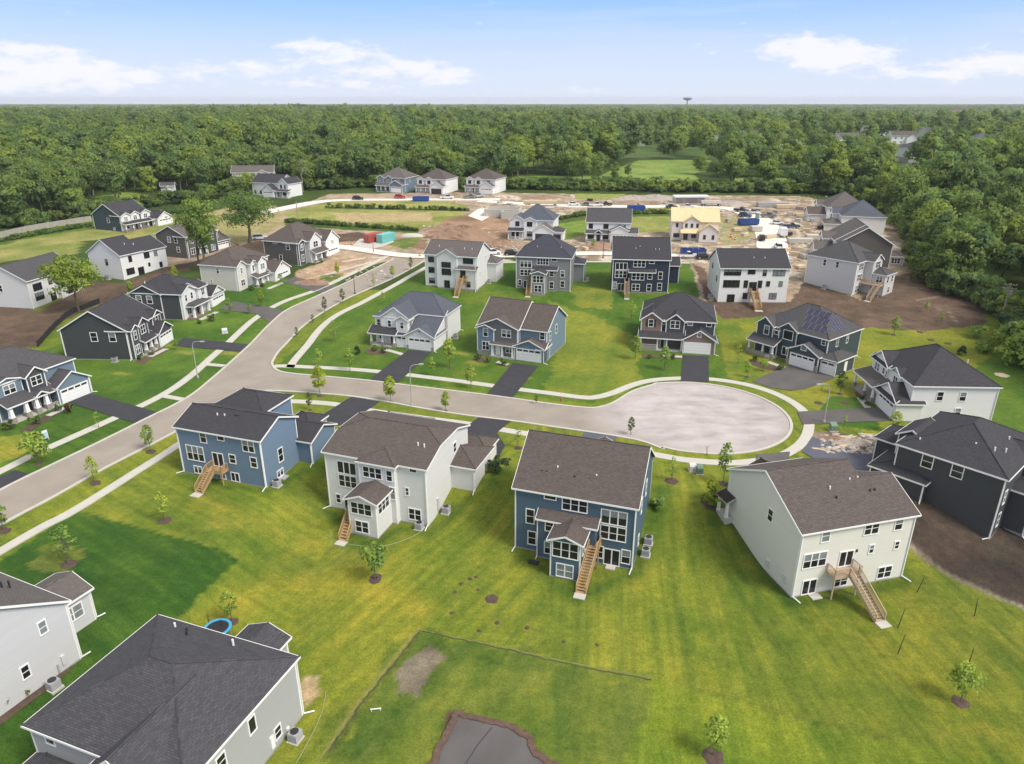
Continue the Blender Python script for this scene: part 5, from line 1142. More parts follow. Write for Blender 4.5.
Z7 = lambda x, y: (x / 4.452, 195 + y / 4.452)
h = House('L6', 'brown taupe gable house half hidden behind two tall oaks', Z7(840, 285), 70, 'taupe_wall', 'roof_taupe', group=WEST)
h.block('gx', 0, 13, 0, 10.8, 6.45, .48); h.block('gy', .03, 3.4, -.4, 4, 6.3, .4); h.block('gy', 6.5, 11, -1.4, 5, 6.4, .55, wall='iron_wall'); h.block('gx', 10, 16.5, -1, 6, 3.2, .5); h.block('shed', 3.4, 6.5, -1.3, 0, 3.0, eb=3.6, nowall=True); h.porch(3.4, 6.5, -1.3, 0, .3)
for x in (3.8, 6.2): h.column(x, -1.1, 2.95, .3)
h.wins('L', 0, [(6.0, 4.3, 1.2, 1.8), (3.6, 4.3, 1.2, 1.8), (3.2, 1.7, 1.2, 1.6)]); h.wins('F', -.4, [(1.8, 4.2, 1.5, 1.8, 2, 2), (1.8, 1.0, 1.7, 1.9, 2, 2)]); h.wins('F', -1.4, [(8.8, 4.2, 1.7, 1.8, 2, 2), (8.8, 1.0, 1.7, 1.8, 2, 2)]); h.door('F', 5, .3, 1, 2.1, at=0).garage('F', 13.4, 4.6, 2.3, at=-1).done()
MB().slab([(17.0, -3.0, 1.9), (17.0, -1.8, 1.9), (19.5, -1.8, .4), (19.5, -3.0, .4)], (0, 0, -.08)).build('slide', m_plain('yellow_slide', (.55, .42, .05), .5), h.root)

h = House('L7', 'plain white house with charcoal roof and black windows on brown soil lot', Z7(555, 380), 68, 'white_wall', 'roof_black', group=WEST)
h.block('gx', 0, 7.2, 0, 11.6, 6.5, .62, ends=(1, 0)); h.block('gx', 7.2, 14.6, 0, 9.4, 6.3, .55, ends=(0, 1)); h.block('gx', 9, 16, 6, 12, 3.2, .5)
h.wins('F', 0, [(2.3, 1.1, 2.5, 1.7, 3, 2), (2.9, 4.3, 1.05, 1.6), (8.2, 4.3, 1.8, 1.6, 2, 2), (11.2, 4.3, 1.05, 1.5), (8.5, 2.0, .7, 1.0), (12.3, 1.0, 1.0, 1.5)], 'k'); h.slider('F', 5.6, .3, 1.85, 2.1, 0, 'k'); h.wins('L', 0, [(5.2, 3.6, .95, 1.6)], 'k'); h.vent(6.6, 2.2, 8.0).vent(4.4, 2.8, 8.4).done()
ac_unit(h, -1.0, 4.5, 'grey air conditioner beside the plain white charcoal roofed house')

h = House('L8', 'pale house behind the leafy tree near the left edge', Z7(150, 508), 80, 'pearl_wall', 'roof_grey', group=WEST)
h.block('gx', 0, 16.2, 0, 12.6, 6.7, .5); h.block('gx', 8, 15, -1.2, 3, 5.4, .4)
h.wins('F', 0, [(2.6, 3.9, 2.6, 1.7, 3, 1), (2.6, 1.6, 2.6, 1.8, 3, 2), (6.6, 4.4, 1.2, 1.5)], 'k'); h.wins('F', -1.2, [(11.5, 1.2, 3.2, 1.8, 4, 2)], 'k'); h.wins('L', 0, [(7.5, 3.8, 1.0, 1.7), (11.0, 3.8, 1.0, 1.7)]); h.slider('F', 6.6, .2, 1.7, 2.1, 0, 'k').done()

h = House('L9', 'dark blue gable house with white porch at the edge of the west meadow', Z7(545, 165), 68, 'teal_wall', 'roof_black', group=WEST)
h.block('gx', 0, 11.7, 0, 12.5, 5.25, .56); h.block('gy', .03, 3.6, -.6, 4, 5.2, .5, wall='white_wall'); h.block('gy', 4, 7.4, -.4, 4, 5.2, .55, wall='white_wall'); h.block('gy', 8, 11.7, -.6, 4, 5.2, .5, wall='white_wall'); h.block('gy', 12, 18.4, -3.4, 4, 2.9, .62, wall='white_wall'); h.block('gx', 11, 18, -2, 5, 2.9, .5)
h.block('shed', -.2, 12, -2.3, -.3, 2.7, eb=3.3, nowall=True); h.porch(-.2, 12, -2.3, 0, .3, 'brick')
for x in (.1, 3, 6, 9, 11.6): h.column(x, -2, 2.65, .3)
h.garage('F', 15.2, 4.9, 2.3, at=-3.4); h.wins('L', 0, [(5.4, 2.7, 1.1, 1.7), (3.4, .4, .8, .9)]); h.wins('F', -.6, [(1.8, 3.4, 1.5, 1.5, 2, 2), (9.8, 3.4, 1.5, 1.5, 2, 2), (1.8, .8, 1.6, 1.6, 2, 2), (9.8, .8, 1.6, 1.6, 2, 2)]); h.wins('F', -.4, [(5.7, 3.4, 1.5, 1.5, 2, 2)]); h.door('F', 5.7, .3, 1, 2.1, at=-.4).done()

# ------------------------------------------------------------------ houses at the building site
SITEG = 'houses at the building site'
h = House('C1', 'white house with blue grey hip roof and open dark garage at the building site', (510, 239), -12, 'white_wall', 'roof_blue', group=SITEG)
h.block('hip', 1.5, 13.6, 2, 13, 6.0, .72); h.block('gy', -.2, 4.6, .6, 7, 6.0, .55); h.block('gy', 4.4, 8.4, .3, 6, 6.0, .5); h.block('gy', 7.8, 14.2, -2.2, 5, 3.3, .6, roof='roof_taupe'); h.block('hip', 13.0, 17.2, -1.4, 4, 3.1, .5, roof='roof_grey'); h.block('shed', -.4, 4.4, -1.4, .6, 3.0, eb=3.6, nowall=True, roof='roof_black'); h.porch(-.4, 4.4, -1.4, .6, .3)
for x in (-.2, 2.0, 4.2): h.column(x, -1.2, 2.95, .3, stone=False)
h.wins('F', .6, [(2.3, 4.1, 1.3, 1.5, 2, 2), (1.6, .9, 2.4, 1.6, 3, 2)], 'k'); h.wins('F', .3, [(6.3, 4.1, 1.7, 1.5, 2, 2), (6.3, 1.0, 1.7, 1.6, 2, 2)], 'k'); h.box('garage_opening', 'door_dark', 8.6, 13.4, -2.24, -2.15, .1, 2.4).box('garage_opening', 'door_dark', 14.0, 16.6, -1.44, -1.35, .1, 2.3).door('F', 3.8, .3, 1, 2.1, at=.6).done()

h = House('C2', 'white house with broad grey gable roof and small centre entry gable at the site', (586, 242), -8, 'white_wall', 'roof_grey', group=SITEG)
h.block('gx', 0, 13.6, 1, 11.5, 6.1, .66, roof='roof_grey'); h.block('gy', 7.6, 13, -1.2, 4, 4.0, .5); h.block('gx', 7.4, 15.8, -1, 4, 3.2, .45); h.block('shed', -.1, 7.5, -.6, 1.2, 3.0, eb=3.8, nowall=True); h.block('gy', 2.8, 4.8, -1.0, 2, 3.2, .7, nowall=True, ov=.2); h.porch(-.1, 7.5, -.6, 1, .3)
for x in (.1, 2.8, 4.8, 7.2): h.column(x, -.4, 2.95, .3, w=.36)
h.wins('F', 1, [(1.3, 4.1, 1.3, 1.5, 2, 2), (6.0, 4.1, 1.6, 1.5, 2, 2), (11.8, 4.5, .6, .9), (1.4, .9, 1.9, 1.6, 2, 2), (6.2, .9, 2.1, 1.6, 3, 2)], 'k'); h.door('F', 3.8, .3, 1.1, 2.2, at=1).garage('F', 11.4, 6.6, 2.4, at=-1.2).done()

h = House('C3', 'unfinished house with bare yellow roof boards and pale wall wrap', (671, 241), -8, 'sheath_wall', 'roof_deck', group=SITEG, trim='roof_deck')
h.block('gx', 0, 14.4, 1.2, 11.2, 6.1, .68); h.block('gy', 3.4, 8.8, .6, 5, 6.0, .62); h.block('gy', 8.3, 14.2, -1.6, 4, 3.6, .7); h.block('shed', 3.0, 8.4, -.9, .6, 3.0, eb=3.7, nowall=True); h.porch(3.0, 8.4, -.9, .6, .3)
for x in (3.4, 5.6, 8.0): h.box('post', 'lumber', x - .08, x + .08, -.8, -.64, .3, 2.9)
DK = [(1.5, 4.2, .8, 1.3), (4.4, 4.2, .8, 1.4), (6.1, 4.2, .8, 1.4), (7.8, 4.2, .8, 1.4)]
def hole(f, u, z, w_, hh, at): h.box('window_opening', 'door_dark', u - w_ / 2, u + w_ / 2, at - .03, at + .05, z, z + hh)
hole('F', 1.6, 4.2, .8, 1.3, 1.2); hole('F', 1.6, 1.0, 1.9, 1.3, 1.2)
for u_ in (4.4, 6.1, 7.8): hole('F', u_, 4.2, .75, 1.3, .6)
hole('F', 4.4, .4, 1.4, 2.1, .6); hole('F', 6.9, 1.0, 1.5, 1.2, .6); hole('F', 10.0, 1.0, .8, 1.4, -1.6); hole('F', 12.6, 1.0, .8, 1.4, -1.6)
h.done()

# far row along the wood
FAR = 'houses in the far row under the trees'
h = House('F1', 'small white farmhouse style house with black roof under tall trees', (263, 196.5), -22, 'white_wall', 'roof_black', group=FAR)
h.block('gx', -7, 8, 2, 12, 5.6, .6); h.block('gy', 8.0, 13, 1, 10, 5.6, .85); h.block('gy', 1.2, 7, -1.5, 4, 3.0, .8); h.block('shed', 7.5, 14, -.8, 1.6, 2.8, eb=3.4, nowall=True); h.porch(7.5, 14, -.8, 1, .3)
for x in (8, 11, 13.6): h.column(x, -.6, 2.75, .3, stone=False)
h.garage('F', 4.1, 4.6, 2.2, at=-1.5); h.wins('F', 1, [(9.4, 3.6, .9, 1.6), (11.4, 3.6, .9, 1.6), (10.4, .8, 2.4, 1.6, 3, 2)], 'k'); h.wins('F', 2, [(-5.5, .8, 1.0, 1.4), (-2.5, .8, 1.0, 1.4)], 'k').done()

def far_house(key, label, px, wall, roof, k):
    h = House(key, label, px, -20, wall, roof, group=FAR)
    h.block('hip', 0, 13.6, 1.5, 14.5, 6.1, .58); h.block('gy', .2, 3.4, .8, 6, 6.0, .6); h.block('gy', 4.4, 7.4, .8, 6, 6.0, .6); h.block('gy', 7.2, 13.4, -1.2, 4, 3.4, .6); h.block('shed', 0, 7.3, -.8, 1.2, 2.9, eb=3.7, nowall=True); h.porch(0, 7.3, -.8, 1.2, .3)
    for x in (.3, 2.6, 4.8, 7.0): h.column(x, -.6, 2.85, .3, w=.32)
    st = 'w' if k == 0 else 'k'
    h.wins('F', .8, [(1.8, 4.0, 1.4, 1.5, 2, 2), (5.9, 4.0, 1.4, 1.5, 2, 2)], st); h.wins('F', 1.5, [(1.6, .9, 1.8, 1.5, 2, 2), (5.6, .9, 1.8, 1.5, 2, 2), (10.4, 4.6, 1.3, .9, 2, 1)], st); h.wins('S', 13.6, [(6, 4, 1, 1.5)], st) if k == 0 else None
    h.door('F', 3.6, .3, 1, 2.1, at=1.5)
    if k == 1: h.box('garage_opening', 'door_dark', 7.9, 12.7, -1.26, -1.15, .1, 2.4)
    else: h.garage('F', 10.3, 4.8, 2.3, at=-1.2)
    return h.done()
far_house('F2', 'grey hip roofed house, leftmost of three matching houses under the trees', (377, 191.5), 'steel_wall', 'roof_taupe', 0)
far_house('F3', 'white hip roofed house with dark open garage between its two far row twins', (416.5, 193), 'white_wall', 'roof_brown', 1)
far_house('F4', 'white hip roofed house, rightmost of three matching houses under the trees', (465.5, 193), 'white_wall', 'roof_brown', 2)

# east row, gable ends to the camera
EAST = 'houses in the tight row along the east wood'
def at_height(px, py, z):
    u = (px - 512) / FPX; v = (382 - py) / FPX; d = (u, math.cos(PITCH) + v * math.sin(PITCH), -math.sin(PITCH) + v * math.cos(PITCH)); t = (CZ - z) / -d[2]
    return d[0] * t, d[1] * t
h = House('R2', 'grey house with dark taupe gable end, next behind the light grey house', (888.5, 268), -12, 'pearl_wall', 'roof_taupe', group=EAST)
h.block('gy', -14, 0, 0, 11, 6.4, .62, ov=.5, wall='taupe_wall'); h.block('hip', -18.5, -13, 2, 9, 3.2, .5); h.block('hip', -1, 4.2, 2.5, 8, 2.8, .35, wall='stone_grey_wall'); h.wins('F', 2.5, [(2.2, .8, 2.4, 1.5, 3, 2)]); h.wins('S', 4.2, [(5.2, .8, 2, 1.5, 2, 2)]); h.done()
px_ = at_height(866, 221, 15.6)
h = House('R3', 'beige house with brown grey gable roof in the middle of the east row', None, -13, 'beige_wall', 'roof_taupe', group=EAST, xy=(px_[0] + 6.8, px_[1] - 1.5), dz=0)
h.block('gy', -14, 0, 0, 13, 6.3, .62, ov=.5); h.block('gx', -19, -13, 0, 7, 3.4, .5); h.block('gx', -16.5, -6, 4, 10, 6.0, .5); h.garage('L', 3.5, 4.8, 2.3, at=-19); h.wins('L', -16.5, [(7, 3.8, 1.6, 1.6, 2, 2)], 'k').done()
h = House('R4', 'white house with dark blue grey roof, fourth along the east row', None, -16, 'white_wall', 'roof_blue', group=EAST, xy=(123.0, 236.2), dz=-1)
h.block('hip', -13.5, 0, 0, 14, 6.3, .66); h.block('hip', -18.5, -13, -.5, 6.5, 3.6, .5, wall='beige_wall', roof='roof_taupe'); h.block('gx', -15.5, -8, 7, 12.5, 6.0, .6); h.garage('L', 3.0, 4.8, 2.3, at=-18.5); h.wins('L', -15.5, [(9.8, 3.8, 1.6, 1.6, 2, 2)], 'k').done()
h = House('R5', 'beige white house with brown hip roof, farthest of the east row', None, -9, 'white_wall', 'roof_taupe', group=EAST, xy=(125.0, 253.5), dz=-1)
h.block('hip', -13.5, 0, 0, 14, 6.3, .66); h.block('gx', -19.5, -13, 1, 7.5, 3.6, .6, wall='beige_wall', roof='roof_brown'); h.block('gx', -15, -8, 8, 13, 6.0, .6); h.garage('L', 4.2, 4.6, 2.3, at=-19.5); h.wins('L', -15, [(10.5, 3.8, 1.6, 1.6, 2, 2)], 'k').done()

# homes scattered through the far trees
def homestead(key, label, px, ang, w_, d_, e_, wall, roof, t='gx'):
    h = House(key, label, px, ang, wall, roof, group='homes scattered through the far trees', dz=3)
    h.block(t, 0, w_, 0, d_, e_, .5, z0=-5, ov=.5); h.block('gy', w_ * .55, w_ * .95, -2, d_ / 2, e_ * .8, .55, z0=-5)
    h.wins('F', 0, [(w_ * .15, 1, 1.6, 1.4, 2, 2), (w_ * .38, 1, 1.6, 1.4, 2, 2)] + ([(w_ * .15, 4, 1.4, 1.4), (w_ * .38, 4, 1.4, 1.4)] if e_ > 5 else [])); return h.done()
FARH = [('H1', 'long low building with grey roof behind the oaks and meadow', (234, 189), 12, 18, 10, 4.2, 'beige_wall', 'roof_taupe', 'gx'),
    ('H2', 'white house glimpsed through the trees far beyond the middle row', (527, 135), 5, 16, 12, 6.5, 'white_wall', 'roof_grey', 'gx'),
    ('H3', 'blue roofed house among the trees left of the bright far lawn', (625, 146), 10, 18, 12, 6.5, 'steel_wall', 'roof_blue', 'hip'),
    ('H4', 'brown roofed house right of the bright far lawn', (708, 148), -8, 22, 14, 6.5, 'beige_wall', 'roof_taupe', 'gx'),
    ('H5', 'wide brown roofed house in the trees above the site road', (733, 147), 4, 24, 14, 6.0, 'beige_wall', 'roof_brown', 'gx'),
    ('H6', 'tan roofed house among trees behind the east row', (776, 152), 8, 22, 13, 6.0, 'beige_wall', 'roof_taupe', 'hip'),
    ('H7', 'pale roofed house in the trees right of centre near the horizon', (864, 139), -5, 20, 14, 6.0, 'white_wall', 'roof_taupe', 'gx'),
    ('H8', 'grey roofed house beside a field far to the right', (925, 141), 5, 20, 13, 6.0, 'pearl_wall', 'roof_grey', 'gx'),
    ('H9', 'blue grey house with a hipped roof far right among rounded trees', (972, 151), -6, 24, 14, 6.0, 'steel_wall', 'roof_blue', 'hip'),
    ('H10', 'red brick block standing clear of the trees close to the horizon', (948, 118), 0, 60, 25, 12, 'brick', 'roof_brown', 'hip'),
    ('H11', 'white walled house in the trees behind the unfinished house', (475, 123), 8, 26, 14, 8, 'white_wall', 'roof_grey', 'gx'),
    ('H12', 'small pale shed in the brush behind the dark blue meadow house', (163, 199), 15, 5, 4, 2.4, 'pearl_wall', 'roof_grey', 'gx'),
    ('H14', 'tan roofed house low in the trees above the east row roofs', (838, 150), 6, 22, 13, 6.0, 'beige_wall', 'roof_taupe', 'gx'), ('H15', 'white house with brown roof in the far trees, right part', (890, 148), -6, 20, 13, 6.5, 'white_wall', 'roof_brown', 'gx'),
    ('H16', 'grey roofed house near the tan path among the right trees', (908, 163), 10, 18, 12, 6.0, 'pearl_wall', 'roof_grey', 'hip'), ('H17', 'pale roofed house high in the trees right of the water tower', (750, 128), 0, 24, 14, 7.0, 'white_wall', 'roof_taupe', 'gx'), ('H18', 'brown roofed house far off below the right hand clouds', (822, 127), 5, 26, 14, 7.0, 'beige_wall', 'roof_brown', 'hip'), ('H19', 'pale house in the trees at the far right frame edge', (1004, 150), -8, 20, 13, 6.0, 'white_wall', 'roof_grey', 'gx'), ('H20', 'light walled house beside a pale far clearing', (590, 128), 4, 24, 14, 7.0, 'white_wall', 'roof_grey', 'gx'),
    ('H13', 'pale house low in the trees beneath the water tower', (690, 134), -4, 26, 14, 7, 'beige_wall', 'roof_taupe', 'gx')]
for a in FARH: homestead(*a)
# ------------------------------------------------------------------ foliage
def crown_data(seed, H_, R_, base, nclump, nleaf, leaf, shape='round', flat=.8):
    """leaf-sized faces gathered in clumps spread through the crown"""
    r = np.random.RandomState(seed); P = []; Nn = []; T = []; Dd = []
    Hc = H_ - base
    for i in range(nclump):
        while 1:
            q = r.uniform(-1, 1, 3)
            if .25 < np.linalg.norm(q) < 1: break
        if shape == 'round': c = np.array([q[0] * R_ * .82, q[1] * R_ * .82, base + Hc * (.5 + .44 * q[2])]); cr = R_ * r.uniform(.24, .46)
        elif shape == 'cone':
            t_ = (q[2] + 1) / 2; rr = R_ * (1 - t_) ** .8 * .85 + .05; a = r.uniform(0, 6.283); c = np.array([math.cos(a) * rr, math.sin(a) * rr, base + Hc * t_ * .95]); cr = R_ * (.40 - .22 * t_)
        else:      # oval street tree
            t_ = (i + .5) / nclump; rr = R_ * math.sin(math.pi * min(1, (t_ * .92 + .10))) ** .7 * .62; a = r.uniform(0, 6.283); c = np.array([math.cos(a) * rr, math.sin(a) * rr, base + Hc * t_]); cr = R_ * r.uniform(.28, .42)
        tone = r.uniform(.1, .9); k = nleaf
        d = r.normal(size=(k, 3)); d /= np.linalg.norm(d, axis=1)[:, None]; d[:, 2] = np.where(d[:, 2] < -.35, -d[:, 2], d[:, 2])
        rad = cr * r.uniform(.55, 1.08, k)[:, None]
        P.append(c + d * rad * np.array([1, 1, flat])); nn = d + r.normal(size=(k, 3)) * .55; Nn.append(nn / np.linalg.norm(nn, axis=1)[:, None]); Dd.append(d); T.append(np.clip(tone + r.uniform(-.25, .25, k), 0, 1))
    P = np.concatenate(P); Nn = np.concatenate(Nn); T = np.concatenate(T)
    n = len(P); up = r.normal(size=(n, 3)); A = np.cross(Nn, up); A /= np.linalg.norm(A, axis=1)[:, None]; B = np.cross(Nn, A)
    s = leaf * r.uniform(.6, 1.3, (n, 1)); w_ = s * r.uniform(.55, .9, (n, 1))
    V = np.stack([P - A * s, P - B * w_, P + A * s, P + B * w_], 1).reshape(-1, 3)
    D = np.concatenate(Dd); oc = P - np.array([0, 0, base + Hc * .35]); oc /= np.linalg.norm(oc, axis=1)[:, None] + 1e-6
    W = D * .65 + oc * .70 + Nn * .25 + np.array([0, 0, .12]); W /= np.linalg.norm(W, axis=1)[:, None]
    return V, np.repeat(T, 4), np.repeat(W, 4, 0)
def leaf_mesh(name, V, T, W, mat):
    n = len(V) // 4; m = bpy.data.meshes.new(name); m.vertices.add(4 * n); m.vertices.foreach_set('co', V.astype(np.float32).ravel()); m.loops.add(4 * n); m.polygons.add(n)
    m.loops.foreach_set('vertex_index', np.arange(4 * n, dtype=np.int32)); m.polygons.foreach_set('loop_start', np.arange(0, 4 * n, 4, dtype=np.int32)); m.polygons.foreach_set('use_smooth', np.ones(n, bool)); m.update()
    a = m.attributes.new('tone', 'FLOAT', 'POINT'); a.data.foreach_set('value', T.astype(np.float32)); m.materials.append(mat)
    m.normals_split_custom_set_from_vertices([tuple(x) for x in W])      # leaves shade with the roundness of their clump
    return m
def crown_mesh(name, seed, H_, R_, base, nclump, nleaf, leaf, mat, shape='round', flat=.8):
    return leaf_mesh(name, *crown_data(seed, H_, R_, base, nclump, nleaf, leaf, shape, flat), mat)
def trunk_mesh(name, seed, H_, r0, base, limbs, R_, mat, lean=0):
    r = random.Random(seed); m = MB(); p = Vector((0, 0, -.4)); k = 5; top = base + (H_ - base) * .55; pts = [p]
    for i in range(1, k + 1): pts.append(Vector((r.uniform(-1, 1) * r0 * .8 + lean * i / k, r.uniform(-1, 1) * r0 * .8, top * i / k)))
    for i in range(k): m.tube(pts[i], pts[i + 1], r0 * (1 - .13 * i) * (1.25 if i == 0 else 1), r0 * (1 - .13 * (i + 1)), n=7, cap=False)
    for i in range(limbs):
        a = 2 * math.pi * i / limbs + r.uniform(-.4, .4); t_ = r.uniform(.55, 1.0); q = pts[-1] * t_ + Vector((0, 0, 0)) if t_ > .8 else pts[3].lerp(pts[4], r.random())
        e = q + Vector((math.cos(a) * R_ * r.uniform(.45, .8), math.sin(a) * R_ * r.uniform(.45, .8), (H_ - base) * r.uniform(.15, .42))); mid = q.lerp(e, .5) + Vector((0, 0, R_ * .08))
        m.tube(q, mid, r0 * .42, r0 * .28, n=5, cap=False); m.tube(mid, e, r0 * .28, r0 * .08, n=5, cap=False)
    return m.mesh(name, mat, smooth=True)

# woodland kinds: (crown, trunk)
WOOD = []
for i, (H_, R_, b, nc, mat) in enumerate([(17, 6.4, 3.5, 46, 'leaf'), (19, 5.8, 5.0, 44, 'leaf'), (15, 6.8, 2.6, 48, 'leaf'), (20, 5.0, 6.0, 40, 'leaf'), (13, 5.6, 2.0, 40, 'leaf'), (16, 6.6, 2.4, 46, 'leaf'), (18, 7.4, 3.2, 54, 'leaf'), (17.5, 4.2, 5.0, 30, 'leaf')]):
    WOOD.append((crown_mesh('crown', 100 + i, H_, R_, b, nc, 46, .50, M[mat]), trunk_mesh('trunk', 200 + i, H_, .30, b, 6, R_, M['bark' if i % 3 else 'bark_pale'])))
BUSH = [crown_mesh('foliage', 300 + i, 3.2 + i, 2.2 + .3 * i, .1, 16, 40, .34, M['leaf_dark' if i == 1 else 'leaf']) for i in range(3)]
def wood_tree(name, x, y, i, s, rz, label, cat, group, tilt=0):
    r = empty(name, (x, y, H(x, y)), rz); r.scale = (s, s, s * (0.92 + .16 * rnd.random())); tag(r, label, cat, group)
    link('crown', WOOD[i][0], r); link('trunk', WOOD[i][1], r); return r

# wood edge in plan: photo boundary of the tree line carried on to both sides of the frame
EDGE = [(-500, 250), (-200, 240), (0, 229), (92, 217), (140, 207), (185, 203), (235, 193), (252, 188), (300, 189), (372, 187), (440, 187), (520, 188), (620, 190.5), (720, 191.5), (800, 193), (850, 196), (880, 206), (900, 226), (912, 252), (925, 280), (950, 293), (982, 302), (1006, 318), (1022, 345), (1060, 380), (1300, 520), (1600, 700)]
CLEAR = [[(598, 177), (640, 160), (712, 160), (705, 174), (650, 180)], [(488, 165), (535, 157), (560, 160), (536, 167), (498, 169)], [(925, 176), (985, 170), (1000, 178), (940, 185)], [(640, 172), (690, 171), (704, 186), (630, 186)], [(228, 197), (262, 190), (262, 188), (228, 192)], [(85, 214), (100, 198), (128, 194), (146, 204)], [(498, 192), (508, 176), (600, 176), (612, 192)]]
HB = [(hh.p.x, hh.p.y) for k_, hh in HOUSES.items() if k_[0] in 'HF']
RB = [(hh.p.x, hh.p.y) for k_, hh in HOUSES.items() if k_[0] == 'R']
FH = [(hh.p.x, hh.p.y) for k_, hh in HOUSES.items() if k_[0] == 'H' and k_ not in ('H1', 'H12')]
def edge_y(x): return lerpk(EDGE, x)
def pin(x, y, P):
    r = False; j = len(P) - 1
    for i in range(len(P)):
        if (P[i][1] > y) != (P[j][1] > y) and x < (P[j][0] - P[i][0]) * (y - P[i][1]) / (P[j][1] - P[i][1]) + P[i][0]: r = not r
        j = i
    return r
def in_wood(x, y):
    q = proj(x, y, H(x, y))
    if q[1] > edge_y(q[0]): return False
    if 972 < q[0] < 1045 and q[1] > 297: return False
    for P in CLEAR[:5]:
        if pin(q[0], q[1], P): return False
    for hx, hy in HB:
        if abs(x - hx - 6) < 17 and -14 < y - hy < 16: return False
    for hx, hy in RB:
        if -22 < x - hx < 7 and -12 < y - hy < 17: return False
    for hx, hy in FH:
        if abs(x - hx * y / hy - 7) < 13 + 5 * rnd.random() and -175 < y - hy < 16 and (y - hy > -16 or rnd.random() < .74): return False
    return True
cand = []
def scatter(y0, y1, sp, jit):
    o = []; ny = int((y1 - y0) / sp)
    for j in range(ny):
        y = y0 + j * sp; lim = (y * .80 + 60)
        for i in range(int(-lim / sp), int(lim / sp)):
            xx = (i + .5 * (j % 2)) * sp + rnd.uniform(-jit, jit) * sp; yy = y + rnd.uniform(-jit, jit) * sp
            if in_wood(xx, yy): o.append((xx, yy))
    return o
near = scatter(110, 470, 9.4, .42)
near = [q for q in near if not (pin(*proj(q[0], q[1], H(*q)), CLEAR[5]) and rnd.random() < .75)]
SPARSE = [([(490, 196), (500, 176), (815, 178), (830, 196)], .35), (CLEAR[6], .45), ([(735, 190), (745, 178), (805, 178), (815, 191)], .5), ([(850, 182), (856, 168), (895, 168), (900, 182)], .8), ([(885, 160), (895, 149), (970, 149), (975, 160)], .75), ([(560, 143), (575, 136), (640, 136), (640, 143)], .75), ([(775, 162), (790, 151), (850, 151), (850, 162)], .75), ([(515, 150), (1030, 150), (1030, 112), (515, 112)], .22)]
def thin(L):
    for P_, k_ in SPARSE: L = [q for q in L if not (pin(*proj(q[0], q[1], H(*q)), P_) and rnd.random() < k_)]
    return L
near = thin(near)
near = [q for q in near if not (590 < proj(q[0], q[1], H(*q))[0] < 722 and q[1] < 430 and rnd.random() < .62)]
far1 = scatter(470, 1000, 14.0, .45)
far1 = [q for q in thin(far1) if rnd.random() < (.95 if q[0] < 30 + .1 * q[1] else .70)]
vis = []; rest = []
for (x, y) in near:
    q = proj(x, y, H(x, y) + 8)
    d = math.hypot(x, y)
    front = edge_y(q[0]) - proj(x, y, H(x, y))[1]            # how far behind the wood's edge it stands, as seen
    (vis if -25 < q[0] < 1050 else rest).append((d + front * 2.2, x, y))
vis.sort(); top = vis[:292]; rest = [q[1:] for q in rest + vis[292:]]
for d, x, y in top:
    px = proj(x, y, H(x, y))[0]
    if px < 250: nm, lb, gp = 'woodland_tree', 'tall leafy tree in the wood behind the west meadow and its board fence', 'trees of the west wood'
    elif px < 500: nm, lb, gp = 'woodland_tree', 'tall tree in the wood close behind the far row of houses', 'trees behind the far row'
    elif px < 800: nm, lb, gp = 'woodland_tree', 'tree in the belt along the far side of the building site', 'trees behind the building site'
    else: nm, lb, gp = 'woodland_tree', 'broad leafy tree in the wood along the right edge of the photo', 'trees of the east wood'
    small = 585 < px < 725
    i = rnd.randrange(len(WOOD)); s = rnd.uniform(.78, 1.12) * (.62 if small else 1) * (.9 if px > 880 else 1)
    wood_tree(nm, x, y, i, s, rnd.random() * 6.28, lb, 'tree', gp)

for k_, q_ in enumerate(((226, 199), (237, 196.5), (247, 194.5), (256, 192.5))):
    p = G(*q_); wood_tree('woodland_tree', p.x, p.y, (4, 2, 5, 4)[k_], .62, k_ * 1.3, 'leafy tree standing in front of the long low building', 'tree', 'trees before the long low building')
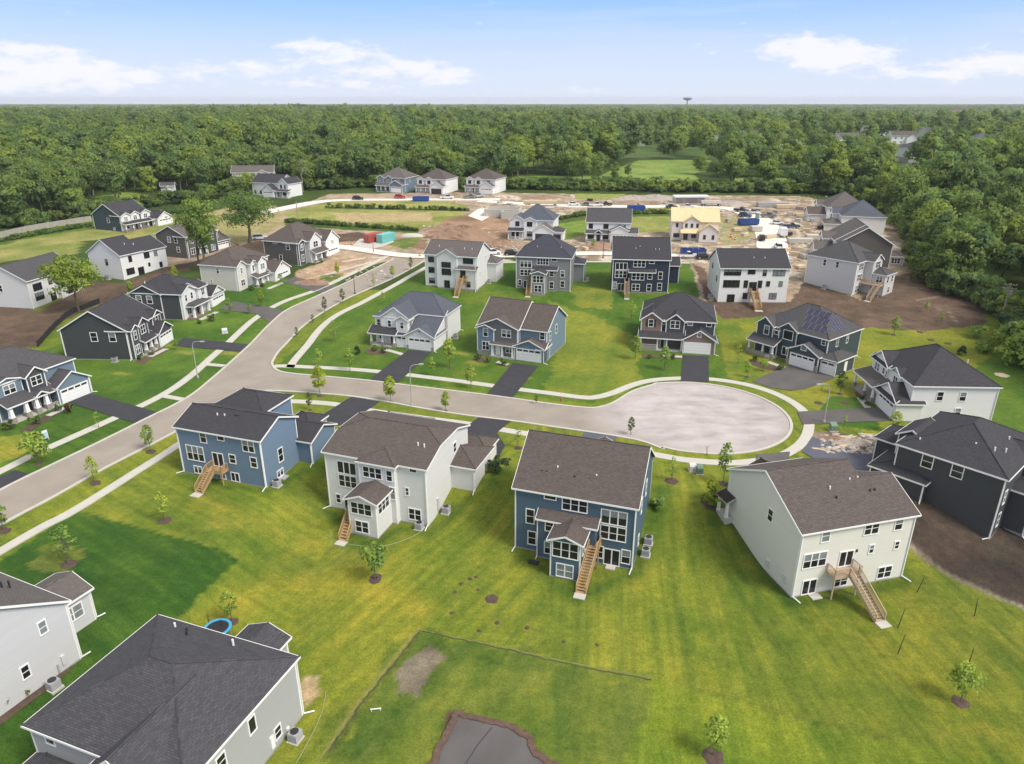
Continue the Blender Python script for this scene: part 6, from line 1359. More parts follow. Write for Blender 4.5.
# the rest of the wood: one mass
rest += far1
protoC = bpy.data.collections.new('wood_kinds')
for i, (c, t_) in enumerate(WOOD):
    o = bpy.data.objects.new('wood_kind', c); protoC.objects.link(o)
far_clump = []
for i in range(4):                                           # groves of a dozen crowns for the distance
    r = np.random.RandomState(500 + i); VV = []
    for k in range(10):
        v_, t_, w_ = crown_data(600 + i * 20 + k, r.uniform(13, 20), r.uniform(6.5, 10), 2.0, 13, 14, 1.5)
        VV.append((v_ + np.array([r.uniform(-22, 22), r.uniform(-22, 22), 0]), np.clip(t_ * .6 + r.uniform(0, .4), 0, 1), w_))
    far_clump.append(leaf_mesh('grove', *[np.concatenate([q[j] for q in VV]) for j in range(3)], M['leaf_far']))
groveC = bpy.data.collections.new('grove_kinds')
for g in far_clump: groveC.objects.link(bpy.data.objects.new('grove_kind', g))
def gn_instances(name, pts, coll, smin, smax, seed):
    m = bpy.data.meshes.new(name); m.from_pydata([(x, y, H(x, y)) for x, y in pts], [], []); o = link(name, m)
    ng = bpy.data.node_groups.new(name, 'GeometryNodeTree'); ng.interface.new_socket('Geometry', in_out='INPUT', socket_type='NodeSocketGeometry'); ng.interface.new_socket('Geometry', in_out='OUTPUT', socket_type='NodeSocketGeometry')
    N = ng.nodes.new; L = ng.links.new
    gi, go = N('NodeGroupInput'), N('NodeGroupOutput'); ip = N('GeometryNodeInstanceOnPoints'); ci = N('GeometryNodeCollectionInfo')
    ci.inputs['Collection'].default_value = coll; ci.inputs['Separate Children'].default_value = True; ci.inputs['Reset Children'].default_value = True
    rv = N('FunctionNodeRandomValue'); rv.data_type = 'FLOAT'; rv.inputs[2].default_value = smin; rv.inputs[3].default_value = smax; rv.inputs['Seed'].default_value = seed
    rr = N('FunctionNodeRandomValue'); rr.data_type = 'FLOAT_VECTOR'; rr.inputs[0].default_value = (0, 0, 0); rr.inputs[1].default_value = (0, 0, 6.283); rr.inputs['Seed'].default_value = seed + 5
    ri = N('FunctionNodeRandomValue'); ri.data_type = 'INT'; ri.inputs[4].default_value = 0; ri.inputs[5].default_value = len(coll.objects) - 1; ri.inputs['Seed'].default_value = seed + 9
    L(gi.outputs[0], ip.inputs['Points']); L(ci.outputs[0], ip.inputs['Instance']); ip.inputs['Pick Instance'].default_value = True
    L(ri.outputs[2], ip.inputs['Instance Index']); L(rr.outputs[0], ip.inputs['Rotation']); L(rv.outputs[1], ip.inputs['Scale']); L(ip.outputs[0], go.inputs[0])
    md = o.modifiers.new('scatter', 'NODES'); md.node_group = ng; return o
tag(gn_instances('woodland', rest, protoC, .75, 1.45, 3), 'broadleaf wood spreading to the horizon', 'woodland', kind='stuff')
gp = []
y = 985.0
while y < 9000:
    st = 34 + (y - 985) * .012; lim = y * .80 + 80; x = -lim
    while x < lim:
        q = (x + rnd.uniform(-.4, .4) * st, y + rnd.uniform(-.4, .4) * st)
        keep = .97 if q[0] < .05 * q[1] else .86
        ok = all(not (abs(q[0] - hx) < 45 and -60 < q[1] - hy < 25) for hx, hy in HB if hy > 900)
        if ok and rnd.random() < keep: gp.append(q)
        x += st
    y += st
tag(gn_instances('far_woodland', gp, groveC, .72, 1.05, 8), 'far tree cover fading into the horizon', 'woodland', kind='stuff')
# brushy edge in front of the woods
br = []
for k in range(900):
    px = rnd.uniform(-60, 1060); ey = edge_y(px)
    if px < 250 and rnd.random() < .4: continue
    p = G(px, ey + rnd.uniform(-1.5, 1.2)); br.append((p.x + rnd.uniform(-3, 3), p.y + rnd.uniform(-2, 2)))
for k in range(420):
    px = rnd.uniform(885, 1024); ey = edge_y(px); p = G(px, ey + rnd.uniform(-7, 1.0)); br.append((p.x, p.y))
wd = []
for L_, n_ in (([(285, 222), (330, 225), (418, 231)], 200), ([(325, 207), (470, 210.5)], 120), ([(-40, 251), (0, 242), (60, 231), (92, 226)], 160), ([(150, 215), (178, 213), (205, 206)], 120), ([(556, 220), (592, 214)], 60), ([(628, 214), (670, 213.5)], 60)):
    for k in range(n_):
        i_ = rnd.randrange(len(L_) - 1); t_ = rnd.random(); p = G(L_[i_][0] * (1 - t_) + L_[i_ + 1][0] * t_, L_[i_][1] * (1 - t_) + L_[i_ + 1][1] * t_ + rnd.uniform(-.5, .5)); wd.append((p.x, p.y))
bushC = bpy.data.collections.new('brush_kinds')
for b_ in BUSH: bushC.objects.link(bpy.data.objects.new('brush_kind', b_))
tag(gn_instances('weeds', wd, bushC, .12, .40, 27), 'tall weeds along ditches, banks and the board fence', 'weeds', kind='stuff')
tag(gn_instances('underbrush', br, bushC, .5, 1.3, 21), 'brush along the edge of the woods', 'brush', kind='stuff')

# ------------------------------------------------------------------ single grown trees
def big_tree(name, label, px, H_, R_, base, seed, mat, leaf=.34, nc=70, nl=70, r0=.3, bark='bark', limbs=8, flat=.7, lean=0, cx=0):
    p = G(*px); r = empty(name, p, 0); tag(r, label, 'tree')
    c = crown_mesh('crown', seed, H_, R_, base, nc, nl, leaf, M[mat], flat=flat); o = link('crown', c, r, (cx, 0, 0)); link('trunk', trunk_mesh('trunk', seed + 1, H_, r0, base, limbs, R_, M[bark], lean), r); return r
big_tree('shade_tree', 'lone broad leafy tree in front of the pale house by the black fence', (79, 311), 13.0, 6.0, 3.0, 41, 'leaf_oak', r0=.28, nc=58, nl=56, limbs=9)
big_tree('oak_tree', 'tall slim oak in front of the taupe gable house', (206, 273), 20.0, 6.4, 6.0, 51, 'leaf_oak', r0=.38, nc=52, nl=52, bark='bark', limbs=9)
big_tree('oak_tree', 'second slim oak trunk just left of the taupe house oak', (200.5, 271), 17.0, 3.0, 9.0, 54, 'leaf_oak', r0=.3, nc=24, nl=40)
big_tree('oak_tree', 'spreading oak behind the beige house beside the parked white car', (249.5, 243), 15.5, 8.6, 4.5, 61, 'leaf_oak', r0=.55, nc=72, nl=56, limbs=11, flat=.6, lean=.6)
big_tree('dead_tree', 'grey half dead tree beside the white farmhouse', (303, 192), 17, 4.5, 5, 71, 'leaf_dark', nc=10, nl=30, r0=.35, bark='bark_pale', limbs=16)

# ------------------------------------------------------------------ young planted trees and shrubs
YK = {}
def young_kind(k):
    if k in YK: return YK[k]
    kinds = {'oval': (4.2, 1.05, 1.3, 36, 18, .125, 'leaf_young', 'oval'), 'lime': (4.4, 1.25, 1.3, 42, 24, .14, 'leaf_lime', 'oval'), 'thin': (4.0, .85, 1.2, 22, 11, .11, 'leaf_young', 'oval'), 'dark': (4.0, .8, 1.1, 28, 17, .12, 'leaf_dark', 'oval'),
             'round': (3.4, 1.35, .9, 34, 20, .14, 'leaf_young', 'round'), 'spruce': (2.2, .8, .1, 26, 40, .12, 'needle', 'cone'), 'shrub': (1.3, .75, .05, 14, 34, .12, 'leaf_dark', 'round'), 'bloom': (3.4, 1.4, .5, 26, 26, .16, 'leaf_young', 'round'), 'lowshrub': (.8, .6, .02, 9, 26, .1, 'leaf_dark', 'round'), 'redshrub': (1.4, .6, .05, 12, 26, .1, 'leaf_red', 'round'), 'yellow': (2.0, 1.0, .15, 18, 34, .14, 'leaf_lime', 'round'), 'greenbush': (1.6, 1.3, .05, 20, 40, .14, 'leaf_young', 'round')}
    out = []
    for j in range(3):
        H_, R_, b, nc, nl, lf, mt, sh = kinds[k]
        c = crown_mesh('crown', hash((k, j)) % 9999 if 0 else 800 + 10 * list(kinds).index(k) + j, H_, R_, b, nc, nl, lf, M[mt], sh, 1.0); t_ = trunk_mesh('trunk', 900 + j, H_, .055 if H_ > 2 else .04, b, 5, R_ * .7, M['bark'])
        out.append((c, t_))
    YK[k] = (kinds[k][0], out); return YK[k]
def young(kind, px, top, label, ring=None, cat=None, group=None, name=None, wide=1.0):
    """planted tree whose foot is at px; its height follows from the photo row of its tip"""
    p = G(*px); hgt = .5
    while proj(p.x, p.y, p.z + hgt)[1] > top and hgt < 9: hgt += .05
    H0, ks = young_kind(kind); s = hgt / H0; j = rnd.randrange(3)
    nm = name or {'spruce': 'young_spruce', 'shrub': 'shrub', 'lowshrub': 'shrub', 'redshrub': 'shrub', 'yellow': 'shrub', 'greenbush': 'shrub'}.get(kind, 'young_tree')
    r = empty(nm, p, rnd.random() * 6.28); sw = s * wide; r.scale = (sw, sw, s)
    tag(r, label, cat or ('shrub' if nm == 'shrub' else 'tree'), group or ('planted shrubs' if nm == 'shrub' else 'young planted trees'))
    link('crown', ks[j][0], r); link('trunk', ks[j][1], r)
    if ring: mulch(p.x, p.y, ring)
    return r
_mr = []
def mulch(x, y, rad, mat='mulch'):
    m = MB(); n = 16; z = H(x, y)
    ring = [(x + rad * (1 + .12 * math.sin(3 * i + x)) * math.cos(i * 2 * PI / n), y + rad * (1 + .12 * math.cos(2 * i + y)) * math.sin(i * 2 * PI / n)) for i in range(n)]
    ins = [(x + (a - x) * .55, y + (b - y) * .55) for a, b in ring]
    for i in range(n):
        j = (i + 1) % n; a, b, c, d = ring[i], ring[j], ins[j], ins[i]
        m.poly([(a[0], a[1], H(*a) - .02), (b[0], b[1], H(*b) - .02), (c[0], c[1], H(*c) + .12), (d[0], d[1], H(*d) + .12)])
    m.poly([(a[0], a[1], H(*a) + .12) for a in ins])
    o = m.build('mulch_ring', M[mat]); o['kind'] = 'structure'
Y = young
Y('oval', (150.8, 451.6), 426.5, 'street tree on the verge nearest the light blue house', .75, wide=1.05)
Y('oval', (95, 483), 458, 'street tree on the verge midway along the lower left sidewalk', .75, wide=1.0)
Y('oval', (4, 531), 505, 'street tree on the verge cut by the left frame edge', .8, wide=1.2)
Y('bloom', (39, 464), 433, 'low blossoming tree next to the blue yard sign', .6)
Y('thin', (99, 428), 412, 'sparse young tree beside the sidewalk by the craftsman porch house drive')
Y('thin', (164.6, 520.7), 494, 'sparse yellowish tree with dark mulch on the lawn below the light blue house', .9, wide=1.2)
Y('thin', (69, 564), 528, 'slender tree with mulch on the dark green lawn at left', .9, wide=1.5)
Y('lime', (320, 396), 368, 'bright lime street tree at the left end of the close', .6)
Y('lime', (390.5, 402), 378, 'bright lime street tree behind the white brown roofed house', .5)
Y('lime', (445.7, 411), 393, 'small yellow green street tree right of the close lamp', .4, wide=.9)
Y('dark', (310, 410), 393, 'dark sparse sapling in the lawn left of the light blue house drive', .4)
Y('dark', (297, 338), 327.5, 'tiny dark tree on the verge nearest the street corner'); Y('dark', (313, 323), 315, 'round dark tree, second up the verge from the street corner', wide=1.3); Y('dark', (325, 312), 297, 'dark tree, third up the verge from the street corner', wide=1.1); Y('dark', (343, 303.3), 289, 'dark tree, fourth up the verge from the street corner', wide=1.1)
Y('thin', (374, 287.5), 274, 'thin tree, fifth up the verge, just past the pole'); Y('oval', (393, 279), 266, 'leafy tree, sixth up the verge, beside the sidewalk bend'); Y('dark', (411, 270.5), 257.5, 'dark tree at the top of the verge by the white stepped gable house')
Y('oval', (281, 285), 274, 'young tree in front of the beige house garage'); Y('lime', (262, 307), 291.6, 'light green tree left of the street near the grey drive', wide=.8); Y('lime', (337.7, 276), 262.7, 'yellow green tree before the bare dirt yard', wide=.7)
Y('thin', (335, 342), 321.5, 'pale sparse tree on the green lawn left of the blue grey roofed house', wide=1.3); Y('thin', (318.8, 367), 349, 'sparse tree just inside the walk at the street corner', wide=1.2); Y('oval', (350, 371), 350, 'fuller tree on the lawn before the blue grey roofed house porch'); Y('spruce', (357, 354), 345, 'little dark spruce by the front walk of the blue grey roofed house')
Y('oval', (449.5, 368), 340.6, 'tallest young tree, between the blue grey roofed house and its steel blue neighbour', .5, wide=1.1); Y('oval', (432, 376), 359, 'small tree beside the corner house drive'); Y('oval', (470.8, 388), 365.7, 'young tree by the walk before the steel blue house', wide=1.1); Y('thin', (383, 305), 292, 'faint sapling on the lawn behind the blue grey roofed house')
Y('thin', (631, 320.5), 302, 'sparse tree on the open lawn behind the brick gabled house', wide=1.4); Y('oval', (635, 359), 337, 'young tree against the left side of the brick gabled house porch', wide=1.3); Y('oval', (664, 370), 348, 'leafy tree in front of the brick gabled house porch steps', .5, wide=1.2)
Y('thin', (738, 363.5), 345, 'tall thin sapling between the brick gabled and solar panel houses'); Y('oval', (747, 377), 363, 'small bushy tree left of the solar panel house drive', .5); Y('round', (763, 371), 360, 'rounded small tree before the solar panel house porch', .4)
Y('oval', (893.6, 335), 317, 'tree on the yellow lawn edge in front of the brown soil', .6, wide=1.2); Y('oval', (926, 312), 301.6, 'small tree standing on the brown soil'); Y('oval', (941, 322), 313, 'small tree at the near edge of the brown soil'); Y('spruce', (961.5, 355), 345, 'dark spruce on the lawn behind the bright white house', wide=1.2)
Y('dark', (839.6, 394), 372, 'dark leaved tree at the lawn beside the solar panel house', .6, wide=1.3); Y('thin', (821, 394), 384, 'thin tree left of the tall lamp on the right lawn')
Y('oval', (893.6, 433), 412.7, 'young tree in front of the bright white house wall', wide=1.3); Y('thin', (843, 430), 415, 'sapling by the green utility box near the rubble'); Y('round', (877, 455), 439, 'rounded olive bush tree in the rubble by the charcoal black house', wide=.8)
Y('dark', (630.6, 435), 417.7, 'dark narrow street tree at the near kerb of the close', wide=1.1); Y('oval', (723, 483.5), 445, 'tall narrow green tree beside the ivory house front', .8, wide=.75); Y('thin', (671.5, 481), 458, 'thin tree in a brown mulch circle right of the slate blue house', 1.0, wide=1.2); Y('thin', (518, 448), 428, 'sapling behind the left corner of the slate blue house', .7)
Y('yellow', (712, 506), 482, 'bright yellow shrub at the ivory house porch', .9); Y('greenbush', (656, 508), 498, 'low green bush along the right wall of the slate blue house'); 
Y('round', (375, 580), 542, 'bushy green tree on the lawn below the white sunroom house', .75, wide=.8); Y('oval', (232, 622), 592, 'dark little tree on the yellow lawn near the trampoline', .7)
Y('round', (960, 702), 668, 'bushy round tree in a mulch ring at the lower right', .8, wide=.85); Y('oval', (713, 756), 717, 'upright leafy tree in a mulch ring at the bottom edge', .95, wide=1.1)
Y('oval', (230, 314), 299, 'young tree on the lawn in front of the grey white gabled house'); Y('oval', (250, 314), 304, 'small tree by the walk right of the grey white gabled house drive'); Y('lime', (131.5, 297), 282, 'lime sapling on brown soil behind the charcoal gable house', wide=.9); Y('lime', (176, 283), 267, 'lime sapling on brown soil behind the grey white gabled house', wide=.9)
Y('oval', (593, 249), 239, 'small street tree at the site road behind the mid grey house'); Y('dark', (536, 404), 395, 'tiny sapling on the verge across from the slate blue house'); 
Y('oval', (876, 320), 308, 'tiny tree on soil near the light grey house', wide=.8) if 0 else None
Y('round', (176.5, 350), 340, 'lime bush at the end of the charcoal gable house garage', wide=.7)
for px, tp, lb in (((10, 429), 421, 'low shrub under the craftsman porch, left end'), ((36, 424), 417, 'low shrub before the craftsman porch columns'), ((58, 411), 405, 'low shrub beside the craftsman garage')): Y('lowshrub', px, tp, lb)
Y('redshrub', (70, 413), 403, 'purple leaved shrub on the lawn before the craftsman porch')
for px, tp, lb in (((140, 360), 356, 'brownish shrub bed plant left of the charcoal house porch'), ((152, 355), 351, 'small shrub at the charcoal house porch steps'), ((212, 321), 315, 'shrub in front of the grey white gabled porch'), ((199, 324), 320, 'second shrub at the grey white gabled porch, left one'), ((374, 351), 346, 'porch shrub at the far left of the blue grey roofed house'), ((384, 353), 348, 'porch shrub in the middle bed of the blue grey roofed house'), ((479, 360), 354, 'rounded shrub left of the steel blue house porch'), ((488, 362), 357, 'shrub at the steel blue house porch steps'), ((503, 365), 360, 'shrub between porch and drive of the steel blue house'), ((672, 359), 354, 'reddish bed shrub beside the brick gabled garage'), ((650, 359), 355, 'bed shrub under the brick gabled porch rail'), ((756, 361), 355, 'dark shrub at the left of the solar panel house porch'), ((781, 370), 364, 'dark shrub by the solar panel house garage'), ((862, 400), 395, 'bed shrub along the tan porch, far one'), ((868, 406), 401, 'bed shrub along the tan porch, near one'), ((498, 472), 458, 'dark round evergreen by the white sunroom house garage'), ((252, 290), 285, 'shrub at the beige house porch'), ((262, 287), 283, 'second shrub at the beige house porch by the garage')):
    Y('lowshrub', px, tp, lb)
for k, (px, tp) in enumerate((((8, 704), 692), ((17, 698), 686), ((24, 693), 682), ((2, 710), 699))): Y('lowshrub', px, tp, 'leafy green shrub in the row along the pale grey house wall', group='shrubs along the pale grey wall')
for x_, y_, r_ in ((491.7, 599, .8), (376, 577, .7)): p = G(x_, y_); mulch(p.x, p.y, r_)
for x_, y_ in ((818.5, 403), (845, 403), (931, 340), (948, 343.5), (920, 332)): p = G(x_, y_); mulch(p.x, p.y, .8)
for e in ((527, 628), (564, 642), (597, 645), (452, 613), (476, 577), (497, 623), (479, 631), (461, 584), (470, 579), (478, 590), (455, 592)): p = G(*e); mulch(p.x, p.y, .18 + .14 * rnd.random())
for q_, t_, l_ in (((1016, 366), 340, 'large green bush at the right frame edge below the utility pole'), ((1006, 345), 328, 'green bush beside the foot of the utility pole'), ((984, 352), 340, 'small round bush left of the utility pole foot'), ((978, 338), 326, 'light bush at the soil edge near the utility pole'), ((1022, 352), 322, 'tall bush behind the utility pole at the frame edge')): Y('greenbush', q_, t_, l_)
p = G(1002, 375); mulch(p.x, p.y, 1.3, 'lumber')
SAP = 'bare staked saplings in the ivory house yard'
for (px, tp, lb) in (((917, 592), 577, 'bare thin sapling nearest the right wall of the ivory house'), ((897.5, 628), 608, 'bare thin sapling leaning right of the long deck stair foot'), ((897.5, 654), 634, 'bare thin sapling, lowest of the pair below the deck stair'), ((974.5, 616), 598, 'bare thin sapling at the right near the soil edge'), ((967.5, 668), 647, 'bare thin sapling just behind the lower right bushy tree'), ((209, 627), 613, 'bare thin pole of a sapling left of the trampoline'), ((224, 632), 619, 'bare thin pole of a sapling right above the trampoline'), ((707, 455), 446, 'bare thin sapling stake by the close sidewalk')):
    q = G(*px); hgt = .5
    while proj(q.x, q.y, q.z + hgt)[1] > tp and hgt < 6: hgt += .05
    r = random.Random(px[0]); dx, dy = r.uniform(-.1, .25) * hgt, r.uniform(-.1, .1)
    m = MB().tube((0, 0, -.1), (dx * .5, dy * .5, hgt * .5), .05, .04, 6).tube((dx * .5, dy * .5, hgt * .5), (dx, dy, hgt), .04, .02, 6)
    for k in range(5): z_ = hgt * (.5 + .1 * k); a = r.random() * 6.28; m.tube((dx * z_ / hgt, dy * z_ / hgt, z_), (dx * z_ / hgt + .3 * math.cos(a), .3 * math.sin(a), z_ + .25), .012, .006, 4)
    tag(m.build('sapling', M['dark_metal'], None, q), lb, 'sapling', SAP)
# ------------------------------------------------------------------ street furniture
def lamp(px, hgt, ang, label, arm=1.6):
    r = empty('street_lamp', G(*px), R(ang)); tag(r, label, 'street lamp', 'street lamps')
    MB().tube((0, 0, -.2), (0, 0, hgt - .9), .10, .065, 10).build('pole', M['dark_metal' if arm == 0 else 'metal'], r)
    MB().lathe([(.2, -.1), (.2, .35), (.12, .5)], n=10).build('base', M['dark_metal' if arm == 0 else 'metal'], r)
    if arm:
        m = MB(); P = [(0, 0, hgt - .95), (.12, 0, hgt - .4), (.45, 0, hgt - .08), (1.0, 0, hgt), (arm, 0, hgt - .02)]
        for a, b in zip(P, P[1:]): m.tube(a, b, .05, .045, 6)
        m.build('arm', M['metal'], r)
        hm = MB(); hm.slab([(arm - .1, -.16, hgt + .06), (arm + .65, -.2, hgt + .03), (arm + .65, .2, hgt + .03), (arm - .1, .16, hgt + .06)], (0, 0, -.12)); h_ = hm.build('lamp_head', M['metal'], r)
        MB().box(arm + .1, arm + .55, -.13, .13, hgt - .12, hgt - .09).build('lens', M['white'], h_)
    return r
lamp((411.8, 406), 7.2, 15, 'tall street lamp with its arm over the close, beside the lime trees')
lamp((198, 378), 7.0, 0, 'grey street lamp on the west sidewalk near the charcoal gable house')
lamp((823.8, 422.7), 6.6, 188, 'grey street lamp arching over the end of the close at right')
lamp((355, 294), 5.2, 0, 'dark plain lamp post along the upper street verge', 0)
lamp((373.5, 252), 3.6, 0, 'short dark post at the upper street junction by the containers', 0)
lamp((603, 258), 7.0, 0, 'thin dark lamp post at the site road behind the navy house', 0)
def utility_pole(px, hgt, label, cross, lean=.0):
    r = empty('utility_pole', G(*px), R(-20)); tag(r, label, 'utility pole')
    MB().tube((0, 0, -.3), (lean, 0, hgt), .19, .13, 9).build('pole', M['wood_pole'], r)
    if cross:
        for z_ in (hgt - .3, hgt - 1.1):
            c = MB().box(-1.25 + lean, 1.25 + lean, -.2, -.06, z_ - .07, z_ + .07).build('crossarm', M['wood_pole'], r)
            for k in (-1.1, -.4, .4, 1.1): MB().lathe([(.05, z_ + .07), (.08, z_ + .14), (.04, z_ + .28)], lean + k, -.13, 8).build('insulator', M['metal'], c)
        MB().lathe([(.26, hgt - 2.6), (.28, hgt - 2.5), (.28, hgt - 1.6), (.1, hgt - 1.5)], lean + .45, .1, 10).build('transformer', M['metal'], r)
        MB().tube((lean * .8, 0, hgt - 1.4), (3.2, 1.5, -.4), .02, n=4).tube((lean * .8, 0, hgt - 1.8), (4.6, 1.0, -.4), .02, n=4).build('guy_wire', M['dark_metal'], r)
    return r
utility_pole((999, 326), 9.6, 'wooden utility pole with crossarms and guy wires at the east wood', True, .15)
utility_pole((298, 219.5), 6.5, 'lone wooden pole at the edge of the weedy field', False)
def box_cabinet(px, w_, d_, h_, mat, label, name='utility_box', ang=0):
    r = empty(name, G(*px), R(ang)); tag(r, label, 'utility box')
    MB().box(-w_ / 2 - .1, w_ / 2 + .1, -d_ / 2 - .1, d_ / 2 + .1, -.2, .1).build('pad', M['concrete'], r); m = MB(); m.box(-w_ / 2, w_ / 2, -d_ / 2, d_ / 2, .1, h_ * .75)
    m.poly([(-w_ / 2, -d_ / 2, h_ * .75), (w_ / 2, -d_ / 2, h_ * .75), (w_ / 2, d_ / 2, h_), (-w_ / 2, d_ / 2, h_)]); m.poly([(-w_ / 2, d_ / 2, h_ * .75), (w_ / 2, d_ / 2, h_ * .75), (w_ / 2, d_ / 2, h_), (-w_ / 2, d_ / 2, h_)])
    for sx in (-1, 1): m.poly([(sx * w_ / 2, -d_ / 2, h_ * .75), (sx * w_ / 2, d_ / 2, h_ * .75), (sx * w_ / 2, d_ / 2, h_)])
    m.build('cabinet', M[mat], r); MB().box(-.06, .06, -d_ / 2 - .02, -d_ / 2 + .005, h_ * .35, h_ * .45).build('handle', M['dark_metal'], r); return r
M['util_green'] = m_plain('utility_green_paint', (.16, .24, .17), .5, .4, .1)
box_cabinet((692.5, 471), .9, .8, 1.1, 'silver_wall', 'pale utility box, left one of the pair by the near walk of the close')
box_cabinet((699.5, 473.5), .8, .8, 1.25, 'util_green', 'green utility box, right one of the pair by the near walk of the close')
box_cabinet((833, 430.5), 1.0, .9, 1.25, 'util_green', 'green utility box at the rubble by the charcoal house drive')
box_cabinet((225, 333), 1.1, .9, 1.0, 'silver_wall', 'white topped dark box on the lawn near the west sidewalk', ang=20)
box_cabinet((829.5, 374.5), .5, .5, .9, 'silver_wall', 'small grey box on the lawn by the three bay garage') if 0 else None
# yard sign: pale board, no readable words in the photo
r = empty('yard_sign', G(46.5, 440.5), R(60)); tag(r, 'pale blue and white yard sign on the lawn before the craftsman porch', 'sign')
MB().box(-.34, .34, -.02, .02, .35, 1.65).build('board', m_plain('sign_board', (.45, .58, .68), .5, None, .05), r)
mm_ = MB(); [mm_.box(x - .025, x + .025, -.025, .025, -.2, 1.6) for x in (-.37, .37)]; mm_.build('stakes', M['white'], r); MB().box(-.3, .3, -.03, -.022, 1.35, 1.6).build('header', M['white'], r)
def hydrant(px, label):
    r = empty('fire_hydrant', G(*px), 0); tag(r, label, 'fire hydrant')
    MB().lathe([(.16, 0), (.16, .08), (.11, .1), (.11, .55), (.16, .58), (.12, .7), (.04, .78)], n=10).build('barrel', M['red_paint'], r); MB().tube((-.22, 0, .45), (.22, 0, .45), .06, n=8).build('nozzle', M['red_paint'], r)
hydrant((561, 401.5), 'dark red hydrant on the verge across the close'); hydrant((341, 366.5), 'small hydrant by the corner walk') if 0 else None
# low white barrier in the rough grass
r = empty('barrier', G(376, 711), R(8)); r.scale = (.62, .7, .6); tag(r, 'short white bar low in the rough grass near the ditch', 'barrier')
MB().box(-.75, .75, -.05, .05, .35, .47).build('rail', M['white'], r)
for x in (-.6, .6): MB().box(x - .04, x + .04, -.04, .04, -.1, .35).build('leg', M['white'], r)
# silt fence behind the charcoal house
def fence(name, label, L, hgt, mat, post, step=2.4, wave=0, cat='fence'):
    P = [G(*q) for q in L]; r = empty(name, P[0], 0); tag(r, label, cat); Q = resample([(p.x, p.y) for p in P], step); o0 = P[0]
    for a, b in zip(Q, Q[1:]):
        za, zb = H(a[0], a[1]) - o0.z, H(b[0], b[1]) - o0.z; A = Vector((a[0] - o0.x, a[1] - o0.y, za)); B = Vector((b[0] - o0.x, b[1] - o0.y, zb)); d = (B - A); nrm = Vector((-d.y, d.x, 0)).normalized() * .03
        hh = hgt * rnd.uniform(1 - wave, 1)
        MB().slab([A + nrm + Vector((0, 0, -.1)), B + nrm + Vector((0, 0, -.1)), B + nrm + Vector((0, 0, hh)), A + nrm + Vector((0, 0, hh))], -2 * nrm).build('panel', M[mat], r)
        MB().box(A.x - .06, A.x + .06, A.y - .1, A.y + .02, A.z - .2, A.z + hgt + .12).build('post', M[post], r)
    return r
fence('silt_fence', 'black fabric fence curving behind the charcoal gable house', [(38, 347), (46, 338), (55, 328), (66, 318), (76, 312), (90, 307), (100, 303)], 1.3, 'fence_black', 'dark_metal', 2.2, .15)
fence('board_fence', 'long weathered board fence along the west wood', [(-40, 248), (0, 238), (30, 231), (60, 226), (92, 221)], 1.9, 'fence_wood', 'fence_wood', 2.6, .04)
# trampoline behind the big hip roof
r = empty('trampoline', G(218.5, 634), 0); r.scale = (.68, .68, .9); tag(r, 'round blue rimmed trampoline half hidden behind the charcoal hip roof', 'trampoline')
MB().lathe([(1.62, .78), (1.62, .84), (.01, .85)], n=32).build('mat', M['black_net'], r)
m = MB(); n = 32
for i in range(n):
    a, b = 2 * PI * i / n, 2 * PI * (i + 1) / n
    m.slab([(1.6 * math.cos(a), 1.6 * math.sin(a), .9), (2.0 * math.cos(a), 2.0 * math.sin(a), .9), (2.0 * math.cos(b), 2.0 * math.sin(b), .9), (1.6 * math.cos(b), 1.6 * math.sin(b), .9)], (0, 0, -.08))
m.build('pad', M['fabric_blue'], r)
for i in range(6): a = 2 * PI * i / 6; MB().tube((1.9 * math.cos(a), 1.9 * math.sin(a), -.1), (1.9 * math.cos(a), 1.9 * math.sin(a), .82), .04, n=6).build('leg', M['metal'], r)
# garden hose lying in an arc
def hose(L, label):
    P = smooth_line([G(*q) for q in L], 8); m = MB(); o0 = G(*L[0])
    for a, b in zip(P, P[1:]): m.tube((a.x - o0.x, a.y - o0.y, H(a.x, a.y) - o0.z + .05), (b.x - o0.x, b.y - o0.y, H(b.x, b.y) - o0.z + .05), .03, n=5)
    tag(m.build('garden_hose', m_plain('hose', (.30, .36, .2), .5), None, o0), label, 'garden hose')
hose([(326, 535), (338, 542), (360, 546), (385, 546), (405, 540), (420, 533)], 'pale hose curving over the lawn behind the white sunroom house')
hose([(326, 692), (322, 712), (312, 735), (296, 764)], 'pale hose on the lawn beside the grey hip roofed house')
# stone beds and planting strips at porches
for k, (L, mt) in enumerate((([(20, 432), (30, 424), (48, 414), (62, 407), (66, 410), (46, 421), (26, 434)], 'mulch'), ([(136, 362), (152, 353), (164, 347), (168, 351), (152, 359), (142, 365)], 'mulch_red'), ([(364, 350), (372, 348), (388, 352), (386, 355), (370, 354)], 'mulch_red'), ([(474, 357), (486, 358), (486, 363), (475, 361)], 'mulch_red'), ([(496, 361), (510, 364), (509, 367), (495, 364)], 'mulch_red'), ([(642, 357), (660, 358), (682, 359), (682, 356.5), (660, 355), (642, 354)], 'mulch_red'), ([(750, 360), (766, 364), (786, 369), (782, 373), (760, 368), (749, 363)], 'mulch'), ([(854, 393), (860, 391), (871, 406), (866, 408)], 'mulch'), ([(790, 520), (797, 512), (800, 520)], 'mulch'))):
    sheet('planting_bed', W2(L), .045, M[mt], 1.0)
sheet('planting_bed', W2([(703, 498), (716, 506), (724, 513), (722, 517), (708, 508), (700, 502)]), .05, M['mulch'], 1.0)
sheet('planting_bed', W2([(0, 718), (60, 672), (70, 664), (73, 668), (50, 688), (0, 726)]), .05, M['mulch'], 1.0)

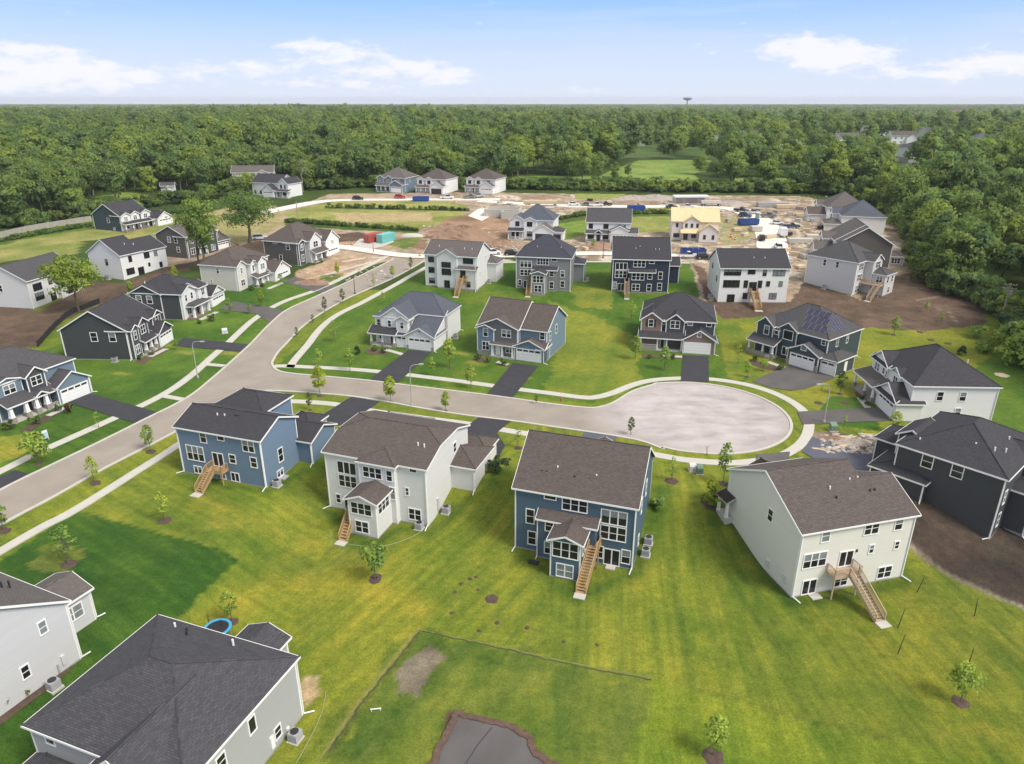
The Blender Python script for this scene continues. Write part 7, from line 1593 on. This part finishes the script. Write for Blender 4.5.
# ------------------------------------------------------------------ vehicles and site plant
_v = {}
def wheel(parent, x, y, r_=.34):
    if ('w', r_) not in _v:
        m = MB(); m.lathe([(r_ - .07, -.11), (r_, -.09), (r_, .09), (r_ - .07, .11)], n=14); k = MB(); k.lathe([(r_ * .6, -.115), (r_ * .6, .115)], n=10); _v[('w', r_)] = (m.mesh('wheel', M['rubber']), k.mesh('rim', M['metal']))
    a, b = _v[('w', r_)]; o = link('wheel', a, parent, (x, y, r_)); o.rotation_euler = (PI / 2, 0, 0); link('rim', b, o)
def car(kind, px, ang, paint, label, group='vehicles parked at the building site', sc=1.0):
    r = empty({'car': 'parked_car', 'pickup': 'pickup_truck', 'van': 'box_van', 'suv': 'parked_car'}[kind], G(*px), R(ang)); r.location.z += .05; tag(r, label, {'car': 'car', 'suv': 'car', 'pickup': 'pickup truck', 'van': 'van'}[kind], group); r.scale = (sc, sc, sc)
    L = {'car': 4.5, 'suv': 4.7, 'pickup': 5.6, 'van': 6.4}[kind]; w_ = .9 if kind != 'van' else 1.05
    def loft(prof, hw):           # prof: (x, z) outline, half widths by height
        m = MB(); A = [(x, -hw(z), z) for x, z in prof]; B = [(x, hw(z), z) for x, z in prof]; k = len(prof)
        for i in range(k): j = (i + 1) % k; m.poly([A[i], A[j], B[j], B[i]])
        m.poly(A); m.poly(B[::-1]); return m
    hl = L / 2
    if kind in ('car', 'suv'):
        t = 1.45 if kind == 'car' else 1.72; b = .92 if kind == 'car' else 1.05
        loft([(-hl, .35), (-hl + .05, b - .12), (-hl + .5, b), (hl - 1.2, b), (hl - .25, b - .14), (hl, .62), (hl - .02, .3)], lambda z: w_ - .04 * (z > .8)).build('body', CARP[paint], r)
        rear = .15 if kind == 'suv' else .75
        loft([(-hl + rear, b - .01), (-hl + rear + .5, t), (hl - 2.15, t), (hl - 1.25, b - .01)], lambda z: w_ - .05 - .18 * (z > b)).build('cabin', M['glass_car'], r); loft([(-hl + rear + .45, t - .02), (-hl + rear + .55, t + .03), (hl - 2.2, t + .03), (hl - 2.1, t - .02)], lambda z: w_ - .21).build('cab_roof', CARP[paint], r)
        xs_ = (-hl + .85, hl - .85)
    elif kind == 'pickup':
        loft([(-hl, .5), (-hl, 1.15), (-.3, 1.15), (hl - 1.5, 1.15), (hl - .1, 1.05), (hl, .6), (hl, .45)], lambda z: w_ + .02).build('body', CARP[paint], r); MB().box(-hl + .12, -.45, -w_ + .12, w_ - .12, .7, 1.165).build('cargo_bed', M['dark_metal'], r)
        loft([(-.35, 1.14), (-.25, 1.82), (hl - 2.25, 1.82), (hl - 1.45, 1.14)], lambda z: w_ - .05 - .14 * (z > 1.2)).build('cabin', M['glass_car'], r); loft([(-.3, 1.8), (-.25, 1.86), (hl - 2.3, 1.86), (hl - 2.2, 1.8)], lambda z: w_ - .17).build('cab_roof', CARP[paint], r); xs_ = (-hl + 1.1, hl - .95)
    else:
        MB().box(-hl, hl - 1.9, -w_, w_, .75, 2.95).build('cargo_box', CARP['white'], r); loft([(hl - 1.85, .45), (hl - 1.85, 2.2), (hl - 1.1, 2.2), (hl - .55, 1.35), (hl, 1.2), (hl, .45)], lambda z: w_ - .05).build('body', CARP[paint], r)
        loft([(hl - 1.7, 1.4), (hl - 1.7, 2.05), (hl - 1.12, 2.05), (hl - .62, 1.4)], lambda z: w_ - .03).build('cabin', M['glass_car'], r); xs_ = (-hl + 1.2, hl - .9)
    for x in xs_:
        for y in (-w_ + .08, w_ - .08): wheel(r, x, y, .34 if kind in ('car',) else .40)
    for y in (-w_ + .2, w_ - .2):
        MB().box(hl - .06, hl + .015, y - .16, y + .16, .66, .82).build('headlight', M['white'], r); MB().box(-hl - .015, -hl + .05, y - .1, y + .1, .72, .9).build('tail_light', M['red_paint'], r)
    return r
car('suv', (400, 198.5), 5, 'red', 'bright red car on the far street below the grey far row house'); car('suv', (358, 200), 3, 'black', 'dark car on the far street at the left end of the weedy field')
car('pickup', (447, 199), -5, 'white', 'white pickup on the far street in front of the open garage'); car('pickup', (470, 198.5), 10, 'grey', 'grey pickup on the far street, left of the last far row house'); car('pickup', (478, 197.5), 30, 'silver', 'silver pickup on the far street at the last far row house')
car('suv', (260, 239.5), 20, 'white', 'white car parked under the spreading oak'); car('suv', (493, 254.5), 8, 'white', 'white car on the site road behind the stepped gable house'); car('suv', (512, 255.5), 4, 'black', 'black car on the site road beside the white car')
car('car', (573.6, 205.5), 0, 'white', 'white car in the row at the far side of the site, left one'); car('car', (587, 206), 0, 'grey', 'dark car second in the row at the far side of the site'); car('pickup', (596, 206.5), 0, 'white', 'white pickup in the row at the far side of the site'); car('pickup', (605, 206), 2, 'black', 'dark pickup at the right end of the far row of vehicles')
car('car', (671.5, 208), 0, 'black', 'dark car above the bare roof boards of the unfinished house'); car('pickup', (687, 208.5), 0, 'white', 'white pickup above the unfinished house roof')
car('pickup', (688, 258), 4, 'white', 'white pickup beside the blue skip behind the navy house'); car('suv', (704, 259), 0, 'black', 'black car right of the white pickup behind the navy house'); car('suv', (761, 240), 80, 'black', 'black car at the left kerb of the curved site road')
car('pickup', (741, 212), -40, 'black', 'black pickup at the top of the curved site road'); car('suv', (745, 217), -35, 'blue', 'dark blue car behind the second blue skip'); car('pickup', (752.5, 214), 5, 'silver', 'silver pickup at the head of the curved site road'); car('pickup', (768, 217.5), 0, 'grey', 'grey pickup by the lumber at the right of the site'); car('car', (777, 224.5), -15, 'white', 'white car above the white box van'); car('pickup', (791, 228), -8, 'blue', 'blue pickup right of the white box van'); car('van', (782, 236.5), 80, 'white', 'white box van on the right kerb of the curved road'); car('suv', (778, 248.5), 80, 'white', 'white car behind the wide white house roof')
car('suv', (506, 247), 0, 'white', 'white car in the building site mud') if 0 else None

def skip(px, ang, mat, label, L=6.6, hh=1.7):
    r = empty('skip', G(*px), R(ang)); r.location.z += .05; tag(r, label, 'skip', 'roll off skips at the building site'); w_ = 1.2; m = MB()
    m.box(-L / 2, L / 2, -w_, w_, .25, .33)
    for y in (-w_, w_ - .08): m.box(-L / 2, L / 2, y, y + .08, .335, hh)
    for x in (-L / 2, L / 2 - .08): m.box(x, x + .08, -w_ + .085, w_ - .085, .335, hh)
    m.build('container', M[mat], r); k = MB(); n = 8
    for i in range(n + 1):
        x = -L / 2 + L * i / n; k.box(x - .06, x + .06, -w_ - .07, -w_ - .005, .3, hh); k.box(x - .06, x + .06, w_ + .005, w_ + .07, .3, hh)
    k.box(-L / 2 - .05, L / 2 + .05, -w_ - .08, -w_ + .1, hh, hh + .1); k.box(-L / 2 - .05, L / 2 + .05, w_ - .1, w_ + .08, hh, hh + .1); k.build('ribs', M[mat], r)
    for x in (-L / 2 + .5, L / 2 - .5): MB().tube((x, -w_, .14), (x, w_, .14), .14, n=10).build('roller', M['dark_metal'], r)
    f = MB(); rr_ = random.Random(px[0])
    for i in range(14): x, y = rr_.uniform(-L / 2 + .5, L / 2 - .5), rr_.uniform(-.8, .8); a = rr_.random() * 3; f.bar((x - .6 * math.cos(a), y - .4 * math.sin(a), 1.1 + rr_.random() * .4), (x + .6 * math.cos(a), y + .4 * math.sin(a), 1.1 + rr_.random() * .4), .3, .12)
    f.build('debris', M['lumber'], r); return r
skip((421, 201), 2, 'blue_paint', 'blue skip on the far street in front of the far row'); skip((636, 210.5), 0, 'blue_paint', 'blue skip at the far edge of the site behind the broad grey roof'); skip((693, 254.5), -1, 'navy_paint', 'blue skip between the unfinished house and the navy house', 7.0); skip((748, 225), 10, 'navy_paint', 'blue skip right of the unfinished house at the curved road', 6.8, 2.0)
# shipping containers
def container(px, ang, mat, label):
    r = empty('shipping_container', G(*px), R(ang)); tag(r, label, 'container', 'shipping containers'); m = MB(); L, w_, hh = 6.06, 1.22, 2.6; m.box(-L / 2, L / 2, -w_, w_, .1, hh); n = 20
    for i in range(n):
        x = -L / 2 + L * (i + .5) / n; m.box(x - .08, x + .08, -w_ - .04, -w_ + .01, .3, hh - .15); m.box(x - .08, x + .08, w_ - .01, w_ + .04, .3, hh - .15)
    m.build('shell', M[mat], r); k = MB()
    for y in (-.9, -.3, .3, .9): k.tube((-L / 2 - .05, y, .2), (-L / 2 - .05, y, hh - .1), .035, n=6)
    k.build('lock_bars', M['metal'], r); return r
container((373.2, 241.5), 58, 'red_paint', 'red shipping container beside the teal one'); container((386.0, 241.5), 58, 'teal_paint', 'teal shipping container beside the red one')
sheet('container_pad', W2([(352, 246), (360, 239), (392, 238.5), (394, 242), (382, 247), (372, 249)]), .066, M['concrete'])
r = empty('tarp_heap', G(412, 236), 0); tag(r, 'low pale tarp covered heap right of the containers', 'tarp'); m = MB(); rr_ = random.Random(3); pr = [(0, 0, 1.2)]
m.lathe([(4.0, -.1), (3.4, .45), (2.0, .8), (.4, .95)], n=14); m.build('tarp', M['concrete'], r); r.scale = (1, .5, .9)
# concrete foundation walls being poured
r = empty('foundation_walls', G(484, 216.5), R(-8)); tag(r, 'pale poured basement walls standing open in the building site', 'foundation')
for k, b in enumerate(((0, 13, 0, .3, -1, 2.6), (0, .3, .305, 9, -1, 2.6), (12.7, 13, .305, 9, -1, 2.6), (.305, 12.695, 8.7, 9, -1, 2.6), (7.0, 7.3, -4, -.005, -1, 2.5), (7.305, 15, -4, -3.7, -1, 2.5), (14.7, 15, -3.695, 5, -1, 2.5))): MB().box(*b).build('wall', M['concrete'], r)
for x in range(12): MB().box(.6 + x, .75 + x, -.05, -.003, 0, 2.5).build('form_rib', M['metal'], r)
sheet('site_pad', W2([(468, 216), (478, 209), (496, 207), (498, 212), (482, 221)]), .05, M['site_road'])
# soil heap
def heap(px, rx, ry, hh, mat, label, seed, ang=0, name='soil_heap', cat='soil heap'):
    p = G(*px); r_ = np.random.RandomState(seed); m = MB(); n, k = 28, 9; V = []
    for j in range(k + 1):
        t = j / k
        for i in range(n):
            a = 2 * PI * i / n; f = 1 + .18 * math.sin(2 * a + seed) + .12 * math.sin(5 * a + 2 * seed) + r_.uniform(-.06, .06); x, y = rx * t * f * math.cos(a), ry * t * f * math.sin(a)
            z = hh * (math.cos(t * PI) + 1) / 2 * (1 + r_.uniform(-.16, .16)) + r_.uniform(-.1, .1) * hh * .4 - (.3 if j == k else 0); V.append((x, y, z + H(p.x + x, p.y + y) - p.z))
    m.v = V
    for j in range(k):
        for i in range(n): q = (i + 1) % n; m.f.append((j * n + i, j * n + q, (j + 1) * n + q, (j + 1) * n + i)); m.uv.append(None)
    o = m.build(name, M[mat], None, p, 0, recalc=True); tag(o, label, cat); return o
heap((463, 237), 14, 7.5, 3.4, 'soil', 'largest brown soil heap, left of the blue grey roofed site house', 4); heap((447, 229), 9, 5, 1.7, 'soil', 'low brown soil ridge behind the largest heap', 7); heap((500, 244), 6, 4, 1.5, 'soil', 'small soil heap beside the site house porch', 9); heap((600, 246), 7, 4, 1.3, 'soil', 'spoil heap between the grey gable house and its neighbour', 12)
heap((312, 283), 5, 3, .9, 'soil', 'low soil mound on the bare yard of the taupe house', 15)
heap((655, 199), 14, 4, 1.8, 'rock', 'grey rubble ridge at the far edge of the site', 17, name='rubble_heap', cat='rubble'); heap((632, 199), 9, 3.5, 1.6, 'rock', 'grey rubble ridge, left part behind the broad grey roof', 19, name='rubble_heap', cat='rubble'); heap((730, 204), 10, 3.5, 1.6, 'rock', 'rubble ridge right of the parked trailer', 23, name='rubble_heap', cat='rubble')
heap((543, 198), 8, 3, 1.1, 'soil', 'reddish soil ridge by the flat trailer at the wood edge', 25); heap((854, 443), 3.2, 1.6, .75, 'rock', 'broken stone heap in the rubble by the charcoal house drive', 27, name='rubble_heap', cat='rubble'); heap((835, 439), 2.6, 1.2, .5, 'soil', 'low soil heap left of the broken stones', 29)
# stacks of lumber, trailers, sheeting
def lumber(px, ang, L, w_, hh, mat, label, name='lumber_stack', cat='lumber stack'):
    r = empty(name, G(*px), R(ang)); tag(r, label, cat); k = max(1, int(hh / .3)); m = MB()
    for i in range(k): m.box(-L / 2 + .05 * (i % 2), L / 2 - .05 * (i % 2), -w_ / 2, w_ / 2, .12 + i * hh / k, .10 + (i + 1) * hh / k)
    m.build('boards', M[mat], r); b = MB()
    for x in (-L * .35, L * .35): b.box(x - .06, x + .06, -w_ / 2 - .05, w_ / 2 + .05, -.2, .12)
    b.build('bearers', M['timber'], r); return r
for a in (((800, 243), -4, 7.5, 2.6, 1.4, 'concrete', 'pale wrapped lumber pile, front one at the right of the site'), ((815, 239), -4, 6, 3, 1.3, 'concrete', 'pale wrapped lumber pile left of the orange barrel'), ((772, 206.5), 0, 12, 3, 1.6, 'metal', 'long pale pile at the far right of the site'), ((786, 208), 0, 8, 2.6, 1.2, 'lumber', 'brown board pile at the far right of the site'), ((770, 238), 20, 4, 1.8, 1.0, 'lumber', 'small board pile by the curved road kerb'), ((737, 231), 10, 3, 2, .9, 'lumber', 'board pile on the grass right of the unfinished house'), ((756, 231), 0, 3.5, 2.5, 1.5, 'concrete', 'pale crate like pile in front of the second blue skip'), ((529, 208), 0, 9, 2.4, 1.0, 'lumber', 'brown plank pile left of the row of site cars'), ((806, 216), 0, 8, 2.0, .9, 'lumber', 'board pile in the dirt before the east row'), ((648, 247), 10, 4, 1.6, .8, 'lumber', 'board pile in front of the unfinished house porch'), ((808, 258), 10, 4, 2.4, 1.1, 'concrete', 'pale pile beside the light grey house'), ((800, 268), 30, 3, 1.6, .7, 'lumber', 'scrap boards by the light grey house corner')): lumber(*a)
def trailer(px, L, label, mat='lumber'):
    r = empty('flat_trailer', G(*px), R(0)); tag(r, label, 'trailer'); MB().box(-L / 2, L / 2, -1.2, 1.2, .95, 1.15).build('deck', M['wood_pole'], r); m = MB()
    for i in range(5): m.box(-L / 2 + .4, L / 2 - .8, -1.1 + i * .45, -.7 + i * .45, 1.16, 2.1)
    m.build('load', M[mat], r)
    for x in (-L / 2 + 1.2, -L / 2 + 2.3, L / 2 - 1.4):
        for y in (-1.0, 1.0): wheel(r, x, y, .48)
    return r
trailer((541, 206), 14, 'long flat trailer loaded with brown boards at the wood edge'); trailer((711, 206), 9, 'flat trailer with pale load near the rubble ridge', 'concrete')
r = empty('site_trailer', G(690, 202.5), R(2)); tag(r, 'long pale open sided shed at the far edge of the site', 'shed'); MB().box(-7, 7, -1.6, 1.6, 2.2, 2.9).build('roof', M['white'], r); MB().box(-7, 7, .9, 1.5, 0, 2.195).build('wall', M['silver_wall'], r)
for x in (-6.8, -3, 3, 6.8): MB().box(x - .1, x + .1, -1.5, -1.3, -.2, 2.195).build('post', M['metal'], r)
def barrel(px, label, s=1.0, mat='orange'):
    r = empty('barrel', G(*px), 0); tag(r, label, 'barrel', 'orange site markers'); r.scale = (s, s, s)
    MB().lathe([(.32, 0), (.30, .35), (.27, .7), (.22, 1.0)], n=12).build('drum', M[mat], r); MB().lathe([(.312, .45), (.30, .62)], n=12).build('band', M['white'], r)
barrel((825.5, 236.5), 'large orange barrel stack at the right of the site', 1.5); barrel((731, 237.5), 'orange material bundle on the grass by the unfinished house', 1.3); barrel((346, 245), 'orange drum at the street junction left of the containers', .9); barrel((352, 244.5), 'orange drum nearest the red container', .9); barrel((420, 256.5), 'orange cone at the top of the upper street', 1.1); barrel((735, 240), 'small orange drum below the orange bundle', 1.0)
r = empty('portable_toilet', G(757, 219), 0); tag(r, 'dark portable toilet by the curved road', 'toilet'); MB().box(-.55, .55, -.55, .55, .1, 2.2).build('cabin', M['util_green'], r); MB().box(-.6, .6, -.6, .6, 2.205, 2.35).build('roof', M['white'], r)
# small pallets lying about the site
def pallet(px, k):
    r = empty('pallet', G(*px), rnd.random() * 3); tag(r, 'small pallet of building material lying on the dirt of the site', 'pallet', 'pallets scattered over the building site'); m = MB(); s_ = rnd.uniform(.8, 1.6)
    for i in range(3): m.box(-s_, s_, -.6 + i * .5, -.4 + i * .5, -.05, .12)
    m.build('base', M['timber_pale'], r); g = MB(); n_ = rnd.choice((2, 3, 4))
    for i in range(n_): q = .04 * (i % 2); g.box(-s_ + q, s_ - q, -.62 + q, .62 - q, .125 + i * .28, .395 + i * .28)
    g.build('load', M[('lumber', 'concrete', 'rock', 'metal', 'door_dark', 'lumber')[k % 6]], r)
for k, q in enumerate(((575, 203), (545, 248), (560, 244), (618, 249), (640, 250), (662, 251), (710, 211), (722, 212), (728, 222), (752, 229), (788, 236), (745, 236), (786, 252), (790, 215), (800, 210), (812, 222), (820, 229), (806, 232), (795, 256), (788, 262), (500, 203), (510, 205), (590, 201), (455, 203), (812, 248), (798, 222), (776, 213), (700, 213), (758, 212), (822, 215), (585, 250), (535, 244), (640, 205), (665, 204))): pallet(q, k)
# loose stones and scrap over the building site
RK = []
for i in range(4):
    r_ = np.random.RandomState(40 + i); b = bmesh.new(); bmesh.ops.create_icosphere(b, subdivisions=1, radius=.5)
    for v in b.verts: v.co *= r_.uniform(.65, 1.2); v.co.z *= .6
    m_ = bpy.data.meshes.new('stone'); b.to_mesh(m_); b.free(); m_.materials.append(M['rock' if i < 3 else 'concrete']); RK.append(m_)
rc = bpy.data.collections.new('stone_kinds'); [rc.objects.link(bpy.data.objects.new('stone_kind', k)) for k in RK]
pk = MB().box(-1.2, 1.2, -.1, .1, 0, .12).box(-.9, 1.1, .2, .38, .02, .14).mesh('scrap', M['lumber']); rc.objects.link(bpy.data.objects.new('stone_kind', pk))
RDP = [Vector(v_) for v_ in resample(W2([(771, 264), (772.5, 249), (769, 232), (760, 221), (749, 213.5), (733, 208.5), (700, 206)]), 3)]
pts = []
for (x0, x1, y0, y1, n_) in ((470, 900, 196, 212, 420), (500, 700, 240, 250, 260), (720, 830, 208, 258, 420), (790, 850, 240, 285, 120), (820, 880, 434, 454, 130), (420, 520, 225, 250, 120), (296, 390, 256, 282, 130)):
    for k in range(n_):
        q = (rnd.uniform(x0, x1), rnd.uniform(y0, y1)); p = G(*q)
        if min(math.hypot(p.x - a_.x, p.y - a_.y) for a_ in RDP) < 5: continue
        if any(abs(p.x - hh.p.x - 6) < 9 and -3 < p.y - hh.p.y < 14 for hh in HOUSES.values()): continue
        pts.append((p.x, p.y))
tag(gn_instances('rubble', pts, rc, .3, 1.3, 31), 'loose stones and scrap strewn over the bare ground', 'rubble', kind='stuff')
# water tower on the horizon
wt = (G(687, 104.6)); tx, ty = wt.x, wt.y
r = empty('water_tower', (tx, ty, H(tx, ty)), 0); tag(r, 'grey bulb shaped water tower on the horizon right of centre', 'water tower')
M['tower'] = m_plain('tower_paint', (.16, .18, .21), .5)
hz = 10
while proj(tx, ty, H(tx, ty) + hz)[1] > 97.6: hz += .5
k = hz / 46
MB().lathe([(6 * k, 0), (3 * k, 6 * k), (2.2 * k, 30 * k), (3.4 * k, 33 * k)], n=14).build('stem', M['tower'], r)
MB().lathe([(3.3 * k, 33 * k), (14 * k, 36 * k), (20 * k, 40 * k), (20.4 * k, 43 * k), (17 * k, 45.5 * k), (8 * k, 47 * k), (.5 * k, 47.4 * k)], n=24).build('tank', M['tower'], r, smooth=True)
# ------------------------------------------------------------------ air
m = MB().box(-9000, 9000, -220, 9500, -97, 58)
o = m.build('haze', None) if 0 else None
hm = bpy.data.materials.new('haze'); hm.use_nodes = True; ht = hm.node_tree; ht.nodes.clear()
ov = ht.nodes.new('ShaderNodeOutputMaterial'); pv = ht.nodes.new('ShaderNodeVolumePrincipled')
pv.inputs['Color'].default_value = (.90, .94, 1, 1); pv.inputs['Density'].default_value = 0.00008; pv.inputs['Anisotropy'].default_value = 0
ht.links.new(pv.outputs[0], ov.inputs['Volume'])
if HAZE:
    o = m.build('haze', hm); tag(o, 'thin summer haze over the whole scene', 'haze', kind='stuff')
